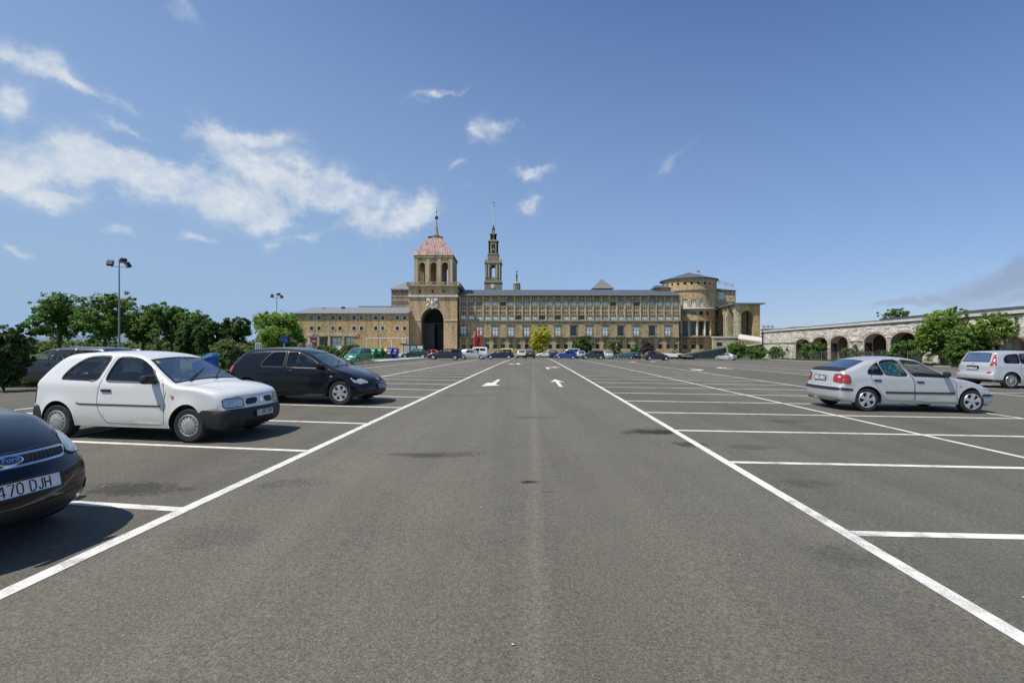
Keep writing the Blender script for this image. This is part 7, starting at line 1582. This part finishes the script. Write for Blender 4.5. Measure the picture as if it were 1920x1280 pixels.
l = MB(); l.add([(-.48, -.44, .64), (.30, -.44, 1.12), (.48, -.44, 1.12), (.48, -.44, .97), (-.48, .44, .64), (.30, .44, 1.12), (.48, .44, 1.12), (.48, .44, .97)], [(0, 3, 2, 1), (4, 5, 6, 7), (0, 1, 5, 4), (1, 2, 6, 5), (2, 3, 7, 6), (3, 0, 4, 7)]); l.build('lid', simple('bin_lid_pale', (.20, .42, .66), .35), r)
# red sculpture of tall bent bars
x, y, z = at(896, 101); r = empty('red_sculpture', 'tall abstract sculpture of tangled red metal bars', 'sculpture', (x, y, z)); RED = simple('red_lacquer', (.42, .035, .025), .45, noise=.2, nscale=1); g = random.Random(8)
for i in range(20):
    a = g.uniform(-1.1, .9); h = g.uniform(3.8, 5.2) if i % 3 else g.uniform(5.0, 5.9); b0 = Vector((a, g.uniform(-.5, .5), 0)); t_ = Vector((a * .55 + g.uniform(-.35, .35), g.uniform(-.4, .4), h)); m_ = b0.lerp(t_, g.uniform(.4, .65)) + Vector((g.uniform(-.3, .3), 0, 0))
    MB().bar(b0, m_, g.uniform(.12, .3), .14).bar(m_, t_, g.uniform(.10, .22), .12).build('bar', RED, r)
MB().bar((.6, 0, 1.2), (1.7, -.3, .2), .45, .2).build('bar', RED, r)
# poster stand near the gate
x, y, z = at(775, 86); r = empty('poster_stand', 'glazed poster stand with pale sheets left of the gate arch', 'notice board', (x, y, z)); fr = MB()
for a in (-1.8, -.6, .6, 1.8): fr.box(a - .05, a + .05, -.05, .05, 0, 2.1)
fr.box(-1.85, 1.85, -.06, .06, 2.1, 2.25); fr.build('frame', IRON, r)
for i, a in enumerate((-1.2, 0, 1.2)): MB().box(a - .48, a + .48, -.02, .02, .9, 2.0).build('poster', (simple('poster_grey', (.40, .46, .46), .5), simple('poster_teal', (.25, .42, .44), .5), simple('poster_pale', (.60, .70, .74), .5))[i], r)
# chain-link fence
fr = empty('chain_link_fence', 'wire mesh fence on thin grey posts along the right edge of the car park', 'fence', (45.6 + .089 * 75, 75, gz(52, 75))); O = fr.location
FX = lambda y: 45.6 + .089 * y
ys = [42 + 5 * i for i in range(14)]
for y in ys: MB().tube([(FX(y) - O.x, y - O.y, gz(FX(y), y) - O.z - .05), (FX(y) - O.x, y - O.y, gz(FX(y), y) - O.z + 1.85)], .035, 6).build('post', STEEL, fr)
wn = MB()
for y0, y1 in zip(ys[:-1], ys[1:]):
    z0, z1 = gz(FX(y0), y0) - O.z, gz(FX(y1), y1) - O.z; x0, x1 = FX(y0) - O.x, FX(y1) - O.x
    for h in (.1, 1.0, 1.75): wn.bar((x0, y0 - O.y, z0 + h), (x1, y1 - O.y, z1 + h), .012)
    for k in range(-8, 26):
        for sg in (-1, 1):
            a, b_ = k * .2, k * .2 + 1.65 * sg; ta, tb = 0.1, 1.75
            if min(a, b_) < 0 or max(a, b_) > 5: continue
            wn.bar((x0 + (x1 - x0) * a / 5, y0 - O.y + a, z0 + ta), (x0 + (x1 - x0) * b_ / 5, y0 - O.y + b_, z0 + tb), .008)
wn.build('wire_mesh', STEEL, fr)['kind'] = 'stuff'
ce = MB()
for i in range(60): y = 42 + i; ce.add([(FX(y) - .35, y + .01, gz(FX(y), y) - .05), (FX(y) - .2, y + .01, gz(FX(y), y) - .05), (FX(y + 1) - .2, y + .99, gz(FX(y + 1), y + 1) - .05), (FX(y + 1) - .35, y + .99, gz(FX(y + 1), y + 1) - .05), (FX(y) - .35, y + .01, gz(FX(y), y) + .1), (FX(y) - .2, y + .01, gz(FX(y), y) + .1), (FX(y + 1) - .2, y + .99, gz(FX(y + 1), y + 1) + .1), (FX(y + 1) - .35, y + .99, gz(FX(y + 1), y + 1) + .1)], [(4, 5, 6, 7), (0, 1, 5, 4), (1, 2, 6, 5), (2, 3, 7, 6), (3, 0, 4, 7)])
tag(ce.build('kerb', CONC), kind='structure')
# white flats with glazed balconies beyond the stair ramp
D = 175; ap = bld('white_flats', 'small white block of glazed balconies between the portico and the arcade wall', 'building', PX(1436, D), D, 0); x0, x1 = PX(1427, D), PX(1450, D); WH = simple('white_render', (.7, .7, .68), .7)
bpart(ap, MB().box(x0, x1, D + .6, D + 8, -1, PZ(610, D)).build('wall', WH))
for k in range(4):
    z0 = PZ(636 - k * 6.5, D); bpart(ap, MB().box(x0, x1, D - .6, D + .59, z0, z0 + .18).build('balcony', WH))
    for j in range(3): window(ap, x0 + .2 + j * 1.5, x0 + 1.5 + j * 1.5, z0 + .19, z0 + 1.2, D - .5, 'mull', simple('balcony_glass', (.30, .42, .46), .1, coat=1), WH, .06)
# low dark flat trailer
x, y, z = at(1293, 88); r = empty('flat_trailer', 'low dark flat trailer parked before the ramp wall', 'trailer', (x, y, z)); MB().box(-1.9, 1.5, -.8, .8, .45, .6).build('deck', UNDER, r); MB().bar((1.5, 0, .5), (2.6, 0, .45), .1).build('drawbar', IRON, r)
MB().box(-1.9, -1.8, -.8, .8, .6, .95).box(.9, 1.4, -.5, .5, .6, 1.0).build('load', IRON, r)
for a in (-.5, .3):
    for sg in (-1, 1): MB().lathe([(.001, -.08), (.26, -.08), (.28, 0), (.26, .08), (.001, .08)], 14, c=(a, sg * .82, .28), axis='Y').build('wheel', TYRE, r)
# ---------------------------------------------------------------- more cars
SP_WAGON = dict(L=4.60, W=.87, belt=.93, tumble=.33, wheels=(.92, 3.66, .305), arch=.36, sill=.22, xfront=4.30, zrear=.98, bowf=.22, bowr=.10,
    prof=[(.14, .24, .05, 0), (.02, .32, .08, 0), (0, .52, .10, .01), (.06, .66, .10, .01), (.08, .95, .12, .015), (.22, 1.20, .10, .02), (.40, 1.40, .09, .03), (.8, 1.44, .10, .04), (1.8, 1.45, .10, .045), (2.3, 1.42, .10, .05), (2.58, 1.32, .09, .05), (3.05, 1.02, .08, .055), (3.25, .95, .08, .05), (3.6, .90, .10, .035), (4.2, .78, .12, .025), (4.48, .66, .12, .02), (4.56, .52, .12, .01), (4.60, .40, .10, .01), (4.54, .24, .07, 0), (4.4, .2, .05, 0)],
    windows=[dict(poly=[(.42, .97), (.56, 1.30), (1.38, 1.34), (1.38, .96)], dark=1), dict(poly=[(1.43, .96), (1.43, 1.345), (2.02, 1.345), (2.12, .95)]), dict(poly=[(2.17, .95), (2.08, 1.345), (2.45, 1.30), (3.0, .94)])],
    doors=[[(1.41, .92), (1.41, 1.385), (2.04, 1.385), (2.15, .93), (2.15, .30), (1.5, .30), (1.30, .6)], [(2.16, .93), (2.05, 1.385), (2.47, 1.34), (3.06, .96), (3.12, .8), (3.12, .30), (2.16, .30)]],
    screen=(2.58, 3.2), rearglass=(.16, .36), rim='6', rr=.20, cabin=(1.1, 2.9), handles=[(1.55, .83), (2.30, .82)], mirror=(2.95, .96),
    patches=[('headlight', 'side', [(4.25, .62), (4.25, .74), (4.48, .70), (4.5, .6)], LAMPGLASS, .006, 1), ('headlight', 'front', [(-.80, .56), (-.80, .70), (-.52, .70), (-.50, .56)], LAMPGLASS, .006, 1), ('tail_light', 'side', [(.08, .72), (.10, .96), (.26, .94), (.24, .72)], LAMPRED, .008, 1), ('tail_light', 'rear', [(-.80, .70), (-.80, .95), (-.60, .95), (-.60, .70)], LAMPRED, .008, 1),
             ('grille', 'front', [(-.42, .56), (-.42, .68), (.42, .68), (.42, .56)], GRILLE, .005, 0), ('side_moulding', 'side', [(1.35, .50), (1.35, .55), (3.2, .55), (3.2, .50)], RUB, .01, 1)], plates=[('front', .42, '', .48, .11), ('rear', .80, '', .48, .11)], wipers=True)
SP_VAN = dict(SP_WAGON, L=4.1, W=.86, belt=1.10, tumble=.14, wheels=(.75, 3.35, .31), xfront=3.86, zrear=1.60,
    prof=[(.12, .26, .05, 0), (.02, .34, .08, 0), (0, .55, .08, .01), (.03, .9, .08, .01), (.08, 1.30, .08, .01), (.16, 1.68, .08, .02), (.28, 1.76, .08, .03), (1.2, 1.80, .09, .04), (2.1, 1.79, .09, .05), (2.42, 1.70, .09, .05), (2.95, 1.22, .08, .055), (3.15, 1.08, .08, .05), (3.5, 1.0, .10, .035), (3.88, .84, .12, .02), (4.0, .66, .12, .02), (4.06, .52, .12, .01), (4.1, .40, .10, .01), (4.04, .24, .07, 0), (3.9, .2, .05, 0)],
    windows=[dict(poly=[(.45, 1.15), (.48, 1.55), (1.35, 1.58), (1.35, 1.14)], dark=1), dict(poly=[(1.42, 1.14), (1.42, 1.58), (2.0, 1.58), (2.08, 1.12)], dark=1), dict(poly=[(2.14, 1.12), (2.06, 1.58), (2.30, 1.56), (2.82, 1.12)])], doors=[],
    screen=(2.45, 3.1), rearglass=(('rear', 1.18), ('rear', 1.58)), handles=[], mirror=(2.8, 1.15), cabin=(1, 2.7),
    patches=[('headlight', 'side', [(3.78, .72), (3.80, .86), (3.95, .80), (3.98, .7)], LAMPGLASS, .006, 1), ('headlight', 'front', [(-.78, .64), (-.78, .80), (-.52, .80), (-.50, .64)], LAMPGLASS, .006, 1), ('tail_light', 'rear', [(-.83, .8), (-.83, 1.15), (-.70, 1.15), (-.70, .8)], LAMPRED, .008, 1)], plates=[('rear', .75, '', .48, .11), ('front', .45, '', .48, .11)])
pn = lambda n, c, mt=.2: paint(n, c, mt, .3, .06)
dk = pn('charcoal_paint', (.015, .018, .022)); dgn = pn('dark_green_paint', (.012, .035, .028)); dbl = pn('midnight_blue_paint', (.010, .014, .045)); blu = pn('blue_paint', (.02, .045, .25)); tl_ = pn('teal_paint', (.03, .10, .11)); grn = pn('green_paint', (.02, .20, .10)); yel = pn('yellow_paint', (.70, .50, .06), 0); redp = pn('red_paint', (.35, .03, .02), 0); pgn = pn('pale_green_paint', (.42, .52, .47), .4)
def far(name, sp, mat, px, D, yaw, label, sc=1.0, cat='car', near=False, dz_=0.0):
    r, _ = make_car(name, sp, mat, label, cat, near=near, group=None); x = PX(px, D); put(r, x, D, yaw)
    if sc != 1 or dz_: r.matrix_world = r.matrix_world @ Matrix.Scale(sc, 4); r.location.z += dz_
    return r
far('estate_car', SP_WAGON, dk, 128, 17.6, 181, 'dark estate car half hidden between the edge bush and the white hatchback', near=True, sc=.98)
far('green_van', SP_VAN, grn, 671, 46, 257, 'bright green van parked beside the hedge bush', .80, 'van')
far('dark_saloon', SP_SILVER, dgn, 778, 69, 180, 'dark green car left of the black estate, before the gate tower', .98)
far('black_estate_car', SP_WAGON, dk, 834, 60.5, 181, 'black estate car with pale wheels, the largest car left of the lane', .99)
far('silver_coupe', SP_BLACK, silver, 887, 67, -4, 'silver hatchback behind the tail of the black estate car', .97)
far('white_van', SP_VAN, white, 892, 77, 180, 'white van behind the silver hatchback and below the red sculpture', 1.0, 'van')
far('red_car', SP_SMALL, redp, 806, 74, 180, 'red car mostly hidden behind the dark green car', .9)
far('midnight_blue_car', SP_SILVER, dbl, 937, 69, 180, 'dark blue five-door car just left of the lane')
far('yellow_van', SP_VAN, yel, 943, 80, 180, 'yellow vehicle showing above the dark blue car', .93, 'van')
far('white_small_car', SP_SMALL, white, 976, 84, 96, 'small white car at the far end of the lane, left of the dark one')
far('dark_small_car', SP_SILVER, dgn, 993.5, 85, 90, 'dark car facing away at the far end of the lane')
far('white_far_car', SP_SILVER, white, 1023, 95, 178, 'white car behind the far end of the lane, left of the blue carrier', .95)
far('charcoal_far_car', SP_SMALL, dk, 1037, 88, 90, 'dark small car between the white car and the blue carrier')
far('blue_people_carrier', SP_MPV, blu, 1060, 78, 180, 'bright blue people carrier at the right end of the lane', .86)
far('pale_green_van', SP_VAN, pgn, 1067, 90, 180, 'tall pale green van behind the blue people carrier', 1.05, 'van')
far('silver_far_car', SP_SMALL, silver, 1089, 84, 84, 'silver car squeezed between the blue and dark green carriers')
far('dark_green_carrier', SP_MPV, dgn, 1111, 79, 180, 'dark green people carrier with tinted windows', .92)
far('white_tailed_car', SP_SILVER, white, 1138, 85, 90, 'white car facing away right of the dark green carrier')
far('teal_hatchback', SP_SMALL, tl_, 1171, 88, 165, 'teal small car beside the olive shrub', .95)
far('charcoal_hatchback', SP_SILVER, dk, 1189, 89, 90, 'dark car facing away below the green shrub', .95)
far('black_coupe', SP_BLACK, dk, 1231, 76, -1, 'black fastback with pale wheels standing alone in the far row', 1.0)
far('silver_ramp_car', SP_SILVER, silver, 1361, 87, 128, 'small silver car seen from behind in front of the ramp wall', .92)
far('black_far_saloon', SP_SILVER, dk, 137, 50, 182, 'black car under the broad-leaved trees above the white hatchback roof', 1.0, dz_=.25)
far('white_far_saloon', SP_SILVER, white, 252, 74, 180, 'white car under the trees right of the near mast', .9, dz_=.1)
far('red_far_saloon', SP_SILVER, redp, 337, 76, 180, 'red car glimpsed under the trees above the windscreen of the white hatchback', .95, dz_=.1)
far('white_gate_car', SP_MPV, white, 497, 86, 180, 'white car behind the barrier cabinet and the round bush', .8)
